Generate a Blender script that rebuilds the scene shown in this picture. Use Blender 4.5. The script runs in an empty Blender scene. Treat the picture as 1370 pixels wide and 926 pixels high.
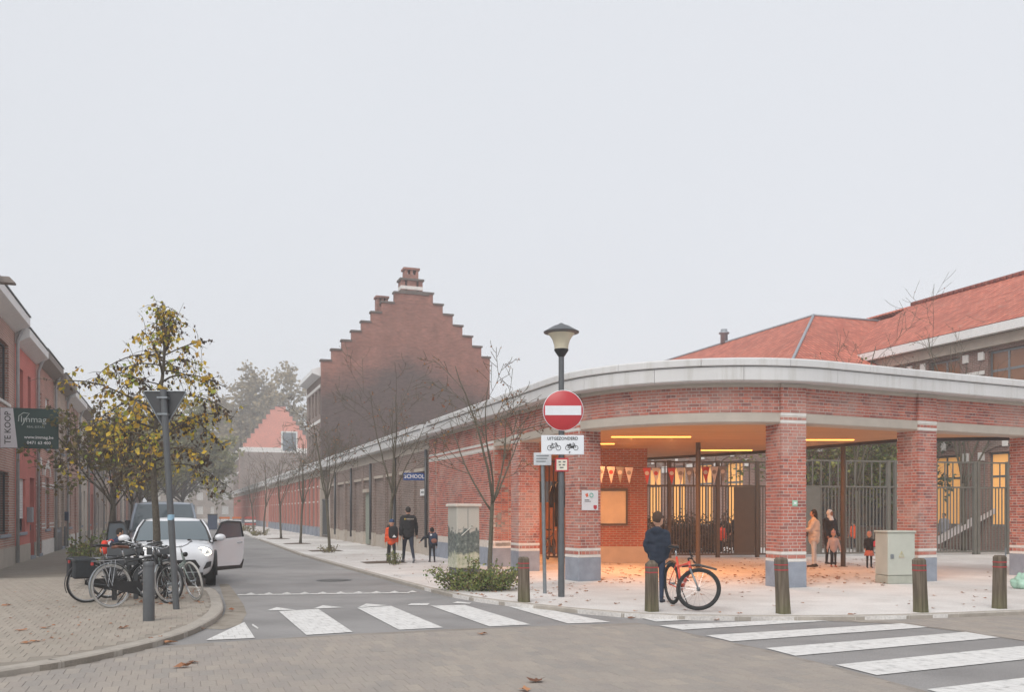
import bpy, bmesh, math, random
from mathutils import Vector, Matrix, noise as mnoise
R = math.radians
scene = bpy.context.scene
COL = scene.collection

# ------------------------------------------------------------------ camera
CAM_H, FPX, HOR = 1.60, 1200.0, 685.0          # eye height, focal length in photo pixels, horizon row
cam = bpy.data.cameras.new('camera')
cam.sensor_width = 36.0
cam.lens = 36.0 * FPX / 1370.0
cam.shift_y = (HOR - 463.0) / 1370.0
cam.clip_start = 0.1
cam.clip_end = 3000.0
camo = bpy.data.objects.new('camera', cam)
COL.objects.link(camo)
camo.location = (0, 0, CAM_H)
camo.rotation_euler = (R(90), 0, 0)
scene.camera = camo

# ------------------------------------------------------------------ sky, overcast
world = bpy.data.worlds.new('World')
scene.world = world
world.use_nodes = True
wn = world.node_tree
wn.nodes.clear()
SUN_EL, SUN_ROT = 48.0, 205.0
sky = wn.nodes.new('ShaderNodeTexSky')
sky.sky_type = 'NISHITA'
sky.sun_disc = False
sky.sun_elevation = R(SUN_EL)
sky.sun_rotation = R(SUN_ROT)
sky.air_density = 1.0
sky.dust_density = 6.0
bg1 = wn.nodes.new('ShaderNodeBackground')
bg1.inputs['Strength'].default_value = 0.012
wn.links.new(sky.outputs[0], bg1.inputs['Color'])
bg2 = wn.nodes.new('ShaderNodeBackground')      # even cloud cover
bg2.inputs['Color'].default_value = (0.632, 0.65, 0.682, 1)
bg2.inputs['Strength'].default_value = 0.90
tcw = wn.nodes.new('ShaderNodeTexCoord')
nzw = wn.nodes.new('ShaderNodeTexNoise')
nzw.inputs['Scale'].default_value = 1.1
nzw.inputs['Detail'].default_value = 3.0
wn.links.new(tcw.outputs['Generated'], nzw.inputs['Vector'])
rpw = wn.nodes.new('ShaderNodeMapRange')
rpw.inputs['To Min'].default_value = 0.84
rpw.inputs['To Max'].default_value = 0.955
wn.links.new(nzw.outputs['Fac'], rpw.inputs['Value'])
wn.links.new(rpw.outputs['Result'], bg2.inputs['Strength'])
addw = wn.nodes.new('ShaderNodeAddShader')
outw = wn.nodes.new('ShaderNodeOutputWorld')
wn.links.new(bg1.outputs[0], addw.inputs[0])
wn.links.new(bg2.outputs[0], addw.inputs[1])
wn.links.new(addw.outputs[0], outw.inputs['Surface'])

# ------------------------------------------------------------------ sun behind cloud
sl = bpy.data.lights.new('sun', 'SUN')
sl.energy = 1.5
sl.angle = R(40)
sl.color = (1.0, 0.965, 0.91)
so = bpy.data.objects.new('sun', sl)
COL.objects.link(so)
so.rotation_euler = (R(90 - SUN_EL), 0, R(-25))

# ------------------------------------------------------------------ exposure, render settings
vs = scene.view_settings
vs.view_transform = 'Standard'
vs.look = 'None'
vs.exposure = 0.38
vs.gamma = 1.0
vs.use_curve_mapping = False
scene.cycles.use_denoising = True
scene.cycles.max_bounces = 6
scene.cycles.diffuse_bounces = 3
scene.cycles.glossy_bounces = 3
scene.cycles.transmission_bounces = 4
scene.cycles.transparent_max_bounces = 8
scene.cycles.volume_bounces = 3
scene.cycles.sample_clamp_indirect = 4.0

# ------------------------------------------------------------------ frames and helpers
TH = R(20.5)
U = Vector((-math.sin(TH), math.cos(TH), 0))      # up the side street
RR = Vector((math.cos(TH), math.sin(TH), 0))      # across it, to the right
ROAD_Z = -0.07

def G(x, y, z=0.0):
    """photo pixel on a level plane of height z -> point"""
    Y = FPX * (CAM_H - z) / (y - HOR)
    return Vector(((x - 685.0) / FPX * Y, Y, z))

def AT(x, y, Y):
    """photo pixel at a known distance Y -> point"""
    return Vector(((x - 685.0) / FPX * Y, Y, CAM_H + (HOR - y) / FPX * Y))

def ST(a, b, z=0.0):
    """street coordinates -> point"""
    v = U * a + RR * b
    return Vector((v.x, v.y, z))

def toST(p):
    return (p.x * U.x + p.y * U.y, p.x * RR.x + p.y * RR.y)

def a_at_px(x, b):
    """distance up the street at which the line b crosses photo column x"""
    k = (x - 685.0) / FPX
    return (b * RR.x - k * b * RR.y) / (k * U.y - U.x)

class MB:
    """mesh collector"""
    def __init__(self):
        self.v = []; self.f = []; self.m = []; self.mi = 0; self.M = None
    def add(self, verts, faces, mi=None):
        o = len(self.v)
        if self.M is not None:
            verts = [self.M @ Vector(p) for p in verts]
        self.v.extend([tuple(p) for p in verts])
        mi = self.mi if mi is None else mi
        for f in faces:
            self.f.append(tuple(i + o for i in f)); self.m.append(mi)
    def box(self, x0, x1, y0, y1, z0, z1, mi=None):
        self.add([(x0,y0,z0),(x1,y0,z0),(x1,y1,z0),(x0,y1,z0),(x0,y0,z1),(x1,y0,z1),(x1,y1,z1),(x0,y1,z1)],
                 [(0,3,2,1),(4,5,6,7),(0,1,5,4),(1,2,6,5),(2,3,7,6),(3,0,4,7)], mi)
    def cbox(self, x0, x1, y0, y1, z0, z1, c=0.01, mi=None):
        """box with a chamfer round every edge"""
        v = []; idx = {}
        X = (x0, x1); Y = (y0, y1); Z = (z0, z1)
        for i in (0, 1):
            for j in (0, 1):
                for k in (0, 1):
                    for ax in range(3):
                        p = [X[i] + (c if i == 0 else -c), Y[j] + (c if j == 0 else -c), Z[k] + (c if k == 0 else -c)]
                        p[ax] = (X[i], Y[j], Z[k])[ax]
                        idx[(i, j, k, ax)] = len(v); v.append(tuple(p))
        f = []
        for i in (0, 1):
            q = [idx[(i,0,0,0)], idx[(i,1,0,0)], idx[(i,1,1,0)], idx[(i,0,1,0)]]; f.append(q if i else q[::-1])
            q = [idx[(0,i,0,1)], idx[(1,i,0,1)], idx[(1,i,1,1)], idx[(0,i,1,1)]]; f.append(q[::-1] if i else q)
            q = [idx[(0,0,i,2)], idx[(1,0,i,2)], idx[(1,1,i,2)], idx[(0,1,i,2)]]; f.append(q if i else q[::-1])
        for i in (0, 1):
            for j in (0, 1):
                f.append([idx[(i,j,0,0)], idx[(i,j,1,0)], idx[(i,j,1,1)], idx[(i,j,0,1)]])
                f.append([idx[(i,0,j,0)], idx[(i,1,j,0)], idx[(i,1,j,2)], idx[(i,0,j,2)]])
                f.append([idx[(0,i,j,1)], idx[(1,i,j,1)], idx[(1,i,j,2)], idx[(0,i,j,2)]])
        for i in (0, 1):
            for j in (0, 1):
                for k in (0, 1):
                    f.append([idx[(i,j,k,0)], idx[(i,j,k,1)], idx[(i,j,k,2)]])
        self.add(v, f, mi)
    def tube(self, pts, rad, seg=8, cap=True, mi=None, flat=1.0):
        pts = [Vector(p) for p in pts]
        if not hasattr(rad, '__len__'): rad = [rad] * len(pts)
        n = len(pts); v = []; prev = None
        for i in range(n):
            t = (pts[min(i+1, n-1)] - pts[max(i-1, 0)])
            if t.length < 1e-9: t = Vector((0,0,1))
            t.normalize()
            if prev is None:
                a = Vector((0,0,1)) if abs(t.z) < 0.9 else Vector((1,0,0))
                s = t.cross(a).normalized()
            else:
                s = (prev - t * prev.dot(t))
                s = s.normalized() if s.length > 1e-6 else t.orthogonal().normalized()
            prev = s
            w = t.cross(s)
            for k in range(seg):
                an = 2 * math.pi * k / seg
                v.append(pts[i] + (s * math.cos(an) + w * math.sin(an) * flat) * rad[i])
        f = []
        for i in range(n - 1):
            for k in range(seg):
                k2 = (k + 1) % seg
                f.append((i*seg+k, i*seg+k2, (i+1)*seg+k2, (i+1)*seg+k))
        if cap:
            f.append(tuple(range(seg))[::-1]); f.append(tuple((n-1)*seg + k for k in range(seg)))
        self.add(v, f, mi)
    def torus(self, c, ax, R0, r0, n=32, m=8, mi=None, sx=1.0):
        """ring of radius R0 about axis ax"""
        ax = Vector(ax).normalized(); e1 = ax.orthogonal().normalized(); e2 = ax.cross(e1); c = Vector(c)
        v = []; f = []
        for i in range(n):
            t = 2*math.pi*i/n; d = e1*math.cos(t) + e2*math.sin(t)
            for j in range(m):
                q = 2*math.pi*j/m
                v.append(c + d*(R0 + r0*math.cos(q)) + ax*(r0*sx*math.sin(q)))
        for i in range(n):
            for j in range(m):
                f.append((i*m+j, ((i+1)%n)*m+j, ((i+1)%n)*m+(j+1)%m, i*m+(j+1)%m))
        self.add(v, f, mi)
    def lathe(self, prof, n=24, c=(0,0,0), ax=None, mi=None):
        """prof = [(r, h)] about the vertical through c (or about axis ax)"""
        c = Vector(c); ax = Vector(ax).normalized() if ax is not None else Vector((0,0,1))
        e1 = ax.orthogonal().normalized(); e2 = ax.cross(e1)
        v = []; f = []
        for r, h in prof:
            for i in range(n):
                t = 2*math.pi*i/n
                v.append(c + (e1*math.cos(t) + e2*math.sin(t))*max(r, 1e-4) + ax*h)
        for j in range(len(prof)-1):
            for i in range(n):
                i2 = (i+1) % n
                f.append((j*n+i, j*n+i2, (j+1)*n+i2, (j+1)*n+i))
        f.append(tuple(range(n))[::-1]); f.append(tuple((len(prof)-1)*n+i for i in range(n)))
        self.add(v, f, mi)
    def ell(self, c, rx, ry, rz, n=16, m=10, mi=None, M=None):
        v = []; f = []; c = Vector(c)
        for j in range(m+1):
            ph = math.pi*j/m
            for i in range(n):
                t = 2*math.pi*i/n
                p = Vector((rx*math.sin(ph)*math.cos(t), ry*math.sin(ph)*math.sin(t), rz*math.cos(ph)))
                v.append(c + (M @ p if M is not None else p))
        for j in range(m):
            for i in range(n):
                f.append((j*n+i, (j+1)*n+i, (j+1)*n+(i+1)%n, j*n+(i+1)%n))
        self.add(v, f, mi)
    def prism(self, poly, d0, d1, axis='y', mi=None):
        """polygon in (p, q) extruded along an axis: y -> (p, d, q); z -> (p, q, d); x -> (d, p, q)"""
        n = len(poly)
        def mk(p, q, d):
            return {'y': (p, d, q), 'z': (p, q, d), 'x': (d, p, q)}[axis]
        v = [mk(p, q, d0) for p, q in poly] + [mk(p, q, d1) for p, q in poly]
        f = [tuple(range(n)), tuple(range(2*n-1, n-1, -1))]
        for i in range(n):
            j = (i+1) % n
            f.append((i, i+n, j+n, j))
        self.add(v, f, mi)
    def mesh(self, name, mats, smooth=False, fix=True, autosmooth=None):
        me = bpy.data.meshes.new(name)
        me.from_pydata(self.v, [], self.f)
        if not isinstance(mats, (list, tuple)): mats = [mats]
        for m in mats: me.materials.append(m)
        if len(mats) > 1: me.polygons.foreach_set('material_index', self.m)
        if fix:
            bm = bmesh.new(); bm.from_mesh(me)
            bmesh.ops.recalc_face_normals(bm, faces=bm.faces)
            bm.to_mesh(me); bm.free()
        if smooth:
            me.polygons.foreach_set('use_smooth', [True]*len(me.polygons))
            if autosmooth: me.set_sharp_from_angle(angle=R(autosmooth))
        me.update()
        return me
    def build(self, name, mats, parent=None, smooth=False, fix=True, autosmooth=None, loc=None):
        return link(name, self.mesh(name, mats, smooth, fix, autosmooth), parent, loc)

def link(name, me, parent=None, loc=None, rot=None):
    o = bpy.data.objects.new(name, me)
    COL.objects.link(o)
    if parent is not None: o.parent = parent
    if loc is not None: o.location = loc
    if rot is not None: o.rotation_euler = rot
    return o

def tag(o, label=None, cat=None, group=None, kind=None):
    if label: o['label'] = label
    if cat: o['category'] = cat
    if group: o['group'] = group
    if kind: o['kind'] = kind
    return o

def thing(name, label, cat, loc=(0,0,0), rz=0.0, group=None):
    o = bpy.data.objects.new(name, None)
    o.empty_display_size = 0.2
    COL.objects.link(o)
    o.location = loc
    o.rotation_euler = (0, 0, rz)
    return tag(o, label, cat, group)

def copy_tree(o, parent=None):
    c = o.copy(); COL.objects.link(c); c.parent = parent
    for ch in list(o.children):
        if ch is not c: copy_tree(ch, c)
    return c

def dup(o, loc, rz, label=None, scale=None):
    c = copy_tree(o)
    c.location = loc
    e = o.rotation_euler.copy(); e.z = rz
    c.rotation_euler = e
    if scale: c.scale = (scale,)*3
    if label: c['label'] = label
    return c

# ------------------------------------------------------------------ materials
def S(h):
    """sRGB hex -> linear"""
    h = h.lstrip('#')
    def l(c):
        c /= 255.0
        return c/12.92 if c <= 0.04045 else ((c+0.055)/1.055)**2.4
    return tuple(l(int(h[i:i+2], 16)) for i in (0, 2, 4)) + (1.0,)

def shade(c, k):
    return (c[0]*k, c[1]*k, c[2]*k, 1.0)

def nodes(name):
    m = bpy.data.materials.new(name); m.use_nodes = True
    nt = m.node_tree
    return m, nt, nt.nodes['Principled BSDF']

def nd(nt, t, **kw):
    n = nt.nodes.new(t)
    for k, v in kw.items():
        if k in n.inputs: n.inputs[k].default_value = v
        else: setattr(n, k, v)
    return n

def mixc(nt, fac, a, b, mode='MIX'):
    n = nt.nodes.new('ShaderNodeMix'); n.data_type = 'RGBA'; n.blend_type = mode
    for i, s in ((0, fac), (6, a), (7, b)):
        if hasattr(s, 'is_linked') or isinstance(s, bpy.types.NodeSocket): nt.links.new(s, n.inputs[i])
        else: n.inputs[i].default_value = s
    return n.outputs[2]

def ramp(nt, src, stops):
    n = nt.nodes.new('ShaderNodeValToRGB'); nt.links.new(src, n.inputs[0])
    el = n.color_ramp.elements
    while len(el) < len(stops): el.new(0.5)
    for e, (p, c) in zip(el, stops):
        e.position = p; e.color = c if hasattr(c, '__len__') else (c, c, c, 1)
    return n.outputs[0]

def bump(nt, bsdf, h, strength=0.3, dist=0.01):
    b = nd(nt, 'ShaderNodeBump'); b.inputs['Strength'].default_value = strength; b.inputs['Distance'].default_value = dist
    nt.links.new(h, b.inputs['Height']); nt.links.new(b.outputs[0], bsdf.inputs['Normal'])

def island(nt):
    """0..1 that differs for every loose piece and every object"""
    g = nd(nt, 'ShaderNodeNewGeometry'); oi = nd(nt, 'ShaderNodeObjectInfo')
    ad = nd(nt, 'ShaderNodeMath', operation='ADD'); fr = nd(nt, 'ShaderNodeMath', operation='FRACT')
    nt.links.new(g.outputs['Random Per Island'], ad.inputs[0]); nt.links.new(oi.outputs['Random'], ad.inputs[1])
    nt.links.new(ad.outputs[0], fr.inputs[0])
    return fr.outputs[0]

def wpos(nt):
    return nd(nt, 'ShaderNodeNewGeometry').outputs['Position']

def noise(nt, scale, detail=3.0, vec=None, rough=0.55):
    n = nd(nt, 'ShaderNodeTexNoise'); n.inputs['Scale'].default_value = scale; n.inputs['Detail'].default_value = detail
    n.inputs['Roughness'].default_value = rough
    nt.links.new(vec if vec is not None else wpos(nt), n.inputs['Vector'])
    return n.outputs['Fac']

def plain(name, c, rough=0.6, metal=0.0, var=0.12, scale=6.0, bmp=0.0, spec=None, coat=0.0):
    """a colour with soft uneven wear"""
    m, nt, b = nodes(name)
    b.inputs['Roughness'].default_value = rough; b.inputs['Metallic'].default_value = metal
    if spec is not None: b.inputs['Specular IOR Level'].default_value = spec
    if coat: b.inputs['Coat Weight'].default_value = coat
    if var > 0:
        n = noise(nt, scale, 5.0)
        col = ramp(nt, n, [(0.3, shade(c, 1-var)), (0.7, shade(c, 1+var))])
        nt.links.new(col, b.inputs['Base Color'])
        if bmp: bump(nt, b, n, bmp, 0.01)
    else:
        b.inputs['Base Color'].default_value = c
    return m

def pieces(name, cols, rough=0.85, grain=40.0, var=0.18, bmp=0.25, dirt=None):
    """material for many like pieces: each gets its own tone from cols"""
    m, nt, b = nodes(name)
    b.inputs['Roughness'].default_value = rough
    r = island(nt)
    n = len(cols)
    col = ramp(nt, r, [((i+0.5)/n, c) for i, c in enumerate(cols)])
    g = noise(nt, grain, 4.0)
    col = mixc(nt, 1.0, col, ramp(nt, g, [(0.3, 1-var), (0.7, 1+var)]), 'MULTIPLY')
    if dirt:
        col = mixc(nt, ramp(nt, noise(nt, dirt[0], 4.0), [(0.45, 0.0), (0.7, dirt[2])]), col, dirt[1])
    nt.links.new(col, b.inputs['Base Color'])
    if bmp: bump(nt, b, g, bmp, 0.004)
    return m

def brickmat(name, c1, c2, mortar, bw=0.22, bh=0.072, mort=0.012, weather=None, rough=0.9, bmp=0.6):
    """coursed brickwork in the object's own x+y / z"""
    m, nt, b = nodes(name)
    b.inputs['Roughness'].default_value = rough
    tc = nd(nt, 'ShaderNodeTexCoord'); sp = nd(nt, 'ShaderNodeSeparateXYZ'); nt.links.new(tc.outputs['Object'], sp.inputs[0])
    ad = nd(nt, 'ShaderNodeMath', operation='ADD'); nt.links.new(sp.outputs[0], ad.inputs[0]); nt.links.new(sp.outputs[1], ad.inputs[1])
    cb = nd(nt, 'ShaderNodeCombineXYZ'); nt.links.new(ad.outputs[0], cb.inputs[0]); nt.links.new(sp.outputs[2], cb.inputs[1])
    br = nd(nt, 'ShaderNodeTexBrick')
    nt.links.new(cb.outputs[0], br.inputs['Vector'])
    br.inputs['Scale'].default_value = 1.0; br.inputs['Brick Width'].default_value = bw; br.inputs['Row Height'].default_value = bh
    br.inputs['Mortar Size'].default_value = mort; br.inputs['Bias'].default_value = 0.0; br.inputs['Mortar Smooth'].default_value = 0.15
    br.inputs['Color1'].default_value = c1; br.inputs['Color2'].default_value = c2; br.inputs['Mortar'].default_value = mortar
    col = br.outputs['Color']
    n1 = noise(nt, 0.7, 6.0, tc.outputs['Object'])
    col = mixc(nt, 1.0, col, ramp(nt, n1, [(0.25, 0.74), (0.75, 1.22)]), 'MULTIPLY')
    n2 = noise(nt, 14.0, 3.0, tc.outputs['Object'])
    col = mixc(nt, 1.0, col, ramp(nt, n2, [(0.3, 0.86), (0.7, 1.14)]), 'MULTIPLY')
    if weather:
        col = weather(nt, col, tc, sp)
    nt.links.new(col, b.inputs['Base Color'])
    inv = nd(nt, 'ShaderNodeMath', operation='SUBTRACT'); inv.inputs[0].default_value = 1.0
    nt.links.new(br.outputs['Fac'], inv.inputs[1])
    bump(nt, b, inv.outputs[0], bmp, 0.006)
    return m

def glassmat(name, c, rough=0.06):
    m, nt, b = nodes(name)
    b.inputs['Base Color'].default_value = c; b.inputs['Roughness'].default_value = rough
    b.inputs['Specular IOR Level'].default_value = 0.9
    return m

def emis(name, c, s):
    m, nt, b = nodes(name)
    b.inputs['Base Color'].default_value = c
    b.inputs['Emission Color'].default_value = c; b.inputs['Emission Strength'].default_value = s
    return m

def leafmat(name, cols, rough=0.65, trans=0.25):
    m, nt, b = nodes(name)
    b.inputs['Roughness'].default_value = rough
    r = island(nt); n = len(cols)
    col = ramp(nt, r, [((i+0.5)/n, c) for i, c in enumerate(cols)])
    nt.links.new(col, b.inputs['Base Color'])
    tr = nd(nt, 'ShaderNodeBsdfTranslucent'); nt.links.new(col, tr.inputs['Color'])
    mx = nd(nt, 'ShaderNodeMixShader'); mx.inputs[0].default_value = trans
    nt.links.new(b.outputs[0], mx.inputs[1]); nt.links.new(tr.outputs[0], mx.inputs[2])
    nt.links.new(mx.outputs[0], nt.nodes['Material Output'].inputs['Surface'])
    return m

MT = {}
MT['white_stone'] = plain('white_stone', S('#d9d6d2'), 0.7, var=0.08, scale=5)
def streaked(name, c, dirt):
    m, nt, b = nodes(name); b.inputs['Roughness'].default_value = 0.6
    mp = nd(nt, 'ShaderNodeMapping'); nt.links.new(wpos(nt), mp.inputs['Vector']); mp.inputs['Scale'].default_value = (5.0, 5.0, 0.35)
    n = noise(nt, 1.0, 6.0, mp.outputs[0], 0.7); n2 = noise(nt, 0.6, 5.0)
    col = mixc(nt, ramp(nt, n, [(0.5, 0.0), (0.75, 0.55)]), c, dirt)
    col = mixc(nt, 1.0, col, ramp(nt, n2, [(0.3, 0.92), (0.7, 1.05)]), 'MULTIPLY')
    nt.links.new(col, b.inputs['Base Color'])
    return m
MT['cornice'] = streaked('cornice_paint', S('#cfcfcf'), S('#a9a79f'))
MT['concrete'] = plain('concrete', S('#b5aca1'), 0.8, var=0.08, scale=3)
MT['bluestone'] = plain('bluestone', S('#8d94a0'), 0.75, var=0.14, scale=4, bmp=0.1)
MT['zinc'] = plain('zinc', S('#9aa0a6'), 0.45, 0.3, var=0.1)
MT['pipe'] = plain('grey_pipe', S('#a9abad'), 0.5, 0.0, var=0.1)
MT['dark_metal'] = plain('dark_metal', S('#4a4d50'), 0.45, 0.3, var=0.12)
MT['grey_metal'] = plain('grey_metal', S('#5c5f62'), 0.45, 0.3, var=0.1)
MT['galv'] = plain('galvanised', S('#8a9094'), 0.4, 0.6, var=0.12, scale=12)
MT['black'] = plain('black_plastic', S('#1b1c1e'), 0.45, var=0.15)
MT['rubber'] = plain('rubber', S('#222324'), 0.8, var=0.2, scale=20)
MT['chrome'] = plain('bright_steel', S('#b9bcbf'), 0.25, 0.9, var=0.05)
MT['white_paint'] = plain('white_paint', S('#e3e3e2'), 0.5, var=0.05)
MT['pvc'] = plain('white_window_frame', S('#d5d5d3'), 0.4, var=0.05)
MT['glass'] = glassmat('window_glass', S('#2a2f33'))
MT['glass_light'] = glassmat('window_glass_pale', S('#59636b'))
MT['brown_metal'] = plain('bronze_metal', S('#5c4f42'), 0.5, 0.15, var=0.08)
MT['fence'] = plain('fence_paint', S('#706f68'), 0.5, 0.1, var=0.08)
MT['soil'] = plain('soil', S('#584b3f'), 0.95, var=0.3, scale=18, bmp=0.5)
MT['bark'] = plain('bark', S('#5a544b'), 0.95, var=0.35, scale=25, bmp=0.6)
MT['bark_green'] = plain('mossy_bark', S('#5d584b'), 0.95, var=0.3, scale=22, bmp=0.5)
MT['twig'] = plain('twig_bark', S('#5c544a'), 0.95, var=0.2, scale=20)
MT['red_band'] = plain('red_band', S('#a8343a'), 0.6, var=0.1)
# ================================================================== GROUND
def inpoly(x, y, poly):
    c = False; n = len(poly); j = n-1
    for i in range(n):
        xi, yi = poly[i]; xj, yj = poly[j]
        if (yi > y) != (yj > y) and x < (xj-xi)*(y-yi)/(yj-yi)+xi: c = not c
        j = i
    return c

def sheet(name, poly, z, mat, kind='structure', thick=0.0):
    mb = MB()
    if thick: mb.prism([(p[0], p[1]) for p in poly], z-thick, z, 'z')
    else: mb.add([(p[0], p[1], z) for p in poly], [tuple(range(len(poly)))])
    o = mb.build(name, mat)
    bm = bmesh.new(); bm.from_mesh(o.data)
    bmesh.ops.triangulate(bm, faces=[f for f in bm.faces if len(f.verts) > 4]); bmesh.ops.recalc_face_normals(bm, faces=bm.faces)
    if not thick:
        for f in bm.faces:
            if f.normal.z < 0: f.normal_flip()
    bm.to_mesh(o.data); bm.free()
    return tag(o, kind=kind) if kind else o

def groundmat(name, base, dark, light, scale, rough=0.9, patch=0.35, grain=60.0, bmp=0.25):
    m, nt, b = nodes(name)
    b.inputs['Roughness'].default_value = rough
    col = ramp(nt, noise(nt, scale, 6.0), [(0.3, dark), (0.5, base), (0.72, light)])
    col = mixc(nt, patch, col, ramp(nt, noise(nt, scale*0.17, 3.0), [(0.35, dark), (0.65, light)]))
    g = noise(nt, grain, 3.0)
    col = mixc(nt, 1.0, col, ramp(nt, g, [(0.25, 0.80), (0.75, 1.20)]), 'MULTIPLY')
    nt.links.new(col, b.inputs['Base Color'])
    bump(nt, b, g, bmp, 0.006)
    return m

MT['asphalt'] = groundmat('asphalt', S('#8b8988'), S('#767473'), S('#9b9998'), 0.9, 0.85, 0.5)
MT['pavement'] = groundmat('pavement_sand', S('#cbc8c5'), S('#b1aba6'), S('#dddbd8'), 1.3, 0.92, 0.55, 35)
MT['pave_left'] = groundmat('pavement_bed', S('#877f75'), S('#7b746a'), S('#918a80'), 2.0)
MT['paver_bed'] = groundmat('paver_joint', S('#8a837c'), S('#7f7871'), S('#948d85'), 4.0)
MT['paver_road'] = pieces('road_paver', [S('#958d86'), S('#9a9289'), S('#968e87'), S('#9f968c'), S('#918b85'), S('#9a9188')], 0.88, 55, 0.10, 0.3, (1.2, S('#84807d'), 0.5))
MT['paver_walk'] = pieces('walk_paver', [S('#998f85'), S('#9c9489'), S('#958d83'), S('#a0978c'), S('#9a9186')], 0.88, 45, 0.10, 0.25, (1.5, S('#8f877b'), 0.5))
MT['kerb'] = plain('kerb_stone', S('#a19a91'), 0.85, var=0.14, scale=5, bmp=0.15)
MT['gutter'] = groundmat('gutter', S('#8f877c'), S('#6f6559'), S('#9b948a'), 3.0)
def linepaint(name, c):
    m, nt, b = nodes(name); b.inputs['Roughness'].default_value = 0.75
    n = noise(nt, 9.0, 6.0); col = ramp(nt, n, [(0.30, shade(c, 0.62)), (0.43, shade(c, 0.90)), (0.7, c)])
    tc = nd(nt, 'ShaderNodeMapping'); nt.links.new(wpos(nt), tc.inputs['Vector']); tc.inputs['Rotation'].default_value = (0, 0, -TH)
    br = nd(nt, 'ShaderNodeTexBrick'); nt.links.new(tc.outputs[0], br.inputs['Vector'])
    br.inputs['Scale'].default_value = 1.0; br.inputs['Brick Width'].default_value = 0.145; br.inputs['Row Height'].default_value = 0.30; br.inputs['Mortar Size'].default_value = 0.006
    br.inputs['Color1'].default_value = (1,1,1,1); br.inputs['Color2'].default_value = (0.95,0.95,0.95,1); br.inputs['Mortar'].default_value = (0.76,0.75,0.73,1)
    col = mixc(nt, 1.0, col, br.outputs[0], 'MULTIPLY')
    nt.links.new(col, b.inputs['Base Color']); bump(nt, b, n, 0.2, 0.004)
    return m
MT['marking'] = linepaint('road_marking_paint', S('#dcdbd9'))

sheet('ground', [(-450,-60), (450,-60), (450,600), (-450,600)], ROAD_Z-0.05, MT['asphalt'])
sheet('road', [(-120,-40), (140,-40), (140,300), (-120,300)], ROAD_Z, MT['asphalt'])

# right pavement, with the corner's curve
rk = [(tuple(ST(a, 4.65)[:2])) for a in (240, 180, 130, 95, 75)]
rk += [tuple(G(x, y)[:2]) for x, y in ((402,741.5),(442,752.5),(479,762.5),(525,775),(571,787),(610,796),(648,802.5),(700,808.5),(748,813),(790,817.5),(829,820.5),(880,823.5),(960,825),(1050,825.5),(1141,825),(1200,824),(1262,822),(1370,818))]
last = Vector(rk[-1])
for d in (6, 14, 30, 60, 120):
    rk.append((last.x + 0.966*d, last.y + 0.259*d))
RPOLY = rk + [(rk[-1][0], 240), (ST(240, 4.65).x, 240)]
pav_r = sheet('pavement_right', RPOLY, 0.0, MT['pavement'], thick=0.12)

lk_px = [(-260,946),(-120,922),(0,898),(66,889),(118,880),(180,866),(210,858.5),(239,850),(258,843),(274,835.5),(287,828),(296,820),(299,812),(297,803),(293,795),(287,788)]
lk = [tuple(G(x, y)[:2]) for x, y in lk_px]
lk = [(-24.0, 3.2), (-14.0, 5.9)] + lk[1:] + [tuple(ST(20.35, 0.35)[:2]), tuple(ST(20.6, -0.4)[:2]), tuple(ST(20.9, -1.6)[:2])]
lk += [tuple(ST(a, -1.7)[:2]) for a in (30, 60, 100, 160, 240)]
LPOLY = lk + [tuple(ST(240, -60)[:2]), (-90, 40), (-60, -2)]
pav_l = sheet('pavement_left', LPOLY, 0.0, MT['pave_left'], thick=0.12)

def kerbs(poly, parent, mat, w=0.14, top=0.012, step=0.9, inward=1, lim=60):
    pts = [Vector((p[0], p[1], 0)) for p in poly]
    # resample
    out = [pts[0]]; acc = 0
    for i in range(len(pts)-1):
        d = pts[i+1]-pts[i]; L = d.length; s = step-acc
        while s < L:
            out.append(pts[i]+d*(s/L)); s += step
        acc = (acc + L) % step
    for i in range(len(out)-1):
        p, q = out[i], out[i+1]
        if p.length > lim or p.y < 2: continue
        t = (q-p).normalized(); n = Vector((-t.y, t.x, 0))*inward
        g = t*0.004
        a0, a1, b1, b0 = p+g, q-g, q-g+n*w, p+g+n*w
        o0 = a0 - n*0.004; o1 = a1 - n*0.004
        c = 0.018
        z = ROAD_Z-0.01
        mb = MB()
        mb.add([(o0.x,o0.y,z),(o1.x,o1.y,z),(o1.x,o1.y,top-c),(o0.x,o0.y,top-c),
                (a0.x+n.x*c,a0.y+n.y*c,top),(a1.x+n.x*c,a1.y+n.y*c,top),(b1.x,b1.y,top),(b0.x,b0.y,top),(b1.x,b1.y,z),(b0.x,b0.y,z)],
               [(0,1,2,3),(3,2,5,4),(4,5,6,7),(7,6,8,9),(0,3,4,7,9),(1,8,6,5,2)])
        mb.build('kerb_stone', mat, parent)
kerbs(rk, pav_r, MT['kerb'], w=0.10, top=0.010, inward=1, lim=55)
kerbs(lk, pav_l, MT['kerb'], w=0.20, top=0.014, inward=1, step=0.8, lim=40)

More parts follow.
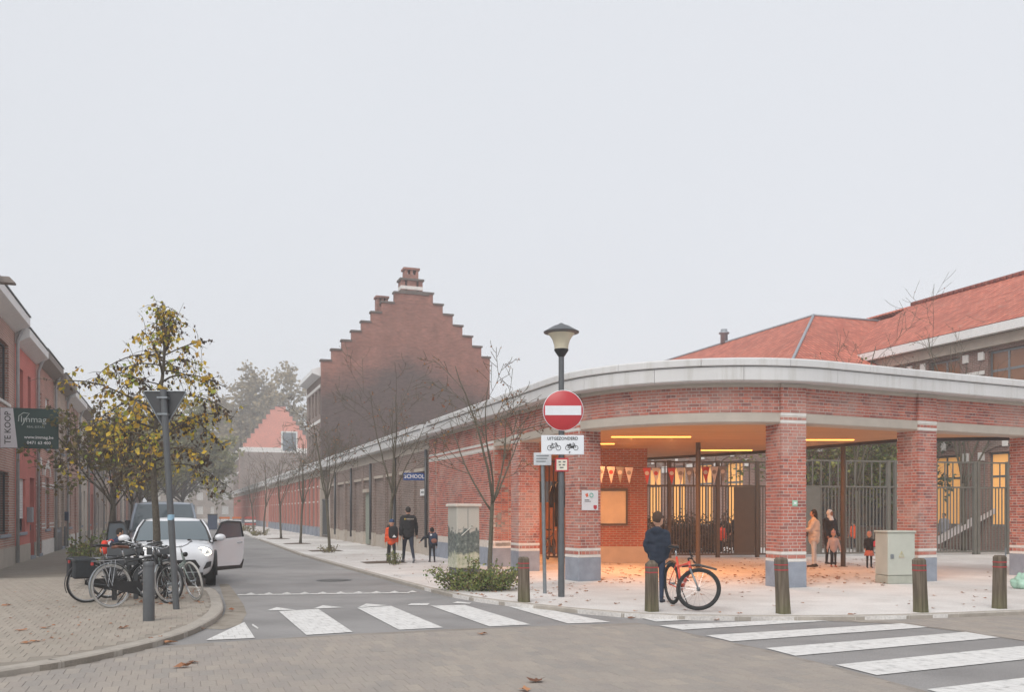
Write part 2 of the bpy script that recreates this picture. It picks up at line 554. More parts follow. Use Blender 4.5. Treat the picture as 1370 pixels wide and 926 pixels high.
def lay(poly, parent, mat, w, l, gap, ztop, ang, nparts, maxn=9000, test=None, jit=0.0007, h=0.035):
    """stretcher bond of pavers: w across, l along direction ang; the biggest in view are pieces of their own"""
    rnd = random.Random(5)
    e = Vector((math.cos(ang), math.sin(ang), 0)); n = Vector((-e.y, e.x, 0))
    P = [(p[0]*e.x+p[1]*e.y, p[0]*n.x+p[1]*n.y) for p in poly]
    s0 = min(p[0] for p in P); s1 = max(p[0] for p in P); t0 = min(p[1] for p in P); t1 = max(p[1] for p in P)
    cells = []
    row = 0; t = math.floor(t0/l)*l
    while t < t1:
        s = math.floor(s0/w)*w + (w/2 if row % 2 else 0)
        while s < s1:
            ok = all(inpoly(a, b, P) for a, b in ((s,t),(s+w,t),(s+w,t+l),(s,t+l)))
            c = e*(s+w/2)+n*(t+l/2)
            if ok and c.y > 5.5 and (test is None or test(c)): cells.append(c)
            s += w
        t += l; row += 1
    cells.sort(key=lambda c: c.y + (0 if abs(c.x/c.y) < 0.56 else 100))
    cells = cells[:maxn]
    g = gap/2; c = 0.003
    def shape(mb):
        x, y = w/2-g, l/2-g
        mb.add([(-x,-y,-h),(x,-y,-h),(x,y,-h),(-x,y,-h),(-x,-y,-c),(x,-y,-c),(x,y,-c),(-x,y,-c),(-x+c,-y+c,0),(x-c,-y+c,0),(x-c,y-c,0),(-x+c,y-c,0)],
               [(0,1,5,4),(1,2,6,5),(2,3,7,6),(3,0,4,7),(4,5,9,8),(5,6,10,9),(6,7,11,10),(7,4,8,11),(8,9,10,11)])
    m0 = MB(); shape(m0); me = m0.mesh('paver', mat, fix=False)
    rest = MB()
    for i, p in enumerate(cells):
        rot = (rnd.gauss(0, 0.0025), rnd.gauss(0, 0.0025), ang + rnd.gauss(0, 0.004))
        z = ztop + rnd.gauss(0, jit)
        if i < nparts:
            link('paver', me, parent, (p.x, p.y, z), rot)
        else:
            rest.M = Matrix.Translation((p.x, p.y, z)) @ Matrix.Rotation(ang, 4, 'Z')
            shape(rest)
    if rest.v:
        o = rest.build('pavers', mat, parent, fix=False); o['kind'] = 'stuff'

# block-paved crossroads in front
fp = [(-420,985),(-260,952),(0,904),(66,895),(118,886),(180,871),(240,864),(341,857),(472,849),(594,843),(710,839),(817,835.5),(850,834),(881,839),(944,853),(1024,870),(1118,893),(1240,926),(1330,960)]
FP = [tuple(G(x, y, ROAD_Z)[:2]) for x, y in fp] + [(4.0, 4.6), (-5.5, 4.6)]
cr = sheet('paved_crossroads', FP, ROAD_Z+0.004, MT['paver_bed'])
lay(FP, cr, MT['paver_road'], 0.145, 0.30, 0.0035, ROAD_Z+0.008, TH, 300, h=0.004)
fp2 = [(1108,832),(1207,836),(1292,847),(1400,863),(1700,900),(1800,870),(1370,820),(1262,825),(1141,828)]
FP2 = [tuple(G(x, y, ROAD_Z)[:2]) for x, y in fp2]
cr2 = sheet('paved_road', FP2, ROAD_Z+0.004, MT['paver_bed'])
lay(FP2, cr2, MT['paver_road'], 0.145, 0.30, 0.005, ROAD_Z+0.009, TH, 0, h=0.004)
# left footway blocks (inside the kerb)
LIN = [(-14.0, 6.3)] + [tuple(G(x, y)[:2]) for x, y in ((-120,914),(0,891.5),(66,882.5),(118,873.5),(180,860),(239,844),(258,837),(272,830),(282,823),(287,815),(287,806),(283,797))] + [tuple(ST(20.0, 0.1)[:2]), tuple(ST(20.5, -1.9)[:2]), tuple(ST(24.5, -1.9)[:2]), tuple(ST(24.5, -4.6)[:2]), tuple(ST(22.0, -5.2)[:2]), (-16, 21)]
lay(LIN, pav_l, MT['paver_walk'], 0.15, 0.30, 0.004, 0.005, TH, 300, h=0.005)
# gutter strip round the left corner
gp = [G(x, y, ROAD_Z) for x, y in ((303,812),(300,822),(290,832),(274,842),(300,843),(322,836),(330,822),(326,810),(312,790),(306,782),(293,782))]
sheet('gutter', [(p.x, p.y) for p in gp], ROAD_Z+0.004, MT['gutter'])

# painted markings
def marks(name, quads):
    for i, q in enumerate(quads):
        o = sheet(name, [tuple(G(x, y, ROAD_Z)[:2]) for x, y in q], ROAD_Z+0.009, MT['marking'])
marks('zebra_stripe', [
    [(275,858),(327,833.5),(341,855)],
    [(373,819),(426,816),(472,847),(410,851)],
    [(478,814.6),(523,811.7),(593,841),(534,844)],
    [(576,811.5),(622,810.5),(710,837),(655,839.5)],
    [(680,812.5),(728,815.5),(817,833.8),(760,835.5)],
    [(858,828),(898,827),(924,830.7),(878,833)],
    [(881,838),(913,844),(1108,832),(1066,830)],
    [(944,851.5),(979,859.6),(1241,840.5),(1207,835.3)],
    [(1024,868.6),(1064,879),(1337,854.3),(1292,846.9)],
    [(1118,891),(1173,905),(1470,873),(1405,862)],
    [(1240,924),(1310,944),(1640,902),(1540,888)]])
marks('yield_triangle', [
    [(357,818),(370,813.5),(396,817.4)], [(419,815.6),(432,811),(460,814)], [(479,814),(490,808.6),(519,811.2)],
    [(545,811),(550,808.4),(575,808.2),(572,811)], [(605,808),(612,805.8),(631,807.6),(628,809)]])
marks('yield_triangle', [[(x, 796.5-0.013*(x-320)), (x+8, 794-0.013*(x-320)), (x+15, 796.5-0.013*(x-320))] for x in range(328, 545, 24)])
marks('stop_line', [[(318,797.6),(318,796.4),(548,793.4),(548,794.6)]])
marks('edge_line', [[(345,843),(346,841),(338,836),(337,838)]])

# ---------------------------------------------------------------- fallen leaves
MT['dry_leaf'] = leafmat('dry_leaf', [S('#a9714f'), S('#8f5b3d'), S('#b98560'), S('#6f4834'), S('#9c6f4b')], 0.8, 0.15)
def leaf_shape(mb, rnd, s):
    """a lobed curled leaf"""
    n = 9; pts = []
    for i in range(n):
        t = 2*math.pi*i/n
        r = s*(0.5 if i % 2 else 1.0)*(0.8+0.4*rnd.random())
        pts.append((r*math.cos(t), r*math.sin(t)*0.8, s*0.45*abs(math.cos(t*1.0+1))*rnd.random()+0.004))
    mb.add([(0,0,s*0.12)] + pts, [(0, i+1, (i+1) % n + 1) for i in range(n)])
rl = random.Random(11)
spots = [(719,912,'z'),(702,924,'z'),(245,893,'z'),(258,887,'z'),(645,849,'z'),(74,888,'k'),(105,885,'k'),(213,858,'k'),(201,864,'k'),(227,861,'k'),(186,866,'k'),
         (62,841,'p'),(27,844,'p'),(49,859,'p'),(36,861,'p'),(165,841,'p'),(9,811,'p'),(268,842,'k'),(308,817,'k'),(1141,823,'r'),(958,830,'r'),(979,829,'r'),(845,828,'r')]
for x, y, k in spots:
    zz = {'z': ROAD_Z+0.016, 'k': ROAD_Z+0.02, 'p': 0.008, 'r': 0.005 if y < 826 else ROAD_Z+0.01}[k]
    p = G(x, y, zz)
    mb = MB(); leaf_shape(mb, rl, 0.105 if x in (719, 245, 74) else 0.075 + 0.02*rl.random())
    o = mb.build('fallen_leaf', MT['dry_leaf'], loc=p); o.rotation_euler = (0, 0, rl.random()*6)
    lab = {'z': 'curled dry brown leaf lying out on the block-paved crossroads', 'k': 'dry brown leaf caught in the gutter below the left kerb',
           'p': 'dry brown leaf lying on the left footway blocks', 'r': 'dry brown leaf at the edge of the right pavement kerb'}[k]
    tag(o, lab, 'leaf', {'z': 'leaves on the crossroads', 'k': 'leaves in the left gutter', 'p': 'leaves on the left footway', 'r': 'leaves along the right kerb'}[k])
mb = MB()
def scatter(mb, n, fn, s0, s1, z):
    for i in range(n):
        p = fn()
        if p is None: continue
        mb.M = Matrix.Translation((p[0], p[1], z)) @ Matrix.Rotation(rl.random()*6.3, 4, 'Z')
        leaf_shape(mb, rl, s0 + (s1-s0)*rl.random())
    mb.M = None
def px_rand(x0, x1, y0, y1):
    def f():
        p = G(x0+(x1-x0)*rl.random(), y0+(y1-y0)*rl.random()**1.0)
        return p if inpoly(p.x, p.y, RPOLY) else None
    return f
scatter(mb, 90, px_rand(600, 1360, 760, 822), 0.025, 0.06, 0.003)
scatter(mb, 480, px_rand(800, 1200, 748, 782), 0.03, 0.07, 0.003)
scatter(mb, 40, px_rand(690, 790, 775, 812), 0.03, 0.07, 0.003)
scatter(mb, 60, px_rand(600, 700, 775, 800), 0.03, 0.06, 0.003)
scatter(mb, 50, px_rand(440, 600, 740, 775), 0.03, 0.06, 0.003)
scatter(mb, 110, lambda: G(160+110*rl.random(), 782+28*rl.random()), 0.03, 0.07, 0.008)
scatter(mb, 40, lambda: G(240*rl.random(), 790+70*rl.random()), 0.02, 0.04, 0.008)
lit = mb.build('leaf_litter', MT['dry_leaf'], fix=False)
tag(lit, 'scattered dry brown leaves littering the pavements', 'leaves', kind='stuff')
# ================================================================== SCHOOL PAVILION
class Path:
    """outer column line: along the street, round the corner, along the cross street"""
    def __init__(s, rad=3.9, th2=26.0, b=8.56, c3=(9.26, 20.43)):
        s.d1 = -U; s.d2 = Vector((math.cos(R(th2)), math.sin(R(th2)), 0))
        p1 = RR*b; p2 = Vector((c3[0], c3[1], 0))
        d1, d2 = s.d1, s.d2
        det = d1.x*(-d2.y) - d1.y*(-d2.x); q = p2-p1
        t = (q.x*(-d2.y) - q.y*(-d2.x))/det
        ap = p1 + d1*t
        s.turn = math.acos(d1.dot(d2)); s.rad = rad
        T = rad*math.tan(s.turn/2)
        s.A = ap-d1*T; s.c = s.A+RR*rad; s.B = ap+d2*T; s.L = rad*s.turn
        v = s.A-s.c; s.a0 = math.atan2(v.y, v.x)
    def at(s, q):
        """point and outward normal at arc length q (0 = start of the bend)"""
        if q <= 0: return s.A+s.d1*q, -RR
        if q >= s.L:
            return s.B+s.d2*(q-s.L), Vector((s.d2.y, -s.d2.x, 0))
        an = s.a0+q/s.rad; n = Vector((math.cos(an), math.sin(an), 0))
        return s.c+n*s.rad, n
    def off(s, q, o):
        p, n = s.at(q); return p+n*o
    def at_px(s, x):
        lo, hi = -80.0, 22.0
        for _ in range(60):
            m = (lo+hi)/2; p, n = s.at(m)
            if 685+FPX*p.x/p.y < x: lo = m
            else: hi = m
        return lo
PT = Path()
def qs(q0, q1, bend=0.2, straight=2.0):
    out = [q0]; q = q0
    while q < q1-1e-6:
        st = bend if -0.3 < q < PT.L+0.1 else straight
        if q < -0.3 and q+st > -0.3: st = max(0.05, -0.3-q+0.001)
        q = min(q1, q+st); out.append(q)
    return out
def sweep(mb, prof, q0, q1, mi=None):
    """closed profile [(outward offset, z)] swept along the path"""
    Q = qs(q0, q1); n = len(prof); v = []; f = []
    for q in Q:
        p, nn = PT.at(q)
        for o, z in prof: v.append((p.x+nn.x*o, p.y+nn.y*o, z))
    for i in range(len(Q)-1):
        for k in range(n):
            k2 = (k+1) % n
            f.append((i*n+k, i*n+k2, (i+1)*n+k2, (i+1)*n+k))
    f.append(tuple(range(n))); f.append(tuple((len(Q)-1)*n+k for k in range(n))[::-1])
    mb.add(v, f, mi)

def wpart(mb, name, mat, parent, smooth=False, autosmooth=None):
    o = mb.build(name, mat, parent, smooth=smooth, autosmooth=autosmooth)
    if parent is not None:
        o.matrix_parent_inverse = parent.matrix_basis.inverted() if parent.parent is None else Matrix.Identity(4)
    return o
bpy.context.view_layer.update()

def lit_wood(name, c1, c2):
    m, nt, b = nodes(name); b.inputs['Roughness'].default_value = 0.6
    mp = nd(nt, 'ShaderNodeMapping'); nt.links.new(wpos(nt), mp.inputs['Vector'])
    mp.inputs['Rotation'].default_value = (0, 0, R(-20)); mp.inputs['Scale'].default_value = (0.6, 6.0, 1)
    n = noise(nt, 1.0, 5.0, mp.outputs[0])
    col = ramp(nt, n, [(0.3, c1), (0.7, c2)])
    br = nd(nt, 'ShaderNodeTexBrick'); nt.links.new(mp.outputs[0], br.inputs['Vector'])
    br.inputs['Scale'].default_value = 1.0; br.inputs['Brick Width'].default_value = 1.5; br.inputs['Row Height'].default_value = 1.2; br.inputs['Mortar Size'].default_value = 0.012
    br.inputs['Color1'].default_value = (1,1,1,1); br.inputs['Color2'].default_value = (0.9,0.9,0.9,1); br.inputs['Mortar'].default_value = (0.45,0.42,0.4,1)
    col = mixc(nt, 1.0, col, br.outputs[0], 'MULTIPLY')
    nt.links.new(col, b.inputs['Base Color']); bump(nt, b, n, 0.15, 0.004)
    return m
MT['ceiling_wood'] = lit_wood('ceiling_wood', S('#bf8f60'), S('#cfa070'))
MT['mortar'] = plain('mortar', S('#cdc4bb'), 0.95, var=0.1, scale=10)
MT['brick'] = pieces('red_brick', [S('#b56a5b'), S('#ab6052'), S('#bf705e'), S('#96584f'), S('#b16456'), S('#c57a67'), S('#a56054'), S('#8a5650')], 0.9, 30, 0.16, 0.35, (1.3, S('#c2a79d'), 0.5))
MT['warm'] = emis('warm_lamp', (1.0, 0.50, 0.10, 1), 2.0)
MT['orange_brick'] = brickmat('school_inner_brick', S('#b5614a'), S('#a4523f'), S('#b09a8a'))
MT['plaster'] = plain('rendered_plinth', S('#c9b8a6'), 0.9, var=0.08, scale=4)
MT['ochre'] = plain('ochre_panel', S('#b97a48'), 0.6, var=0.1, scale=3)
MT['roofing'] = plain('roofing_felt', S('#6f6f70'), 0.95, var=0.1)

pav = thing('school_pavilion', 'red brick corner canopy with thick pale curved cornice on square brick columns', 'pavilion', (5.0, 22.0, 0))
bpy.context.view_layer.update()
Z_BEAM0, Z_BEAM1, Z_BRK, Z_FR, Z_LOW, Z_UP, Z_TOP = 3.47, 3.675, 4.215, 4.29, 4.30, 4.60, 4.765
Q0 = PT.at_px(574); Q1 = PT.L + 16.0
# cornice, in lengths with open joints
cuts = [Q0, Q0+3.2, PT.at_px(690), -0.4, 1.3, 2.95, 4.65, PT.L+0.2, PT.L+3.1, PT.L+6.0, PT.L+9.0, PT.L+12.0, Q1]
cor = None
mb = MB(); sweep(mb, [(-0.3, Z_BRK), (-0.055, Z_BRK), (-0.03, Z_FR-0.05), (-0.03, Z_FR+0.02), (-0.3, Z_FR+0.02)], Q0, Q1)
wpart(mb, 'frieze', MT['concrete'], pav, True, 30)
for i in range(len(cuts)-1):
    g0 = 0.004; a, b = cuts[i]+g0, cuts[i+1]-g0
    mb = MB(); sweep(mb, [(-0.28, Z_LOW), (0.29, Z_LOW), (0.31, Z_LOW+0.02), (0.31, Z_UP-0.018), (-0.28, Z_UP-0.018)], a, b)
    wpart(mb, 'lower_fascia', MT['cornice'], pav, True, 30)
    mb = MB(); sweep(mb, [(-0.28, Z_UP), (0.33, Z_UP), (0.355, Z_UP+0.015), (0.355, Z_TOP-0.03), (0.33, Z_TOP), (-0.28, Z_TOP)], a+0.9, b+0.9)
    wpart(mb, 'upper_fascia', MT['cornice'], pav, True, 30)
mb = MB(); sweep(mb, [(-0.27, Z_UP-0.03), (0.27, Z_UP-0.03), (0.27, Z_UP+0.01), (-0.27, Z_UP+0.01)], Q0, Q1)
wpart(mb, 'shadow_gap', MT['dark_metal'], pav, True, 30)
# beam under the brick band
mb = MB(); sweep(mb, [(-0.52, Z_BEAM0), (-0.05, Z_BEAM0), (-0.03, Z_BEAM0+0.02), (-0.03, Z_BEAM1), (-0.52, Z_BEAM1)], PT.at_px(652), Q1)
wpart(mb, 'beam', MT['concrete'], pav, True, 30)
mb = MB(); sweep(mb, [(-0.40, Z_BEAM1), (-0.075, Z_BEAM1), (-0.075, Z_BRK), (-0.40, Z_BRK)], PT.at_px(652), Q1)
wpart(mb, 'band_core', MT['mortar'], pav, True, 30)

BR = []          # every brick of the pavilion: (centre, angle, length, depth, height)
rb = random.Random(3)
CH, SL, HL, JT = 0.0675, 0.22, 0.11, 0.015
def course_line(q0, q1, off, z, k, hdr):
    q = q0 + (0 if k % 2 else -SL/4); L = HL if hdr else SL
    while q < q1:
        a, b = max(q, q0), min(q+L, q1)
        if b-a > 0.04:
            p, n = PT.at((a+b)/2); g0 = 0.0 if a <= q0+1e-4 else JT/2; g1 = 0.0 if b >= q1-1e-4 else JT/2
            p, n = PT.at((a+g0+b-g1)/2); c = p+n*(off-0.03)
            BR.append((Vector((c.x, c.y, z+CH/2)), math.atan2(n.y, n.x)+math.pi/2, b-a-g0-g1, 0.06, CH-JT))
        q += L
# columns
COLS = [PT.at_px(694)-0.30, PT.at_px(774)+0.02, PT.at_px(1045)+0.30, PT.at_px(1229)+0.30, PT.at_px(1381)+0.30]
COLS[1] = PT.at_px(774)-0.28
CW = 0.60
for ci, qc in enumerate(COLS):
    p, n = PT.at(qc); ang = math.atan2(n.y, n.x)+math.pi/2; c = p-n*(CW/2)
    M = Matrix.Translation((c.x, c.y, 0)) @ Matrix.Rotation(ang, 4, 'Z')
    h = CW/2
    mb = MB(); mb.M = M; i = h-0.006
    mb.box(-i, i, -i, i, 0.5, Z_BEAM1+0.002); mb.box(-i, i, -i, 0.0, Z_BEAM1+0.003, Z_BRK)
    o = wpart(mb, 'column', MT['mortar'], pav)
    mb = MB(); mb.M = M; mb.cbox(-h-0.006, h+0.006, -h-0.006, h+0.006, 0.0, 0.54, 0.006); mb.build('plinth', MT['bluestone'], o)
    for z0, z1 in ((0.545, 0.60), (0.70, 0.75), (Z_BEAM0-0.005, Z_BEAM0+0.052), (Z_BEAM1-0.06, Z_BEAM1+0.0)):
        mb = MB(); mb.M = M; mb.cbox(-h-0.003, h+0.003, -h-0.003, h+0.003, z0, z1, 0.004)
        mb.build('white_course', MT['white_stone'], o)
    mb = MB(); mb.M = M; mb.box(-h-0.008, h+0.008, -h-0.012, 0, Z_BRK+0.001, Z_FR+0.0)
    mb.build('frieze_block', MT['concrete'], o)
    zs = [0.607, 0.0] ; zs = [0.606]
    z = 0.757
    while z+CH < Z_BEAM0-0.004: zs.append(z); z += CH
    zs.append(Z_BEAM0+0.054)
    z = Z_BEAM1+0.004
    while z+CH < Z_BRK+0.02: zs.append(z); z += CH
    for k, z in enumerate(zs):
        upper = z > Z_BEAM1
        for face in range(4):
            if upper and face == 2: continue
            w = h if face % 2 == 0 else h-0.03
            s = -w; fa = ang+face*math.pi/2
            seq = [0.055]+[HL]*9 if (k+face) % 2 else ([SL, SL, SL] if (k+face) % 4 else [0.15, SL, SL])
            j = 0
            while s < w-0.03:
                e = min(w, s+seq[j % len(seq)]); j += 1
                hh = CH if 0.757 <= z else 0.086
                g0 = 0.0 if s <= -w+1e-4 else JT/2; g1 = 0.0 if e >= w-1e-4 else JT/2
                lc = Vector(((s+g0+e-g1)/2, -h+0.03, 0)); lc.rotate(Matrix.Rotation(fa, 3, 'Z'))
                if not (upper and face % 2 and lc.xy.dot(Vector((n.x, n.y))) < -0.02):
                    BR.append((Vector((c.x+lc.x, c.y+lc.y, z+hh/2)), fa, e-s-g0-g1, 0.06, hh-JT))
                s = e
# brick band between the columns
z = Z_BEAM1+0.004; k = 0
while z+CH < Z_BRK+0.02:
    edges = [PT.at_px(652)] + sum(([q-CW/2, q+CW/2] for q in COLS), []) + [Q1]
    for i in range(0, len(edges), 2):
        course_line(edges[i], edges[i+1], -0.068, z, k, k % 2)
    z += CH; k += 1
# closed brick pier at the street end
QP0, QP1 = PT.at_px(574), PT.at_px(652)
def pier_box(q0, q1, off, depth, z0, z1, name, mat, par):
    mb = MB(); sweep(mb, [(off-depth, z0), (off, z0), (off, z1), (off-depth, z1)], q0, q1); return wpart(mb, name, mat, par)
pier_box(QP0, QP1+0.5, -0.075, 0.7, 0.5, Z_BRK, 'pier', MT['mortar'], pav)
for q0, q1, o in ((QP0, QP0+0.75, 0.0), (QP1-0.02, QP1+0.5, 0.0)):
    pier_box(q0, q1, o-0.007, 0.6, 0.5, Z_BRK, 'pilaster', MT['mortar'], pav)
    pier_box(q0-0.004, q1+0.004, o+0.006, 0.7, 0.0, 0.54, 'plinth', MT['bluestone'], pav)
    for z0, z1 in ((0.545, 0.60), (0.70, 0.75), (3.42, 3.48), (3.58, 3.64)): pier_box(q0-0.003, q1+0.003, o+0.004, 0.6, z0, z1, 'white_course', MT['white_stone'], pav)
pier_box(QP0+0.76, QP1-0.03, -0.062, 0.7, 0.0, 0.54, 'plinth', MT['bluestone'], pav)
for z0, z1 in ((3.42, 3.48), (3.58, 3.64)): pier_box(QP0+0.76, QP1-0.03, -0.064, 0.6, z0, z1, 'white_course', MT['white_stone'], pav)
z = 0.755; k = 0
while z+CH < Z_BRK+0.02:
    if not (3.40 < z+CH/2 < 3.49 or 3.57 < z+CH/2 < 3.65):
        course_line(QP0, QP0+0.75, 0.0, z, k, k % 2)
        course_line(QP0+0.75, QP1-0.02, -0.068, z, k, k % 2)
        course_line(QP1-0.02, QP1+0.5, 0.0, z, k, k % 2)
        # end face of the pier
        p, n = PT.at(QP1+0.5); fa = math.atan2(PT.d1.y, PT.d1.x)+math.pi/2
        s = 0.035
        while s < 0.6:
            e = min(0.6, s+(HL if k % 2 else SL)); c = p-n*((s+e)/2)-PT.d1*0.028
            BR.append((Vector((c.x, c.y, z+CH/2)), fa, e-s-JT, 0.06, CH-JT)); s = e
    z += CH; k += 1
BR.sort(key=lambda t: (t[0].xy.length - 3*t[2] + (50 if t[0].x/t[0].y > 0.57 else 0)))
ub = MB(); ub.box(-0.5, 0.5, -0.5, 0.5, -0.5, 0.5); ume = ub.mesh('brick', MT['brick'])
inv = pav.matrix_basis.inverted()
rest = MB()
vis = [t for t in BR]
# bricks that face the camera show largest
def facing(t):
    nn = Vector((math.sin(t[1]), -math.cos(t[1]), 0)); v = Vector((-t[0].x, -t[0].y, 0)).normalized()
    return nn.dot(v)
cand = [t for t in BR if facing(t) > 0.45]
front = set(id(t) for t in cand[:300])
for t in BR:
    c, an, l, d, hh = t
    jit = rb.gauss(0, 0.0015)
    if id(t) in front:
        o = link('brick', ume, pav, inv @ c, (0, 0, an)); o.scale = (l, d+jit, hh)
    else:
        rest.M = Matrix.Translation(c) @ Matrix.Rotation(an, 4, 'Z')
        rest.box(-l/2, l/2, -d/2-jit, d/2, -hh/2, hh/2)
o = rest.build('bricks', MT['brick'], pav); o.matrix_parent_inverse = inv; o['kind'] = 'stuff'

# roof slab and timber ceiling
back = [Vector((13.4, 23.6, 0)), Vector((10.6, 24.2, 0)), Vector((8.95, 27.2, 0)), Vector((8.1, 29.0, 0)), Vector((5.0, 32.8, 0)), ST(31.6, 14.2), ST(31.6, 8.7)]
edge = [PT.off(q, -0.42) for q in qs(-10.5, PT.L+16)]
poly = [(p.x, p.y) for p in edge] + [(PT.off(PT.L+16, -1.4).x, PT.off(PT.L+16, -1.4).y)] + [(p.x, p.y) for p in back]
def flat(mb, poly, z0, z1):
    mb.prism(poly, z0, z1, 'z')
mb = MB(); flat(mb, poly, Z_BEAM0+0.11, Z_BEAM0+0.15); o = wpart(mb, 'ceiling', MT['ceiling_wood'], pav)
mb = MB(); flat(mb, poly, Z_BEAM0+0.151, Z_UP-0.04); wpart(mb, 'roof', MT['roofing'], pav)
for i in range(len(back)-1):
    p, q = back[i], back[i+1]; d = (q-p).normalized(); n = Vector((-d.y, d.x, 0))
    mb = MB(); mb.prism([(v.x, v.y) for v in (p, q, q+n*-0.12, p+n*-0.12)], Z_BEAM0+0.02, Z_BEAM0+0.45, 'z'); wpart(mb, 'edge_beam', MT['dark_metal'], pav)
# recessed warm light strips
for x0, x1, y in ((818,924,584.5),(770,822,599.5),(938,1006,602.5),(1070,1142,588.5),(640,690,612.5),(640,690,634.5),(700,745,607)):
    z = Z_BEAM0+0.105
    Y = FPX*(z-CAM_H)/(HOR-y)
    if Y > 31.2: Y = 30.6
    if x0 == 770: Y = 26.0
    p, q = AT(x0, y, Y), AT(x1, y, Y)
    mb = MB(); mb.box(p.x, q.x, Y-0.05, Y+0.05, z-0.022, z+0.004); ls = wpart(mb, 'light_strip', MT['warm'], pav)
    for fx in (0.25, 0.75):
        li = bpy.data.lights.new('strip_lamp', 'SPOT'); li.energy = (150*(q.x-p.x)*0.5+25)*(0.65 if Y > 25.5 else (0.75 if x0 == 1070 else 1.8)); li.color = (1.0, 0.40, 0.14); li.spot_size = R(172); li.spot_blend = 1.0; li.shadow_soft_size = 0.0
        lo_ = bpy.data.objects.new('strip_lamp', li); COL.objects.link(lo_); lo_.parent = ls; lo_.location = (p.x+(q.x-p.x)*fx, Y, z-0.03)
# slim steel posts
for x, y, nm in ((934, 760, 0), (1128, 758.5, 0)):
    p = G(x, y)
    mb = MB(); mb.lathe([(0.13, 0), (0.13, 0.012), (0.07, 0.015), (0.07, Z_BEAM0+0.109)], 16, (p.x, p.y, 0)); wpart(mb, 'steel_post', MT['brown_metal'], pav, True, 40)
# inner walls
w0, w1 = Vector((1.75, 28.2, 0)), Vector((4.25, 28.2, 0))
iw = thing('inner_wall', 'orange brick wall with a rendered plinth under the canopy', 'wall', w0)
mb = MB(); mb.box(0, 2.5, 0, 0.36, 0.5, Z_BEAM0+0.108); mb.build('brickwork', MT['orange_brick'], iw)
mb = MB(); mb.cbox(-0.012, 2.512, -0.014, 0.374, 0, 0.5, 0.006); mb.build('plinth', MT['plaster'], iw)
bw = thing('bike_store_wall', 'ochre panelled wall with a high window at the back of the bicycle store', 'wall', ST(31.2, 8.75), TH)
mb = MB(); mb.box(0, 5.4, 0, 0.15, 0, 1.95); mb.build('panelling', MT['ochre'], bw)
mb = MB(); mb.box(0, 5.4, 0.002, 0.148, 2.75, Z_BEAM0+0.108); mb.build('upper_panel', MT['ochre'], bw)
for i in range(4):
    mb = MB(); mb.box(0.1+i*1.33, 1.3+i*1.33, 0.06, 0.09, 1.955, 2.745); w = mb.build('window', MT['glass_light'], bw)
    mb = MB(); mb.box(0.0+i*1.33, 0.1+i*1.33, 0.0, 0.12, 1.955, 2.745); mb.build('mullion', MT['brown_metal'], bw)

# notice board
nbp = AT(804, 654, 28.1)
nb = thing('notice_board', 'wide notice board with pale wood panel in a dark frame on the inner brick wall', 'notice board', (2.25, 28.2, 1.2))
mb = MB(); mb.box(0.03, 1.32, -0.05, -0.02, 0.03, 1.05)
MT['pale_wood'] = plain('pale_wood', S('#e3cdaa'), 0.5, var=0.06, scale=3)
mb.build('panel', MT['pale_wood'], nb)
mb = MB()
mb.box(0, 1.38, -0.10, 0, 1.055, 1.14); mb.box(0, 1.38, -0.08, 0, -0.02, 0.025); mb.box(1.325, 1.38, -0.08, 0, 0.027, 1.053); mb.box(-0.03, 0.025, -0.08, 0, 0.027, 1.053)
mb.build('frame', MT['brown_metal'], nb)

# school plaque on the column
p, n = PT.at(COLS[1])
def on_col(qc, face_dir, x0px, x1px, y0px, y1px):
    pass
fa = math.atan2(n.y, n.x)+math.pi/2
cc = p-n*(CW/2)
# the face that looks along the cross street
M = Matrix.Translation((cc.x, cc.y, 0)) @ Matrix.Rotation(fa, 4, 'Z')
MT['plaque'] = plain('plaque_white', S('#dcdfe4'), 0.3, var=0.03)
pl = tag(link('school_plaque', None), 'white plaque with orange and green rings and a red shield on the brick column', 'plaque')
pl.location = M @ Vector((CW/2, 0, 0)) if False else cc
pl.rotation_euler = (0, 0, fa+math.pi/2)
pl.location = (cc.x, cc.y, 1.86)
h = CW/2
mb = MB(); mb.cbox(-0.22, 0.22, -h-0.022, -h-0.003, -0.23, 0.23, 0.004); mb.build('plate', MT['plaque'], pl)
c_or, c_gr, c_rd = plain('logo_orange', S('#d9694a'), 0.5, var=0), plain('logo_green', S('#7fb9ac'), 0.5, var=0), plain('logo_red', S('#b8323f'), 0.5, var=0)
mb = MB(); mb.prism([(-0.14,0.14),(-0.07,0.17),(-0.05,0.10),(-0.10,0.07)], -h-0.026, -h-0.021, 'y'); mb.build('logo_mark', c_or, pl)
mb = MB(); mb.torus((0.03, -h-0.024, 0.12), (0,1,0), 0.045, 0.012, 20, 6); mb.build('logo_ring', c_gr, pl)
mb = MB(); mb.prism([(0.09,-0.11),(0.18,-0.11),(0.18,-0.18),(0.135,-0.215),(0.09,-0.18)], -h-0.026, -h-0.021, 'y'); mb.build('shield', c_rd, pl)
mb = MB(); mb.box(-0.15, -0.03, -h-0.0255, -h-0.0215, 0.0, 0.018); mb.box(-0.15, 0.02, -h-0.0255, -h-0.0215, -0.03, -0.018); mb.build('lettering', MT['grey_metal'], pl)

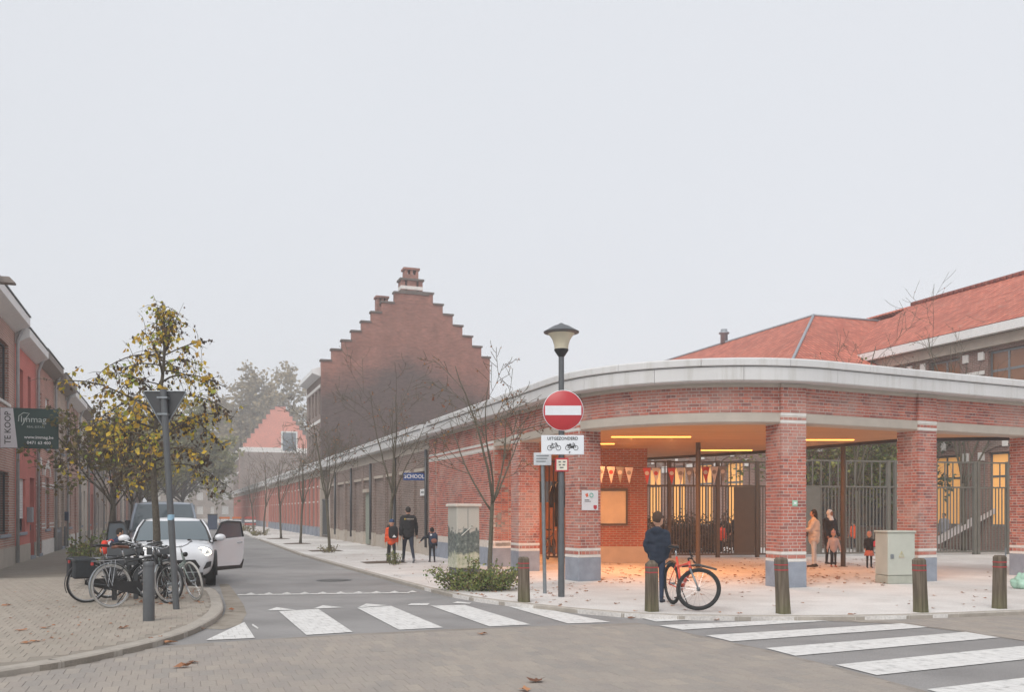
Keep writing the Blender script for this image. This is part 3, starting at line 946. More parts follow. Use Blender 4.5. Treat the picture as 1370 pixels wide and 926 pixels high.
# ---------------------------------------------------------------- fences behind the canopy
def fence(name, label, p, q, mat, posts, pitch, up_pitch, solid=None, zt=3.38, zm=2.5, gate=None):
    d = q-p; L = d.length; an = math.atan2(d.y, d.x)
    f = thing(name, label, 'fence', p, an)
    r0 = MB(); r0.box(0, L, -0.03, 0.03, 0.08, 0.14); r0.build('bottom_rail', mat, f)
    r1 = MB(); r1.box(0, L, -0.03, 0.03, zm-0.03, zm+0.03); r1.build('middle_rail', mat, f)
    r2 = MB(); r2.box(0, L, -0.03, 0.03, zt-0.06, zt); r2.build('top_rail', mat, f)
    lo = MB(); lo.box(-0.014, 0.014, -0.02, 0.02, 0.141, zm-0.031); lme = lo.mesh('bar', mat)
    up = MB(); up.box(-0.016, 0.016, -0.02, 0.02, zm+0.031, zt-0.061); ume2 = up.mesh('bar', mat)
    s = pitch
    while s < L-0.03:
        if not any(abs(s-t) < 0.1 for t in posts) and not (solid and solid[0]-0.02 < s < solid[1]+0.02): link('bar', lme, f, (s, 0, 0))
        s += pitch
    s = up_pitch/2
    while s < L:
        if not any(abs(s-t) < 0.1 for t in posts): link('bar', ume2, f, (s, 0, 0))
        s += up_pitch
    for t in posts:
        mb = MB(); mb.cbox(t-0.06, t+0.06, -0.07, 0.07, 0, zt+0.02, 0.006); mb.build('post', mat, f)
    if solid:
        mb = MB(); mb.box(solid[0], solid[1], -0.025, 0.025, 0.145, zm-0.035); mb.build('solid_panel', mat, f)
    return f
fa0, fa1 = Vector((4.45, 30.9, 0)), Vector((9.35, 31.6, 0))
fence('bar_gate', 'bronze barred gate with one solid panel behind the canopy', fa0, fa1, MT['brown_metal'], (0.06, 1.0, 2.75, 4.2), 0.105, 0.34, (3.35, 4.1), zt=3.36)
fb0, fb1 = Vector((9.55, 31.7, 0)), Vector((20.5, 34.2, 0))
fence('yard_fence', 'grey-green barred fence with heavy posts before the school yard', fb0, fb1, MT['fence'], (0.1, 4.25, 4.55, 7.9, 8.05, 9.35, 10.9), 0.14, 0.34, (0.9, 1.5), zt=3.46)
# dark fence inside the bicycle store
ff0, ff1 = Vector((1.02, 29.2, 0)), Vector((1.95, 29.0, 0))
f = thing('store_gate', 'dark slatted gate of the bicycle store between two brick columns', 'gate', ff0, math.atan2(ff1.y-ff0.y, ff1.x-ff0.x))
L = (ff1-ff0).length
mb = MB(); mb.box(0, L, -0.03, 0.03, 0.1, 0.16); mb.box(0, L, -0.03, 0.03, 3.2, 3.26); mb.build('rails', MT['brown_metal'], f)
sm = MB(); sm.box(-0.02, 0.02, -0.025, 0.025, 0.161, 3.199); sme = sm.mesh('slat', MT['brown_metal'])
for i in range(7): link('slat', sme, f, (0.05+i*(L-0.1)/6, 0, 0))
for i in range(2):
    mb = MB(); mb.box(-0.9-i*0.16, -0.82-i*0.16, -0.05, 0.03, 0, Z_BEAM0); mb.build('post', MT['dark_metal'], f)

# ---------------------------------------------------------------- bunting
bt = thing('bunting', 'string of red, white and grey triangular flags hung under the canopy', 'bunting', (2.7, 26.6, 2.9))
fl_r, fl_w, fl_g = plain('flag_red', S('#bf4640'), 0.8, var=0.05), plain('flag_white', S('#cfc4bd'), 0.8, var=0.05), plain('flag_grey', S('#8d8884'), 0.8, var=0.05)
pts = []
for x, k in ((804,'w'),(817.5,'r'),(829.5,'g'),(841.5,'w'),(865.5,'R'),(877.5,'r'),(898.5,'R'),(910.5,'w'),(922,'g'),(932.5,'w'),(944,'R'),(955.5,'w'),(967,'g')):
    X = (x-685)/FPX*26.6-2.7; z = 0.05-0.05*math.sin((x-804)/163*math.pi)
    base, emb = {'w': (fl_w, fl_g), 'r': (fl_w, fl_r), 'R': (fl_r, fl_w), 'g': (fl_g, fl_w)}[k]
    mb = MB(); mb.prism([(X-0.125, z), (X+0.125, z), (X+0.01, z-0.5)], -0.003, 0.003, 'y'); f = mb.build('flag', base, bt)
    mb = MB(); mb.lathe([(0.062, 0), (0.062, 0.003)], 16, (X, -0.004, z-0.16), (0, -1, 0)); mb.build('emblem', emb, f)
    pts.append((X, 0, z+0.004))
mb = MB(); mb.tube([(-0.9, 0, 0.12)]+pts+[(4.4, 0.1, 0.25)], 0.006, 5); mb.build('string', MT['black'], bt)
# ================================================================== BUILDINGS
def facade(mb, W, H, ops, y=0.0, rev=0.16, z0=0.0, mi=None):
    """wall face at y looking to -y, with rectangular openings (x0,x1,z0,z1) and their reveals"""
    xs = sorted(set([0, W] + [o[0] for o in ops] + [o[1] for o in ops]))
    zs = sorted(set([z0, H] + [o[2] for o in ops] + [o[3] for o in ops]))
    for i in range(len(xs)-1):
        for j in range(len(zs)-1):
            cx, cz = (xs[i]+xs[i+1])/2, (zs[j]+zs[j+1])/2
            if any(o[0] < cx < o[1] and o[2] < cz < o[3] for o in ops): continue
            mb.add([(xs[i],y,zs[j]),(xs[i+1],y,zs[j]),(xs[i+1],y,zs[j+1]),(xs[i],y,zs[j+1])], [(0,1,2,3)], mi)
    for a, b, c, d in ops:
        mb.add([(a,y,c),(b,y,c),(b,y,d),(a,y,d),(a,y+rev,c),(b,y+rev,c),(b,y+rev,d),(a,y+rev,d)], [(0,4,5,1),(1,5,6,2),(2,6,7,3),(3,7,4,0)], mi)

def window(par, x0, x1, z0, z1, y=0.10, frame=None, glass=None, nx=1, nz=1, shutter=0.0, sill=True, sillm=None, fw=0.06):
    fm = frame or MT['pvc']; gm = glass or MT['glass']
    mb = MB()
    mb.box(x0, x1, y, y+0.05, z0, z0+fw); mb.box(x0, x1, y, y+0.05, z1-fw, z1)
    mb.box(x0, x0+fw, y, y+0.05, z0+fw, z1-fw); mb.box(x1-fw, x1, y, y+0.05, z0+fw, z1-fw)
    for i in range(1, nx):
        x = x0+(x1-x0)*i/nx; mb.box(x-fw/2, x+fw/2, y+0.002, y+0.05, z0+fw, z1-fw)
    for i in range(1, nz):
        z = z0+(z1-z0)*i/nz
        mb.box(x0+fw, x1-fw, y+0.004, y+0.048, z-fw/2, z+fw/2)
    w = mb.build('window', fm, par)
    for i in range(nx):
        a = x0+(x1-x0)*i/nx; b = x0+(x1-x0)*(i+1)/nx
        mb = MB(); mb.box(a+fw*0.5, b-fw*0.5, y+0.025, y+0.035, z0+fw*0.5, z1-fw*0.5); mb.build('pane', gm, w)
    if shutter > 0:
        zz = z1-(z1-z0)*shutter; n = max(4, int((z1-zz)/0.08)); mb = MB()
        for i in range(n):
            mb.box(x0+0.01, x1-0.01, y-0.03, y-0.004, zz+(z1-zz)*i/n+0.006, zz+(z1-zz)*(i+1)/n)
        mb.build('shutter', MT['white_paint'], w)
    if sill:
        mb = MB(); mb.cbox(x0-0.06, x1+0.06, -0.06, y+0.02, z0-0.10, z0-0.002, 0.01); mb.build('sill', sillm or MT['bluestone'], w)
    return w

def door(par, x0, x1, z1, m, y=0.13, top=0.45, glass=None):
    mb = MB(); mb.box(x0+0.02, x1-0.02, y, y+0.05, 0.1, z1-top); d = mb.build('door', m, par)
    w = x1-x0
    mb = MB()
    for zz0, zz1 in ((0.25, 0.9), (1.05, z1-top-0.15)):
        mb.box(x0+w*0.22, x1-w*0.22, y-0.012, y, zz0, zz1)
    mb.build('door_panel', m, d)
    mb = MB(); mb.box(x1-0.16, x1-0.12, y-0.05, y, 0.95, 1.15); mb.build('handle', MT['chrome'], d)
    if top > 0.1:
        mb = MB(); mb.box(x0+0.02, x1-0.02, y+0.01, y+0.04, z1-top+0.03, z1-0.02); mb.build('fanlight', glass or MT['glass'], par)
    mb = MB(); mb.box(x0, x1, -0.05, y+0.06, 0.0, 0.10); mb.build('doorstep', MT['bluestone'], par)

BK = dict(
 brown=brickmat('brown_house_brick', S('#b37f71'), S('#a27063'), S('#bbb0a6')),
 red=brickmat('red_house_brick', S('#b87363'), S('#a56557'), S('#bdaea3')),
 tan=brickmat('tan_house_brick', S('#bfa797'), S('#ae9787'), S('#c0b6ac')),
 grey=brickmat('grey_house_brick', S('#a2968e'), S('#918680'), S('#b0a8a1')),
 dark=brickmat('dark_wall_brick', S('#836e66'), S('#725f58'), S('#958b83')),
 salmon=plain('salmon_render', S('#c9746a'), 0.85, var=0.07, scale=1.2, bmp=0.05),
 cream=plain('cream_render', S('#cfc4b8'), 0.85, var=0.08, scale=1.2),
 redpaint=plain('red_render', S('#b57468'), 0.85, var=0.08, scale=1.2),
)
MT['slate'] = plain('dark_roof', S('#5b5656'), 0.8, var=0.15, scale=5)
MT['door_brown'] = plain('brown_door', S('#6d4a3c'), 0.5, var=0.08)
MT['door_grey'] = plain('grey_door', S('#66686a'), 0.5, var=0.08)
MT['door_white'] = plain('white_door', S('#c9c9c7'), 0.5, var=0.05)
MT['soffit'] = plain('timber_soffit', S('#8e857f'), 0.7, var=0.08)
MT['dark_frame'] = plain('dark_window_frame', S('#33373a'), 0.45, var=0.05)

def house(label, a0, a1, H, wall, ops, cornice=0.35, corm=None, plinth=None, plinth_h=0.55, pipe=True, extra=None, dep=8.5, b=-4.6, boxg=0.28):
    W = a1-a0-0.012
    h = thing('row_house', label, 'house', ST(a0, b), TH+math.pi/2, 'terraced houses along the side street')
    rects = [o[1:5] for o in ops]
    mb = MB(); facade(mb, W, H, rects)
    mb.box(0.0, W, 0.17, dep, 0, H-0.01)
    o = mb.build('wall', wall, h, fix=False)
    for op in ops:
        k, x0, x1, z0, z1 = op[:5]; kw = op[5] if len(op) > 5 else {}
        if k == 'w': window(h, x0, x1, z0, z1, **kw)
        elif k == 'd': door(h, x0, x1, z1, kw.get('m', MT['door_brown']))
    # plinth in front of the wall foot, left open at doors
    ds = sorted((o[1], o[2]) for o in ops if o[0] == 'd'); x = 0.0
    mb = MB()
    for d0, d1 in ds + [(W, W)]:
        if d0-x > 0.05: mb.box(x, d0, -0.025, 0.01, 0, plinth_h)
        x = d1
    if mb.v: mb.build('plinth', plinth or MT['bluestone'], h)
    c = cornice
    mb = MB(); mb.prism([(0.0, H-0.32), (-0.06, H-0.30), (-c+0.03, H-0.12), (-c, H-0.10), (-c, H+0.14), (-c+0.03, H+0.16), (0.3, H+0.16), (0.3, H-0.32)], 0.01, W-0.01, 'x')
    cm = mb.build('cornice', corm or MT['white_paint'], h)
    mb = MB(); mb.box(0.03, W-0.03, -c-0.03, -c+0.06, H+0.165, H+0.20); mb.build('gutter_edge', MT['dark_metal'], cm)
    mb = MB(); mb.prism([(-c+0.12, H+0.17), (dep*0.5, H+1.5), (dep, H+0.17)], 0.02, W-0.02, 'x'); mb.build('roof', MT['slate'], h)
    if pipe:
        mb = MB(); mb.tube([(W-0.08, -0.09, 0.05), (W-0.08, -0.09, H-0.55), (W-0.08, -0.20, H-0.25), (W-0.08, -c+0.1, H-0.05)], 0.05, 8)
        mb.build('downpipe', MT['pipe'], h, smooth=True)
    return h
W_ = lambda **k: k
dk = W_(frame=MT['dark_frame'], nx=2)
A = [a_at_px(x, -4.6) for x in (20, 48, 72, 88, 105, 117, 125, 140)]
A = [round(x, 2) for x in A]
lim = A[0]-7.2
h1 = house('brown brick terraced house with dark framed windows and the estate sign on it', lim, A[0], 7.35, BK['brown'],
   [('w', 4.6, 6.15, 0.95, 2.75, W_(frame=MT['dark_frame'], nx=2)), ('w', 2.3, 3.8, 0.95, 2.75, W_(frame=MT['dark_frame'], nx=2)), ('w', 4.5, 6.1, 4.75, 6.45, W_(frame=MT['dark_frame'], nx=2, sillm=MT['white_stone'])), ('w', 1.9, 3.5, 4.75, 6.45, W_(frame=MT['dark_frame'], nx=2)), ('d', 0.6, 1.6, 0.0, 2.7)],
   0.42, MT['white_paint'], MT['concrete'])
W2 = A[1]-A[0]
h2 = house('salmon red rendered house with a white roller shutter half down', A[0], A[1], 7.05, BK['salmon'],
   [('w', 0.55, 2.0, 0.95, 2.65, W_(shutter=0.75, frame=MT['dark_frame'])), ('d', 2.95, 3.95, 0, 2.75), ('w', 0.9, 1.55, 4.1, 6.1, W_(frame=MT['dark_frame'], sill=False)), ('w', 2.5, 3.15, 4.1, 6.1, W_(frame=MT['dark_frame'], sill=False))],
   0.40, MT['white_paint'], MT['concrete'])
W3 = A[2]-A[1]
h3 = house('red brick house with white stone bands and arched tops over narrow windows', A[1], A[2], 7.15, BK['red'],
   [('d', 0.5, 1.4, 0, 2.9), ('w', 2.4, 3.5, 0.95, 2.9), ('w', 0.55, 1.4, 4.0, 5.9, W_(shutter=0.45)), ('w', 2.4, 3.4, 4.0, 5.9, W_(shutter=0.45))], 0.36, MT['soffit'], MT['white_stone'])
mb = MB()
for z in (0.98, 1.12, 2.5, 2.62, 4.9, 5.02):
    for x0, x1 in ((0, 0.48), (1.42, 2.3), (3.52, W3-0.05)): mb.box(x0, x1, -0.018, 0.004, z, z+0.06)
mb.build('stone_band', MT['white_stone'], h3)
for xc, r in ((0.95, 0.62), (2.95, 0.72)):
    mb = MB(); n = 10
    for i in range(n):
        t0, t1 = math.pi*i/n, math.pi*(i+1)/n
        p = [(xc-r*math.cos(t0), 2.95+0.5*r*math.sin(t0)), (xc-r*math.cos(t1), 2.95+0.5*r*math.sin(t1)), (xc-(r+0.13)*math.cos(t1), 2.95+(0.5*r+0.13)*math.sin(t1)), (xc-(r+0.13)*math.cos(t0), 2.95+(0.5*r+0.13)*math.sin(t0))]
        mb.prism(p, -0.03, 0.01, 'y')
    mb.cbox(xc-0.14, xc+0.14, -0.06, 0.01, 3.22, 3.55, 0.02)
    mb.build('arched_lintel', MT['white_stone'], h3)
h4 = house('tan brick house with a grey door beside a dark tall window', A[2], A[3], 7.0, BK['tan'],
   [('w', 0.5, 1.6, 0.85, 2.85, dk), ('d', 2.5, 3.5, 0, 2.8, W_(m=MT['door_grey'])), ('w', 0.5, 1.6, 4.1, 5.9), ('w', 2.4, 3.4, 4.1, 5.9)], 0.45, MT['soffit'], MT['grey_metal'], 0.95)
h5 = house('brown brick house with a closed white shutter over its street window', A[3], A[4], 6.85, BK['brown'],
   [('w', 0.6, 2.2, 0.9, 2.7, W_(shutter=0.9)), ('d', 3.6, 4.5, 0, 2.75, W_(m=MT['door_brown'])), ('w', 0.6, 2.2, 4.0, 5.8, W_(shutter=0.5)), ('w', 3.4, 4.8, 4.0, 5.8)], 0.4, MT['white_paint'], MT['white_stone'])
h6 = house('cream rendered narrow house between brown and red neighbours', A[4], A[5], 6.9, BK['cream'],
   [('w', 0.6, 1.7, 0.9, 2.6), ('d', 2.6, 3.6, 0, 2.7, W_(m=MT['door_white'])), ('w', 0.6, 1.7, 4.0, 5.7), ('w', 2.7, 3.8, 4.0, 5.7)], 0.35, MT['soffit'], MT['concrete'])
h7 = house('small red rendered house with a single brown door', A[5], A[6], 6.5, BK['redpaint'],
   [('w', 0.6, 1.7, 0.9, 2.6), ('d', 2.4, 3.3, 0, 2.6), ('w', 0.7, 1.7, 3.9, 5.5), ('w', 2.3, 3.2, 3.9, 5.5)], 0.35, MT['white_paint'], MT['concrete'])
a = A[6]
far = [('grey brick house with wide white windows next to the small red house', 'grey', 7.0, 6.6), ('far tan brick house with white door and white window frames', 'tan', 6.2, 6.8), ('far red brick house in the mist beyond the tan house', 'red', 6.4, 7.0),
       ('hazy brown brick house down the terrace with a soffit cornice', 'brown', 6.8, 6.7), ('hazy cream house far down the terrace', 'cream', 6.5, 6.9), ('faint red brick house near the far end of the terrace', 'red', 8, 7.3), ('faint grey house at the far end of the terrace', 'grey', 14, 7.0), ('last faint brown house closing the terrace', 'brown', 24, 7.2)]
for i, (lab, bk, w, hh) in enumerate(far):
    ops = [('w', 0.6, 2.2, 0.9, 2.7, W_(shutter=0.6 if i % 2 else 0)), ('d', 3.0, 4.0, 0, 2.7, W_(m=MT['door_white'])), ('w', 0.6, 2.0, 4.0, 5.7), ('w', 3.2, 4.6, 4.0, 5.7)]
    x = 6.0
    while x+2 < w:
        ops += [('w', x, x+1.4, 0.9, 2.7), ('w', x, x+1.4, 4.0, 5.7)]; x += 3.0
    house(lab, a, a+w, hh, BK[bk], ops, 0.35, MT['white_paint'] if i % 2 else MT['soffit'], MT['concrete']); a += w

# letterbox and utility details on the near houses
mb = MB(); mb.cbox(2.3, 2.62, -0.16, 0.0, 1.25, 1.75, 0.01); mb.build('meter_box', MT['zinc'], h2)
mb = MB(); mb.cbox(3.62, 3.95, -0.15, 0.0, 1.2, 1.6, 0.01); mb.build('letterbox', plain('blue_box', S('#34465e'), 0.5), h4)

# ---------------------------------------------------------------- brown street wall
MT['lime'] = plain('pale_lintel', S('#b5aa9e'), 0.85, var=0.1, scale=3)
def street_wall(name, label, a_near, a_far, wall, bay, pil, lint, plm, b=8.56, fasc=True, pilm=None, bands=False, Hb=3.86):
    W = a_far-a_near
    t = thing(name, label, 'wall', ST(a_far, b), TH-math.pi/2)      # local x runs towards the camera
    mb = MB(); mb.box(0, W, 0.12, 0.6, 0, 4.2); mb.build('brickwork', wall, t)
    n = max(1, round(W/bay)); bw_ = W/n
    for i in range(n+1):
        x = min(max(i*bw_, pil/2), W-pil/2)
        mb = MB(); mb.box(x-pil/2, x+pil/2, 0.0, 0.119, 0.0, Hb); p = mb.build('pilaster', pilm or wall, t)
        mb = MB(); mb.cbox(x-pil/2-0.03, x+pil/2+0.03, -0.03, 0.118, 0.0, 0.62, 0.01); mb.build('pilaster_base', plm, p)
    for i in range(n):
        x0, x1 = i*bw_+pil/2+0.002, (i+1)*bw_-pil/2-0.002
        mb = MB(); mb.box(x0, x1, 0.09, 0.118, 0.0, 0.55); mb.build('plinth', plm, t)
        if lint:
            mb = MB(); mb.box(x0, x1, 0.03, 0.118, 3.25, Hb-0.004); mb.build('bay_head', wall, t)
            mb = MB(); mb.box(x0, x1, 0.02, 0.114, 3.12, 3.24); mb.build('lintel', MT['lime'], t)
            if i % 2 == 0:
                mb = MB(); mb.tube([(x1+0.02, -0.06, 0.3), (x1+0.02, -0.06, Hb)], 0.055, 8); mb.build('downpipe', MT['dark_metal'], t, smooth=True)
        if bands:
            for z in (2.2, 3.2):
                mb = MB(); mb.box(x0, x1, 0.085, 0.118, z, z+0.09); mb.build('stone_band', MT['white_stone'], t)
    mb = MB(); mb.box(0, W, 0.02, 0.6, Hb+0.002, 4.27); mb.build('beam', MT['concrete'], t)
    mb = MB(); mb.box(0, W, -0.31, 0.6, 4.275, 4.58); c = mb.build('lower_fascia', MT['cornice'], t)
    mb = MB(); mb.box(0, W, -0.355, 0.6, 4.60, 4.765); mb.build('upper_fascia', MT['cornice'], t)
    mb = MB(); mb.box(0, W, 0.1, 3.0, 4.58, 4.70); mb.build('roof', MT['roofing'], t)
    return t
a_p = toST(PT.at(PT.at_px(574))[0])[0] + 0.02
bwall = street_wall('street_wall', 'dark brown brick school wall with pale lintels and drainpipes along the pavement', a_p, 54.0, BK['dark'], 2.6, 0.45, True, MT['concrete'])
# green side door in the brown wall
mb = MB(); xd = 54.0-43.2
mb.box(xd, xd+0.85, 0.02, 0.06, 0.05, 2.5); dd = mb.build('door', plain('green_grey_door', S('#8b9286'), 0.6), bwall)
mb = MB(); mb.cbox(xd-0.1, xd+0.95, -0.12, 0.05, 2.52, 2.68, 0.01); mb.build('door_hood', MT['lime'], bwall)
street_wall('red_street_wall', 'red brick school range with many slim pilasters further up the street', 58.0, 92.0, BK['dark'], 2.0, 0.55, False, MT['bluestone'], pilm=BK['redpaint'], bands=True)
street_wall('far_street_wall', 'hazy far red brick range past the slim pilaster wall', 96.0, 150.0, BK['red'], 2.6, 0.6, False, MT['bluestone'], pilm=BK['redpaint'], bands=True)
# gateway between them
gw = thing('service_gate', 'grey service gate with a metal cabinet between the brown and red walls', 'gate', ST(58.0, 8.56), TH-math.pi/2)
for x in (0.15, 3.85):
    mb = MB(); mb.cbox(x-0.15, x+0.15, 0, 0.3, 0, 3.8, 0.01); mb.build('pillar', MT['concrete'], gw)
mb = MB(); mb.box(0.3, 3.7, 0.1, 0.16, 0.1, 0.2); mb.box(0.3, 3.7, 0.1, 0.16, 2.3, 2.4); mb.build('rails', MT['grey_metal'], gw)
sm = MB(); sm.box(-0.03, 0.03, 0.105, 0.155, 0.201, 2.299); sme = sm.mesh('bar', MT['grey_metal'])
for i in range(14): link('bar', sme, gw, (0.5+i*0.235, 0, 0))
mb = MB(); mb.box(0.0, 4.0, 0.3, 0.5, 0, 4.2); mb.build('rear_wall', BK['dark'], gw)
mb = MB(); mb.box(0, 4, -0.31, 0.6, 4.27, 4.765); mb.build('fascia', MT['cornice'], gw)

# small house-number plate and the blue school sign
sg = thing('school_sign', 'blue school sign with white capital letters projecting from the brown wall', 'sign', ST(31.75, 7.68, 2.74), TH)
MT['sign_blue'] = plain('sign_blue', S('#2a5290'), 0.4, var=0.04); MT['sign_white'] = plain('sign_white', S('#e8e9ea'), 0.4, var=0.0)
mb = MB(); mb.cbox(0, 0.80, -0.015, 0.015, 0, 0.27, 0.004); mb.build('plate', MT['sign_blue'], sg)
mb = MB(); mb.box(0.80, 0.90, -0.02, 0.02, 0.05, 0.09); mb.box(0.80, 0.90, -0.02, 0.02, 0.18, 0.22); mb.build('bracket', MT['dark_metal'], sg)
def text(par, s, size, loc, mat, name='lettering', align='CENTER', rot=(R(90), 0, 0), ext=0.002, sx=1.0, bold=0.0):
    cu = bpy.data.curves.new(name, 'FONT'); cu.body = s; cu.size = size; cu.align_x = align; cu.align_y = 'CENTER'; cu.extrude = ext; cu.offset = bold
    cu.resolution_u = 2
    tmp = bpy.data.objects.new('tmp', cu); COL.objects.link(tmp)
    dg = bpy.context.evaluated_depsgraph_get()
    me = bpy.data.meshes.new_from_object(tmp.evaluated_get(dg)); me.name = name
    bpy.data.objects.remove(tmp)
    me.materials.clear(); me.materials.append(mat)
    o = link(name, me, par, loc, rot); o.scale = (sx, 1, 1)
    return o
text(sg, 'SCHOOL', 0.20, (0.40, -0.018, 0.135), MT['sign_white'], bold=0.004, sx=0.93)
ns = thing('notice_plate', 'small white plate on the brown wall below the blue school sign', 'plate', ST(32.6, 8.63, 2.2), TH-math.pi/2)
mb = MB(); mb.cbox(-0.35, 0.35, -0.02, 0.015, 0, 0.25, 0.004); mb.build('plate', MT['sign_white'], ns)
mb = MB(); mb.box(-0.2, 0.2, -0.024, -0.0195, 0.1, 0.16); mb.build('print', MT['galv'], ns)

# ---------------------------------------------------------------- stepped-gable school buildings
def gable_weather(nt, col, tc, sp):
    # upper, later masonry is redder; the joint follows the old roof line and is uneven
    mp_ = nd(nt, 'ShaderNodeMapping'); mp_.inputs['Scale'].default_value = (1.0, 1.0, 2.6); nt.links.new(tc.outputs['Object'], mp_.inputs['Vector'])
    n = noise(nt, 0.45, 12.0, mp_.outputs[0], 0.86)
    dx = nd(nt, 'ShaderNodeMath', operation='ADD'); dx.inputs[1].default_value = -6.3; nt.links.new(sp.outputs[0], dx.inputs[0])
    ab = nd(nt, 'ShaderNodeMath', operation='ABSOLUTE'); nt.links.new(dx.outputs[0], ab.inputs[0])
    k = nd(nt, 'ShaderNodeMath', operation='MULTIPLY_ADD'); k.inputs[1].default_value = 0.42; nt.links.new(ab.outputs[0], k.inputs[0]); nt.links.new(sp.outputs[2], k.inputs[2])
    k2 = nd(nt, 'ShaderNodeMath', operation='MULTIPLY_ADD'); k2.inputs[1].default_value = 5.0; nt.links.new(n, k2.inputs[0]); nt.links.new(k.outputs[0], k2.inputs[2])
    f = nd(nt, 'ShaderNodeMapRange'); f.inputs['From Min'].default_value = 14.4; f.inputs['From Max'].default_value = 16.6; nt.links.new(k2.outputs[0], f.inputs['Value'])
    dark = mixc(nt, 0.72, mixc(nt, 1.0, col, S('#a09a9a'), 'MULTIPLY'), S('#625a58'))
    out_ = mixc(nt, f.outputs[0], dark, col)
    mp2_ = nd(nt, 'ShaderNodeMapping'); mp2_.inputs['Scale'].default_value = (2.2, 2.2, 7.0); nt.links.new(tc.outputs['Object'], mp2_.inputs['Vector'])
    st_ = noise(nt, 1.0, 8.0, mp2_.outputs[0], 0.75)
    return mixc(nt, 1.0, out_, ramp(nt, st_, [(0.3, 0.62), (0.5, 1.0), (0.7, 1.3)]), 'MULTIPLY')
BK['gable'] = brickmat('stepped_gable_brick', S('#a0604f'), S('#895043'), S('#8f8078'), weather=gable_weather)
BK['pink'] = plain('pink_painted_wall', S('#d08a7a'), 0.9, var=0.08, scale=0.6)
MT['coping'] = plain('coping_stone', S('#675f5a'), 0.9, var=0.15)
def gable_building(name, label, px_left, b, px_steps_l, px_steps_r, px_right, base_wall, top_wall, dep, ridge_px, ev_ops=True, chim=True, dark_below=None, win=None):
    a0 = a_at_px(px_left, b); o0 = ST(a0, b)
    def loc(x, y):
        k = (x-685)/FPX
        w = (k*o0.y-o0.x)/(RR.x-k*RR.y); Y = o0.y+RR.y*w
        return w, CAM_H+(HOR-y)/FPX*Y
    t = thing(name, label, 'building', o0, TH)
    poly = [(0, 0)]; caps = []
    prevw = None
    L = [loc(x, y) for x, y in px_steps_l]; Rr = [loc(x, y) for x, y in px_steps_r]
    for i, (w, z) in enumerate(L):
        w = max(w, 0.0)
        if i > 0: poly.append((w, L[i-1][1]))
        poly.append((w, z))
        caps.append((w-0.08, (L[i+1][0] if i+1 < len(L) else Rr[0][0]-0.3)+0.0, z))
    for i, (w, z) in enumerate(Rr):
        poly.append((w, z))
        if i+1 < len(Rr): poly.append((w, Rr[i+1][1]))
        else: poly.append((w, 0))
        if i > 0: caps.append((Rr[i-1][0], w+0.08, z))
        else: caps.append((L[-1][0]+0.4, w+0.08, z))
    Wd = Rr[-1][0]
    mb = MB(); mb.prism(poly, 0.0, 0.45, 'y'); g = mb.build('gable', top_wall, t)
    for x0, x1, z in caps:
        mb = MB(); mb.box(x0, x1, -0.08, 0.53, z+0.002, z+0.13); mb.build('coping', MT['coping'], g)
    He = L[0][1]-0.9
    rz = max(L[-1][1], Rr[0][1])-0.9
    mb = MB(); mb.prism([(0.0, He+0.1), (Wd/2, rz), (Wd, He+0.1)], 0.46, dep, 'y'); mb.build('roof', MT['slate'], t)
    # street side, looking to the left: openings in its own face
    ops = []
    x = 1.0
    while x+1.2 < dep:
        for z0, z1 in ((1.0, 3.4), (4.9, 7.4), (8.6, He-1.0)): ops.append((x, x+1.1, z0, z1))
        x += 1.75
    sb = MB(); sb.M = Matrix.Rotation(-math.pi/2, 4, 'Z') @ Matrix.Translation((-dep, 0, 0)); facade(sb, dep-0.46, He, ops, 0.0, 0.25)
    sw = sb.build('side_wall', base_wall, t, fix=False)
    for (x0, x1, z0, z1) in ops:
        mb = MB(); mb.M = sb.M; mb.box(x0, x1, 0.18, 0.22, z0, z1); w = mb.build('window', MT['dark_frame'], t)
        mb = MB(); mb.M = sb.M; mb.box(x0+0.08, x1-0.08, 0.165, 0.179, z0+0.08, z1-0.08); mb.build('pane', MT['glass_light'], w)
    mb = MB(); mb.M = sb.M
    for z in (4.2, 8.0, He-0.9): mb.box(0, dep-0.47, -0.03, 0.01, z, z+0.22)
    mb.build('stone_band', MT['white_stone'], t)
    mb = MB(); mb.box(0.26, Wd, 0.46, dep, 0, He); mb.build('walls', base_wall, t)
    mb = MB(); mb.prism([(0.0, He-0.15), (-0.6, He+0.05), (-0.6, He+0.35), (0.0, He+0.5)], 0.3, dep, 'y'); mb.build('eaves_cornice', MT['white_paint'], t)
    if chim:
        # twin chimney on the ridge, with open arches in its caps
        w0, z0 = loc(536.6, 405); w1, _ = loc(565.3, 405); _, z1 = loc(551, 372); _, z2 = loc(551, 358)
        mb = MB(); mb.box(w0, w1, -0.02, 0.9, z0, z1-0.95); mb.box(w0+0.0, w0+0.3, -0.02, 0.9, z1-0.95, z1-0.2); mb.box(w1-0.3, w1, -0.02, 0.9, z1-0.95, z1-0.2); mb.box((w0+w1)/2-0.35, (w0+w1)/2+0.35, -0.02, 0.9, z1-0.95, z1-0.2)
        ch = mb.build('chimney', top_wall, t)
        mb = MB(); mb.box(w0-0.1, w1+0.1, -0.12, 1.0, z1-0.2, z1-0.05); mb.build('cap', MT['coping'], ch)
        mb = MB(); zb_ = loc(551, 387.5)[1]; mb.box(w0-0.02, w1+0.02, -0.04, 0.92, zb_, zb_+0.25); mb.build('band', MT['white_stone'], ch)
        a, b2 = loc(542, 360)[0], loc(560, 360)[0]
        mb = MB()
        mb.box(a, b2, 0.05, 0.8, z1-0.05, z1+0.28)
        for q in (a, (a+b2)/2-0.1, b2-0.2): mb.box(q, q+0.2, 0.05, 0.8, z1+0.28, z2-0.16)
        mb.box(a-0.1, b2+0.1, -0.02, 0.9, z2-0.16, z2)
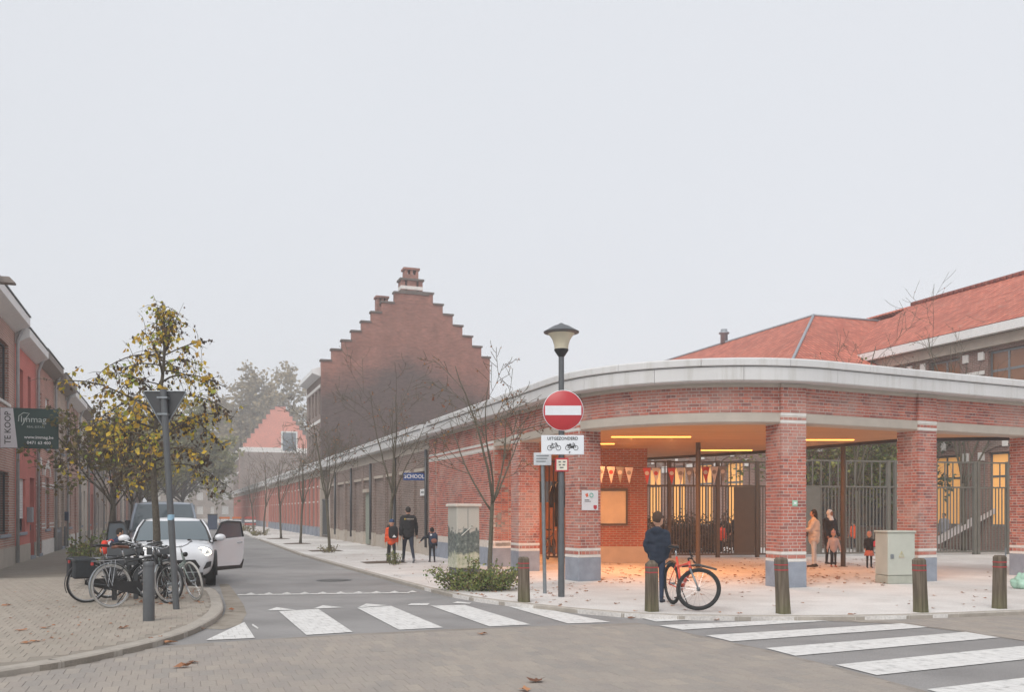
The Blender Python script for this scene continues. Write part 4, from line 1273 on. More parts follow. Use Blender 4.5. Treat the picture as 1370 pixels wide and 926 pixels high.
        mb.build('chimney_crown', top_wall, ch)
        w0, z0 = loc(508.8, 412); w1, _ = loc(524, 412); _, z1 = loc(516, 391)
        mb = MB(); mb.box(w0, w1, 1.2, 1.9, z0-2.0, z0+0.35)
        for q in (w0, (w0+w1)/2-0.1, w1-0.2): mb.box(q, q+0.2, 1.2, 1.9, z0+0.35, z1-0.15)
        mb.box(w0-0.08, w1+0.08, 1.12, 1.98, z1-0.15, z1); mb.build('small_chimney', top_wall, t)
    if dark_below:
        x, y = dark_below; _, z = loc(x, y)
        mb = MB(); mb.box(0.0, Wd, -0.03, 0.0, 0, z); mb.build('lower_wall', base_wall, t)
        mb = MB(); mb.box(-0.02, Wd+0.02, -0.06, 0.0, z+0.002, z+0.8); mb.build('pale_band', MT['white_stone'], t)
    if win:
        (x0, z1), (x1, z0) = loc(win[0], win[1]), loc(win[2], win[3])
        mb = MB(); mb.box(x0, x1, -0.05, 0.0, z0, z1); w = mb.build('window', MT['pvc'], t)
        mb = MB(); mb.box(x0+0.25, x1-0.25, -0.07, -0.052, z0+0.25, z1-0.25); mb.build('pane', MT['glass_light'], w)
    return t
gable_building('gable_building', 'tall weathered brick school building with a stepped gable and twin chimneys', 430, 9.6,
    [(430,483),(444,468.5),(457.7,456.4),(470.8,443.8),(484,431),(497,418.4),(511,405),(528,392)],
    [(579.3,394),(592.4,409),(605.7,422.7),(618.7,437.4),(631.6,451.6),(644,465.4),(655.3,479.7)], 656, BK['dark'], BK['gable'], 7.6, 390)
gable_building('pink_gable_building', 'pink painted stepped gable building fading into the mist with one upper window', 320, 9.6,
    [(320+5.2*i, 599-6.4*i) for i in range(9)]+[(368,544)], [(382,544),(387,551)]+[(387+4.4*i, 551+6.2*i) for i in range(1, 9)], 420, BK['dark'], BK['pink'], 16.0, 542, chim=False, dark_below=(340,605), win=(376,577,398,606))

# ---------------------------------------------------------------- school wings with red roofs
def tilemat():
    m, nt, b = nodes('red_roof_tile'); b.inputs['Roughness'].default_value = 0.75
    tc = nd(nt, 'ShaderNodeTexCoord'); uvm = tc.outputs['UV']
    br = nd(nt, 'ShaderNodeTexBrick'); nt.links.new(uvm, br.inputs['Vector'])
    br.offset = 0.0
    br.inputs['Scale'].default_value = 1.0; br.inputs['Brick Width'].default_value = 0.24; br.inputs['Row Height'].default_value = 0.32; br.inputs['Mortar Size'].default_value = 0.035; br.inputs['Mortar Smooth'].default_value = 0.7
    br.inputs['Color1'].default_value = S('#cf7a62'); br.inputs['Color2'].default_value = S('#ab5a46'); br.inputs['Mortar'].default_value = S('#7f3f33')
    n = noise(nt, 0.35, 5.0)
    col = mixc(nt, 1.0, br.outputs[0], ramp(nt, n, [(0.3, 0.86), (0.7, 1.12)]), 'MULTIPLY')
    col = mixc(nt, ramp(nt, noise(nt, 3.0, 5.0), [(0.55, 0.0), (0.75, 0.5)]), col, S('#a98674'))
    nt.links.new(col, b.inputs['Base Color'])
    w = nd(nt, 'ShaderNodeTexWave'); w.inputs['Scale'].default_value = 1.31; nt.links.new(uvm, w.inputs['Vector'])
    bump(nt, b, w.outputs['Fac'], 0.4, 0.03)
    return m
MT['tile'] = tilemat()
def roof_plane(par, quad, name='roof'):
    """quad: eave start, eave end, ridge end, ridge start; thickness 0.12; uv in metres"""
    p = [Vector(v) for v in quad]
    n = (p[1]-p[0]).cross(p[3]-p[0]).normalized()
    if n.z < 0: n = -n
    mb = MB(); lo = [v-n*0.12 for v in p]
    mb.add(p+lo, [(0,1,2,3),(7,6,5,4),(0,4,5,1),(1,5,6,2),(2,6,7,3),(3,7,4,0)])
    o = mb.build(name, MT['tile'], par, fix=True)
    uv = o.data.uv_layers.new(name='UVMap')
    e = (p[1]-p[0]).normalized(); f = n.cross(e)
    for poly in o.data.polygons:
        for li in poly.loop_indices:
            v = o.data.vertices[o.data.loops[li].vertex_index].co - p[0]
            uv.data[li].uv = (v.dot(e), v.dot(f))
    return o
sch = thing('school_building', 'dark brick school wings under steep red tiled roofs behind the canopy', 'school', ST(0, 0, 0), TH)
# local x = across the street (b), local y = up the street (a)
EZ, RZ = 9.1, 12.45
BW, AW, EW = 24.05, 31.4, 7.35
BK['school'] = brickmat('school_brick', S('#8a675e'), S('#795a53'), S('#9b8d84'))
b0, b1, aN, aF = 30.8, 36.2, 34.6, 60.0
a_start = 8.0
# wing 1 facade (looks to -x); own openings
ops = []
x = 1.2
while x+2.0 < aN-a_start:
    ops += [(x, x+1.7, 1.0, 4.0), (x, x+1.7, 5.6, 8.1)]; x += 3.05
LITC = (1.0, 0.50, 0.16, 1)
MT['lit_window'] = emis('lit_classroom_window', LITC, 0.24)
MT['warm_pane'] = glassmat('amber_glass_pane', S('#8a5c3c'), 0.2)  # amber is set as the base colour of the glass
def school_face(origin, ang, W, ops, lit):
    EZ = 9.1 if origin[0] > 28 else 7.3
    M = Matrix.Translation(origin) @ Matrix.Rotation(ang, 4, 'Z')
    mb = MB(); mb.M = M; facade(mb, W, EZ, ops, 0.0, 0.25); mb.M = None
    # own object space so the coursing follows the wall
    me = MB(); facade(me, W, EZ, ops, 0.0, 0.25); o = me.build('wall', BK['school'], sch, fix=False); o.matrix_basis = M
    for i, (x0, x1, z0, z1) in enumerate(ops):
        w = MB(); f = 0.09
        w.box(x0, x1, 0.16, 0.22, z0, z0+f); w.box(x0, x1, 0.16, 0.22, z1-f, z1); w.box(x0, x0+f, 0.16, 0.22, z0+f, z1-f); w.box(x1-f, x1, 0.16, 0.22, z0+f, z1-f)
        w.box((x0+x1)/2-f/2, (x0+x1)/2+f/2, 0.165, 0.22, z0+f, z1-f); w.box(x0+f, x1-f, 0.17, 0.215, z0+(z1-z0)*0.66, z0+(z1-z0)*0.66+f)
        wo = w.build('window', MT['galv'], sch); wo.matrix_basis = M
        g = MB(); g.box(x0+0.03, x1-0.03, 0.185, 0.2, z0+0.03, z1-0.03); go = g.build('pane', lit(i, z0), wo)
        # segmental arch over the window with pale stones
        a = MB(); cx = (x0+x1)/2; n = 7
        for k in range(n):
            t0, t1 = -1+2*k/n, -1+2*(k+1)/n
            h = lambda t: z1-0.02+0.28*(1-t*t)
            a.prism([(cx+t0*1.0, h(t0)), (cx+t1*1.0, h(t1)), (cx+t1*1.12, h(t1)+0.26), (cx+t0*1.12, h(t0)+0.26)], -0.05, 0.01, 'y')
        ao = a.build('window_arch', BK['dark'], sch); ao.matrix_basis = M
        for q0_, q1_, r0_, r1_ in ((-1.28, -1.0, -0.32, 0.02), (1.0, 1.28, -0.32, 0.02), (-0.13, 0.13, 0.2, 0.6)):
            s = MB(); s.cbox(cx+q0_, cx+q1_, -0.08, 0.01, z1+r0_, z1+r1_, 0.01); s.build('arch_stone', MT['white_stone'], ao)
    s = MB()
    xs = [0] + [v for x0, x1, z0, z1 in ops if z0 > 4 for v in (x0-0.15, x1+0.15)] + [W]
    for z in (6.2, 7.2):
        for i in range(0, len(xs), 2):
            if xs[i+1]-xs[i] > 0.1: s.box(xs[i], xs[i+1], -0.03, 0.004, z, z+0.16)
    so_ = s.build('stone_band', MT['white_stone'], sch); so_.matrix_basis = M
def lit1(i, z0): return MT['lit_window'] if z0 < 4 else (MT['warm_pane'] if i % 4 in (1, 3) else MT['glass_light'])
# facade of wing 1: origin at far end, local x towards the camera
school_face((b0, aN, 0), -math.pi/2, aN-a_start, ops, lit1)
ops2 = []; x = 0.9
while x+1.6 < 27: ops2 += [(x, x+1.5, 0.9, 4.0)]; x += 2.5
school_face((24.5, 60.0, 0), -math.pi/2, 60.0-31.9, ops2, lambda i, z0: MT['lit_window'] if z0 < 4 and i % 6 != 4 else MT['glass_light'])
school_face((24.5, 31.9, 0), 0.0, 6.3, [(0.9, 2.5, 0.9, 4.0), (3.8, 5.4, 0.9, 4.0)], lambda i, z0: MT['glass_light'])
mb = MB(); mb.box(b0+0.26, 41.0, a_start, 60, 0, EZ-0.02); mb.box(24.76, b0+0.25, 32.16, 60, 0, EW-0.02); mb.build('inner_walls', BK['school'], sch)
ov = 0.45
roof_plane(sch, [(b0-ov, a_start-3, EZ), (b0-ov, 36.9, EZ), (b1, 36.9, RZ), (b1, a_start-3, RZ)])
roof_plane(sch, [(b0-ov, 36.9, EZ-0.01), (b0-ov, 46, EZ-0.01), (b1-0.3, 46, RZ-0.42), (b1-0.3, 36.9, RZ-0.42)])
roof_plane(sch, [(BW, AW, EW), (b0-0.5, AW, EW), (b0+5, 38.9, 12.0), (31.6, 38.9, 12.0)])
roof_plane(sch, [(BW, AW, EW), (BW, 75, EW), (31.6, 75, 12.0), (31.6, 38.9, 12.0)])
roof_plane(sch, [(41.6, a_start-3, EZ), (41.6, 60, EZ), (b1, 60, RZ), (b1, a_start-3, RZ)])
for p, q in (((31.6, 38.9, 12.03), (31.6, 75, 12.03)), ((BW, AW, EW+0.03), (31.6, 38.9, 12.03)), ((31.6, 38.9, 12.03), (36, 38.9, 12.03))):
    mb = MB(); mb.tube([p, q], 0.07, 8); mb.build('lead_flashing', MT['zinc'], sch, smooth=True)
tm = MB(); tm.tube([(0, -0.18, 0.0), (0, 0.17, 0.03)], [0.15, 0.12], 8); tme = tm.mesh('ridge_tile', MT['tile'], smooth=True)
y = a_start-3
while y < 36.8:
    link('ridge_tile', tme, sch, (b1, y, RZ+0.03)); y += 0.34
for (x0, y0, x1, y1) in ((b0-ov-0.12, a_start-3, b0-ov+0.16, aN-ov-0.02), (BW-0.12, AW-0.1, BW+0.16, 75), (BW+0.17, AW-0.12, b0-ov-0.13, AW+0.16)):
    mb = MB(); ez_ = EZ if x0 > 28 else EW; mb.box(x0, x1, y0, y1, ez_-0.42, ez_-0.06); mb.build('eaves_gutter', MT['white_paint'], sch)
mb = MB(); mb.box(b0-0.22, b0, a_start-3, aN-0.3, EZ-0.85, EZ-0.43); mb.build('cornice', MT['lime'], sch)
mb = MB(); mb.lathe([(0.22, 0), (0.22, 0.55), (0.32, 0.58), (0.32, 0.66), (0.2, 0.7), (0.2, 0.85)], 14, (31.6, 47.2, 12.0)); mb.build('vent_pipe', MT['zinc'], sch, smooth=True)
# roof light
mb = MB(); n_ = Vector((-(RZ-EZ), 0, b1-b0+ov)).normalized(); t = 0.52
c = Vector((b0-ov+t*(b1-b0+ov), 26.4, EZ+t*(RZ-EZ)))
e2 = Vector((b1-b0+ov, 0, RZ-EZ)).normalized(); q = []
for s, u in ((-0.4, -0.55), (0.4, -0.55), (0.4, 0.55), (-0.4, 0.55)): q.append(c+Vector((0, 1, 0))*s+e2*u+n_*0.1)
mb.add(q+[v-n_*0.2 for v in q], [(0,1,2,3),(7,6,5,4),(0,4,5,1),(1,5,6,2),(2,6,7,3),(3,7,4,0)]); mb.build('skylight', MT['glass_light'], sch)
# ================================================================== TREES AND PLANTS
def rvec(rnd):
    while True:
        v = Vector((rnd.uniform(-1,1), rnd.uniform(-1,1), rnd.uniform(-1,1)))
        if 0.05 < v.length < 1: return v.normalized()

def grow(rnd, p, d, L, r, lev, maxlev, out, wob=0.12, up=0.05, kids=(5, 4, 4, 3), ang=(40, 42, 45, 50), ratio=(0.62, 0.6, 0.6, 0.6), start=(0.45, 0.25, 0.2, 0.2), rr=0.55):
    n = max(3, int(L/0.25)) if lev < 2 else 4
    n = min(n, 9)
    pts = [p.copy()]; rad = [r]; q = p.copy(); dd = d.copy()
    for i in range(n):
        dd = (dd + rvec(rnd)*wob + Vector((0,0,1))*up).normalized()
        q = q + dd*(L/n); pts.append(q.copy()); rad.append(r*(1-0.72*(i+1)/n))
    out.append((pts, rad, lev))
    if lev >= maxlev: return
    k = kids[lev] + rnd.choice((-1, 0, 0, 1))
    for i in range(max(2, k)):
        t = start[lev] + (1-start[lev])*(i+rnd.random()*0.8)/max(1, k)
        t = min(t, 0.98); f = t*n; i0 = min(int(f), n-1)
        bp = pts[i0].lerp(pts[i0+1], f-i0)
        ax = (pts[i0+1]-pts[i0]).normalized()
        side = ax.orthogonal().normalized(); side.rotate(Matrix.Rotation(rnd.random()*6.283 if lev else (i*2.4+rnd.random()*0.7), 3, ax))
        an = R(ang[lev]*(0.75+0.5*rnd.random()))
        nd_ = ax*math.cos(an)+side*math.sin(an)
        br_ = (r*(1-0.72*t))*rr*(0.8+0.3*rnd.random())
        grow(rnd, bp, nd_, L*ratio[lev]*(0.7+0.5*rnd.random())*(1.15-0.35*t), max(br_, 0.004), lev+1, maxlev, out, wob*1.25, up, kids, ang, ratio, start, rr)

def leaf_quad(mb, rnd, p, s, droop=0.0, mi=1):
    a = rvec(rnd); a = (a+Vector((0,0,-droop))).normalized(); b = a.cross(rvec(rnd)).normalized(); c = a.cross(b)
    mb.add([p, p+a*s*0.5+b*s*0.38+c*s*0.1, p+a*s, p+a*s*0.5-b*s*0.38+c*s*0.1], [(0,1,2),(0,2,3)], mi)

def tree(name, label, loc, h, seed, bark, leaves=None, trunk_h=0.35, trunk_r=0.06, spread=1.0, levels=4, group=None, lean=(0,0), leaf=(0.09, 3), droop=0.3, kids=(6,5,4,3), extra=None, minr=0.004, bare_top=0.0, up=0.05, cat='tree', cull=None):
    rnd = random.Random(seed)
    t = thing(name, label, cat, loc, 0, group)
    out = []
    th = h*trunk_h
    d0 = Vector((lean[0], lean[1], 1)).normalized()
    # stem
    pts = [Vector((0,0,0))]; rad = [trunk_r*1.35]; q = Vector((0,0,0)); d = d0.copy(); n = 8
    for i in range(n):
        d = (d+rvec(rnd)*0.05+Vector((0,0,1))*0.03).normalized(); q = q+d*(th/n); pts.append(q.copy()); rad.append(trunk_r*(1.05-0.3*(i+1)/n))
    tr = MB(); tr.tube(pts, rad, 10)
    cr = MB()
    nl = kids[0]
    for i in range(nl):
        an = i*2.4+rnd.random()*0.6; tilt = R(rnd.uniform(14, 48))*spread if i < nl-1 else R(6)
        dd = Vector((math.cos(an)*math.sin(tilt), math.sin(an)*math.sin(tilt), math.cos(tilt)))
        bp = pts[-1].lerp(pts[-3], rnd.random()*0.8) if i < nl-1 else pts[-1]
        L = (h-th)*(0.62+0.28*rnd.random())*(1.0 if i < nl-1 else 1.05)
        grow(rnd, bp, dd, L*0.95, trunk_r*(0.42+0.15*rnd.random()) if i < nl-1 else trunk_r*0.6, 1, levels, out, 0.13, up, kids, (38, 44, 48, 50), (0.6, 0.52, 0.55, 0.6), (0.3, 0.25, 0.2, 0.2), 0.5)
    lv = []
    for P, Rd, lev in out:
        if cull and lev >= 2 and cull(P[-1]): continue
        Rd = [max(minr, x) for x in Rd]
        if lev <= 1: tr.tube(P, Rd, 7, mi=0)
        else: cr.tube(P, Rd, 4 if lev == 2 else 3, cap=False, mi=0)
        if lev >= levels-1 and leaves: lv.append(P)
    if leaves:
        s, k = leaf
        for P in lv:
            for j in range(k):
                i = rnd.randrange(1, len(P)); f = rnd.random()
                pp = P[i-1].lerp(P[i], f)
                if pp.z > h*(1-bare_top) and rnd.random() < 0.85: continue
                leaf_quad(cr, rnd, pp+rvec(rnd)*s*0.4, s*(0.6+0.8*rnd.random()), droop)
    tr.build('trunk', bark, t, smooth=True, fix=False)
    cr.build('crown', [MT['twig'] if not leaves else bark, leaves or MT['twig']], t, smooth=False, fix=False)
    return t

LF = dict(
 brown_mist=leafmat('brownish_leaf', [S('#8d7f62'), S('#9a8a68'), S('#7d7058'), S('#a39270')], 0.8, 0.25),
 yellow=leafmat('yellow_leaf', [S('#d4b23a'), S('#dcbd4e'), S('#bdb848'), S('#d09c3c'), S('#a4ac50'), S('#d8a844'), S('#8fa04a')], 0.6, 0.35),
 withered=leafmat('withered_leaf', [S('#4d4238'), S('#463b33'), S('#5a4a3c'), S('#3c342e'), S('#6a5540')], 0.75, 0.1),
 autumn=leafmat('autumn_leaf', [S('#c9a02c'), S('#4d4238'), S('#d4ae3e'), S('#a9a540'), S('#463b33'), S('#c98f35'), S('#5a4a3c'), S('#4a4038'), S('#8f9a45'), S('#51443a'), S('#b98a3c')], 0.6, 0.3),
 dull=leafmat('dull_green_leaf', [S('#7d7b4c'), S('#8c8650'), S('#6d6d48'), S('#8a7448'), S('#6a5c48')], 0.7, 0.25),
 mist=leafmat('grey_green_leaf', [S('#85875f'), S('#949067'), S('#77795a'), S('#9c9468'), S('#6d7258')], 0.8, 0.25),
 hedge=leafmat('hedge_leaf', [S('#5f7440'), S('#74834a'), S('#8a9350'), S('#516539'), S('#9a9a52'), S('#6c6f48'), S('#7d6c4e')], 0.6, 0.25),
 dark_hedge=leafmat('dark_hedge_leaf', [S('#3d3a33'), S('#4a443b'), S('#35352e')], 0.8, 0.1),
 conifer=leafmat('conifer_leaf', [S('#4f5f4c'), S('#5d6b53'), S('#46543f')], 0.7, 0.15),
 rusty=leafmat('rusty_leaf', [S('#8f5d42'), S('#7a4e3a'), S('#a9793f'), S('#6b5140')], 0.7, 0.2),
)
bare = 'bare young trees along the right pavement'
# right pavement row
specs = [(655, 780, 5.35, 21, (0.05, 0.02), 'bare young street tree growing beside the printed metal cabinet'),
         (520, 753, 6.1, 22, (0, 0), 'bare young street tree beside the walking man and children'),
         (441, 737.5, 5.9, 23, (0, 0), 'bare young street tree near the green side door of the brown wall'),
         (402, 728, 6.3, 24, (0, 0), 'bare young street tree opposite the service gate'),
         (376, 721.5, 6.2, 25, (0, 0), 'bare young street tree before the slim pilaster wall'),
         (353, 715.5, 6.3, 26, (0, 0), 'bare thin street tree far along the slim pilaster wall'),
         (339, 711, 6.4, 27, (0, 0), 'faint bare street tree at the end of the pavement row')]
for i, (x, y, h, sd, ln, lab) in enumerate(specs):
    p = G(x, y)
    tree('street_tree', lab, p, h, sd, MT['bark_green'], LF['rusty'], 0.36, 0.060 if i else 0.056, 0.72, 4 if i < 4 else 3, bare, ln, (0.06, 1) if i < 2 else (0.07, 1), 0.5, (5,4,3,3), minr=0.0062 if i < 2 else 0.008, up=0.06)
# tree pits
for i, (x, y) in enumerate(((520,753),(441,737.5),(402,728),(376,721.5),(353,715.5))):
    p = G(x, y); mb = MB(); mb.M = Matrix.Translation((p.x, p.y, 0.004)) @ Matrix.Rotation(TH, 4, 'Z')
    mb.add([(-0.8,-0.5,0),(0.5,-0.5,0),(0.5,0.6,0),(-0.8,0.6,0),(-0.1,0.05,0.05)], [(0,1,4),(1,2,4),(2,3,4),(3,0,4)]); o = mb.build('tree_pit', MT['soil']); o['kind'] = 'structure'

def shrub(name, label, loc, rx, ry, h, seed, lm, n=900, leaf=0.06, stems=10, group=None, cat='shrub', tall=0):
    rnd = random.Random(seed)
    t = thing(name, label, cat, loc, 0, group)
    st = MB(); lf = MB()
    for i in range(stems):
        an = rnd.random()*6.283; f = math.sqrt(rnd.random())
        b0_ = Vector((rx*0.5*f*math.cos(an), ry*0.5*f*math.sin(an), 0)); hh = h*(0.55+0.5*rnd.random())
        if i < tall: hh = h*1.45
        tip = Vector((rx*0.95*f*math.cos(an), ry*0.95*f*math.sin(an), hh))
        P = [b0_.lerp(tip, k/5)+rvec(rnd)*0.03*(k > 0) for k in range(6)]
        st.tube(P, [0.012*(1-0.12*k) for k in range(6)], 5, cap=False)
        m = n//stems
        for j in range(m):
            k = rnd.uniform(0.5, 5.0); i0 = min(int(k), 4)
            pp = P[i0].lerp(P[i0+1], k-i0)
            off = rvec(rnd)*rnd.random()*0.22*(rx if hh < h*1.2 else 0.35)
            pp = pp+Vector((off.x, off.y, off.z*0.6)); pp.z = max(pp.z, 0.03)
            leaf_quad(lf, rnd, pp, leaf*(0.6+0.8*rnd.random()), 0.1, 0)
    st.build('stems', MT['bark'], t, fix=False)
    lf.build('foliage', lm, t, fix=False)
    return t
shrub('street_shrub', 'low spreading green shrub under the printed metal cabinet', G(640, 790), 1.15, 0.65, 0.46, 31, LF['hedge'], 3600, 0.055, 60, tall=5)
shrub('street_shrub', 'small green tuft at the foot of the tree beside the walking family', G(527, 756), 0.32, 0.25, 0.45, 32, LF['hedge'], 300, 0.05, 10)
shrub('street_shrub', 'small weed tuft at the foot of the tree near the green side door', G(440, 740), 0.45, 0.35, 0.32, 33, LF['dull'], 260, 0.05, 10)
shrub('street_shrub', 'bushy green shrub growing by the left footway behind the bicycles', G(116, 766), 0.55, 0.5, 1.05, 34, LF['hedge'], 1500, 0.07, 34)
shrub('street_shrub', 'faint weed patch at the kerb before the slim pilaster wall', ST(62, 5.2), 0.8, 1.6, 0.4, 35, LF['dull'], 400, 0.08, 16)
shrub('street_shrub', 'faint weed patch at the kerb beyond the bare trees', ST(78, 5.2), 0.9, 2.0, 0.5, 36, LF['dull'], 400, 0.1, 16)

# left: the autumn tree in the bicycle corner
def autumn_tree(loc, seed):
    rnd = random.Random(seed)
    t = thing('autumn_tree', 'young autumn tree with yellow and withered dark leaves among the bicycles', 'tree', loc)
    tr = MB(); cr = MB(); lead = []
    for k in range(25):
        z = 5.6*k/24; lead.append(Vector((0.05*math.sin(z*1.7)+0.035*z, 0.05*math.cos(z*1.3)-0.05, z)))
    tr.tube(lead, [0.085*(1-0.86*(k/24)**0.8)+0.004 for k in range(25)], 10)
    n = 48
    for i in range(n):
        f = (i+rnd.random()*0.8)/n; z = 2.35+f*3.15
        L = 0.0
        for (z0_, l0_), (z1_, l1_) in zip(((1.9, 1.2), (2.5, 2.1), (3.5, 2.1), (4.2, 1.85), (4.65, 1.35), (4.85, 0.45)), ((2.5, 2.1), (3.5, 2.1), (4.2, 1.85), (4.65, 1.35), (4.85, 0.45), (5.7, 0.28))):
            if z0_ <= z <= z1_: L = l0_+(l1_-l0_)*(z-z0_)/(z1_-z0_)
        L *= rnd.choice((0.4, 0.55, 0.65, 0.75, 0.9))
        az = i*2.39996+rnd.random()*0.5; el = R(rnd.uniform(8, 42)) if z < 4.7 else R(60)
        k = z/5.6*24; i0 = min(int(k), 23); p = lead[i0].lerp(lead[i0+1], k-i0)
        d = Vector((math.cos(az)*math.cos(el), math.sin(az)*math.cos(el), math.sin(el)))
        P = [p]; m = 7
        for q in range(m):
            d = (d+Vector((0, 0, -0.13))+rvec(rnd)*0.13).normalized(); P.append(P[-1]+d*(L/m))
        r0 = 0.006+0.008*L
        tr.tube(P, [r0*(1-0.8*q/m)+0.003 for q in range(m+1)], 6)
        for q in range(int(5+9*L)):
            u = rnd.uniform(0.3, 1.0)*m; i1 = min(int(u), m-1); b = P[i1].lerp(P[i1+1], u-i1)
            d2 = (d*0.4+rvec(rnd)+Vector((0, 0, 0.05))).normalized(); l2 = rnd.uniform(0.16, 0.5)
            T = [b]
            for w in range(3):
                d2 = (d2+Vector((0, 0, -0.35))+rvec(rnd)*0.2).normalized(); T.append(T[-1]+d2*l2/3)
            cr.tube(T, [0.006, 0.005, 0.004, 0.003], 3, cap=False, mi=0)
            dark = rnd.random() < (0.34 if z > 2.9 else 0.62)
            for w in range(rnd.randint(3, 8)):
                e = rnd.uniform(0.2, 3.0); i2 = min(int(e), 2); pp = T[i2].lerp(T[i2+1], e-i2)+rvec(rnd)*0.05
                dk_ = dark or rnd.random() < 0.15
                leaf_quad(cr, rnd, pp, (0.07 if dk_ else 0.085)*(0.4+1.1*rnd.random()), 1.9 if dk_ else 0.9, 2 if dk_ else 1)
    tr.build('trunk', MT['bark'], t, smooth=True, fix=False)
    cr.build('crown', [MT['bark'], LF['yellow'], LF['withered']], t, fix=False)
autumn_tree(G(205, 797), 47)
lg = 'street trees on the left pavement'
for a, b, h, sd, lm, lab in ((27.5, -1.75, 5.2, 51, 'dull', 'dull green street tree behind the autumn tree on the left pavement'), (34, -2.0, 5.6, 52, 'dull', 'second dull green street tree on the left pavement past the van'),
                        (42, -1.9, 6.0, 53, 'mist', 'brownish street tree before the brown house with closed shutter'), (52, -1.9, 6.2, 54, 'mist', 'hazy street tree before the cream house'), (66, -1.9, 7, 55, 'mist', 'hazy tall street tree far down the left pavement')):
    tree('street_tree', lab, ST(a, b), h, sd, MT['bark'], LF[lm], 0.38, 0.07, 1.0, 4, lg, (0,0), (0.13, 3), 0.4, (6,5,4,3), minr=0.006)
# far trees in the mist
fg = 'misty trees at the end of the street'
for a, b, h, sd, lm, lab in ((104, -0.5, 13.5, 61, 'mist', 'misty yellow-green tree left of the street end'), (118, 0.8, 13, 62, 'mist', 'misty broad tree over the street end'), (126, -3, 13, 63, 'mist', 'faint misty tree behind the first street end tree'),
                        (185, 16, 30, 65, 'mist', 'very faint large round tree behind the pink gable'), (190, -4, 17, 66, 'mist', 'faintest tree closing the end of the street')):
    tree('far_tree', lab, ST(a, b), h, sd, MT['bark'], LF['brown_mist'] if sd == 65 else LF[lm], 0.24, 0.26, 1.15 if sd != 65 else 1.0, 4, fg, (0,0), (0.52, 6) if sd != 65 else (0.75, 8), 0.2, (9,6,5,3) if sd != 65 else (12,7,5,3), minr=0.02)
# bare trees and greenery in the school yard
yg = 'bare trees in the school yard'
for x, Y, h, sd, lab in ((1290, 31.2+5.5, 10.6, 71, 'tall bare tree in the yard before the red roof'), (1150, 34.6, 9.3, 72, 'slender bare tree at the corner of the red roofs'), (1352, 34.5+3, 8.8, 73, 'bare yard tree at the edge by the lit school windows')):
    p = AT(x, 685, Y); tree('yard_tree', lab, (p.x, p.y, 0), h, sd, MT['bark_green'], LF['rusty'], 0.26, 0.09, 0.55, 4, yg, (0,0), (0.06, 1), 0.4, (5,4,3,2), minr=0.007, up=0.09)
for x, Y, h, sd, lm, lab in ((1085, 36.5, 7.4, 74, 'hedge', 'leafy young tree showing above the canopy roof'), (1125, 37.5, 5.3, 76, 'hedge', 'yellow-green leafy tree behind the yard fence'), (1160, 38.5, 5.6, 77, 'hedge', 'broad green tree behind the yard fence posts'),
                        (1195, 40, 7.0, 78, 'conifer', 'dark bluish conifer behind the yard fence by the column')):
    p = AT(x, 685, Y); tree('yard_tree', lab, (p.x, p.y, 0), h, sd, MT['bark'], LF[lm], 0.2, 0.08, 1.1, 4, 'leafy trees in the school yard', (0,0), (0.15, 3), 0.3, (7,5,4,3), minr=0.006)
shrub('yard_hedge', 'clipped dark brown hedge along the inside of the bronze gate', (7.0, 35.2, 0), 2.6, 0.9, 1.5, 81, LF['dark_hedge'], 6500, 0.11, 80, cat='hedge')
# ================================================================== STREET FURNITURE
def weathered_wood():
    m, nt, b = nodes('weathered_post_wood'); b.inputs['Roughness'].default_value = 0.95
    mp = nd(nt, 'ShaderNodeMapping'); nt.links.new(wpos(nt), mp.inputs['Vector']); mp.inputs['Scale'].default_value = (22, 22, 1.6)
    n = noise(nt, 1.0, 6.0, mp.outputs[0])
    col = ramp(nt, n, [(0.3, S('#463c32')), (0.5, S('#655a4d')), (0.72, S('#7d7264'))])
    # moss near the foot is a real growth
    sp = nd(nt, 'ShaderNodeSeparateXYZ'); nt.links.new(wpos(nt), sp.inputs[0])
    k = nd(nt, 'ShaderNodeMapRange'); k.inputs['From Min'].default_value = 0.35; k.inputs['From Max'].default_value = 0.0; k.inputs['To Max'].default_value = 0.6; nt.links.new(sp.outputs[2], k.inputs['Value'])
    k2 = nd(nt, 'ShaderNodeMath', operation='MULTIPLY'); nt.links.new(k.outputs[0], k2.inputs[0]); nt.links.new(noise(nt, 9.0, 4.0), k2.inputs[1])
    col = mixc(nt, k2.outputs[0], col, S('#5f6b36'))
    nt.links.new(col, b.inputs['Base Color']); bump(nt, b, n, 0.6, 0.01)
    return m
MT['post_wood'] = weathered_wood()
bl = [(701, 806, 0.80, 0.5, 'weathered wooden bollard beside the low shrub and no entry post'), (872, 818.5, 0.82, 0.3, 'weathered wooden bollard in front of the boy'),
      (1048, 821.5, 0.88, 3.0, 'leaning weathered wooden bollard before the brick column nearest the bicycle'), (1232, 819.5, 0.86, 2.5, 'leaning weathered wooden bollard in front of the grey-green cabinet'), (1337, 814.5, 0.88, -0.6, 'weathered wooden bollard with a thin iron rod at its side')]
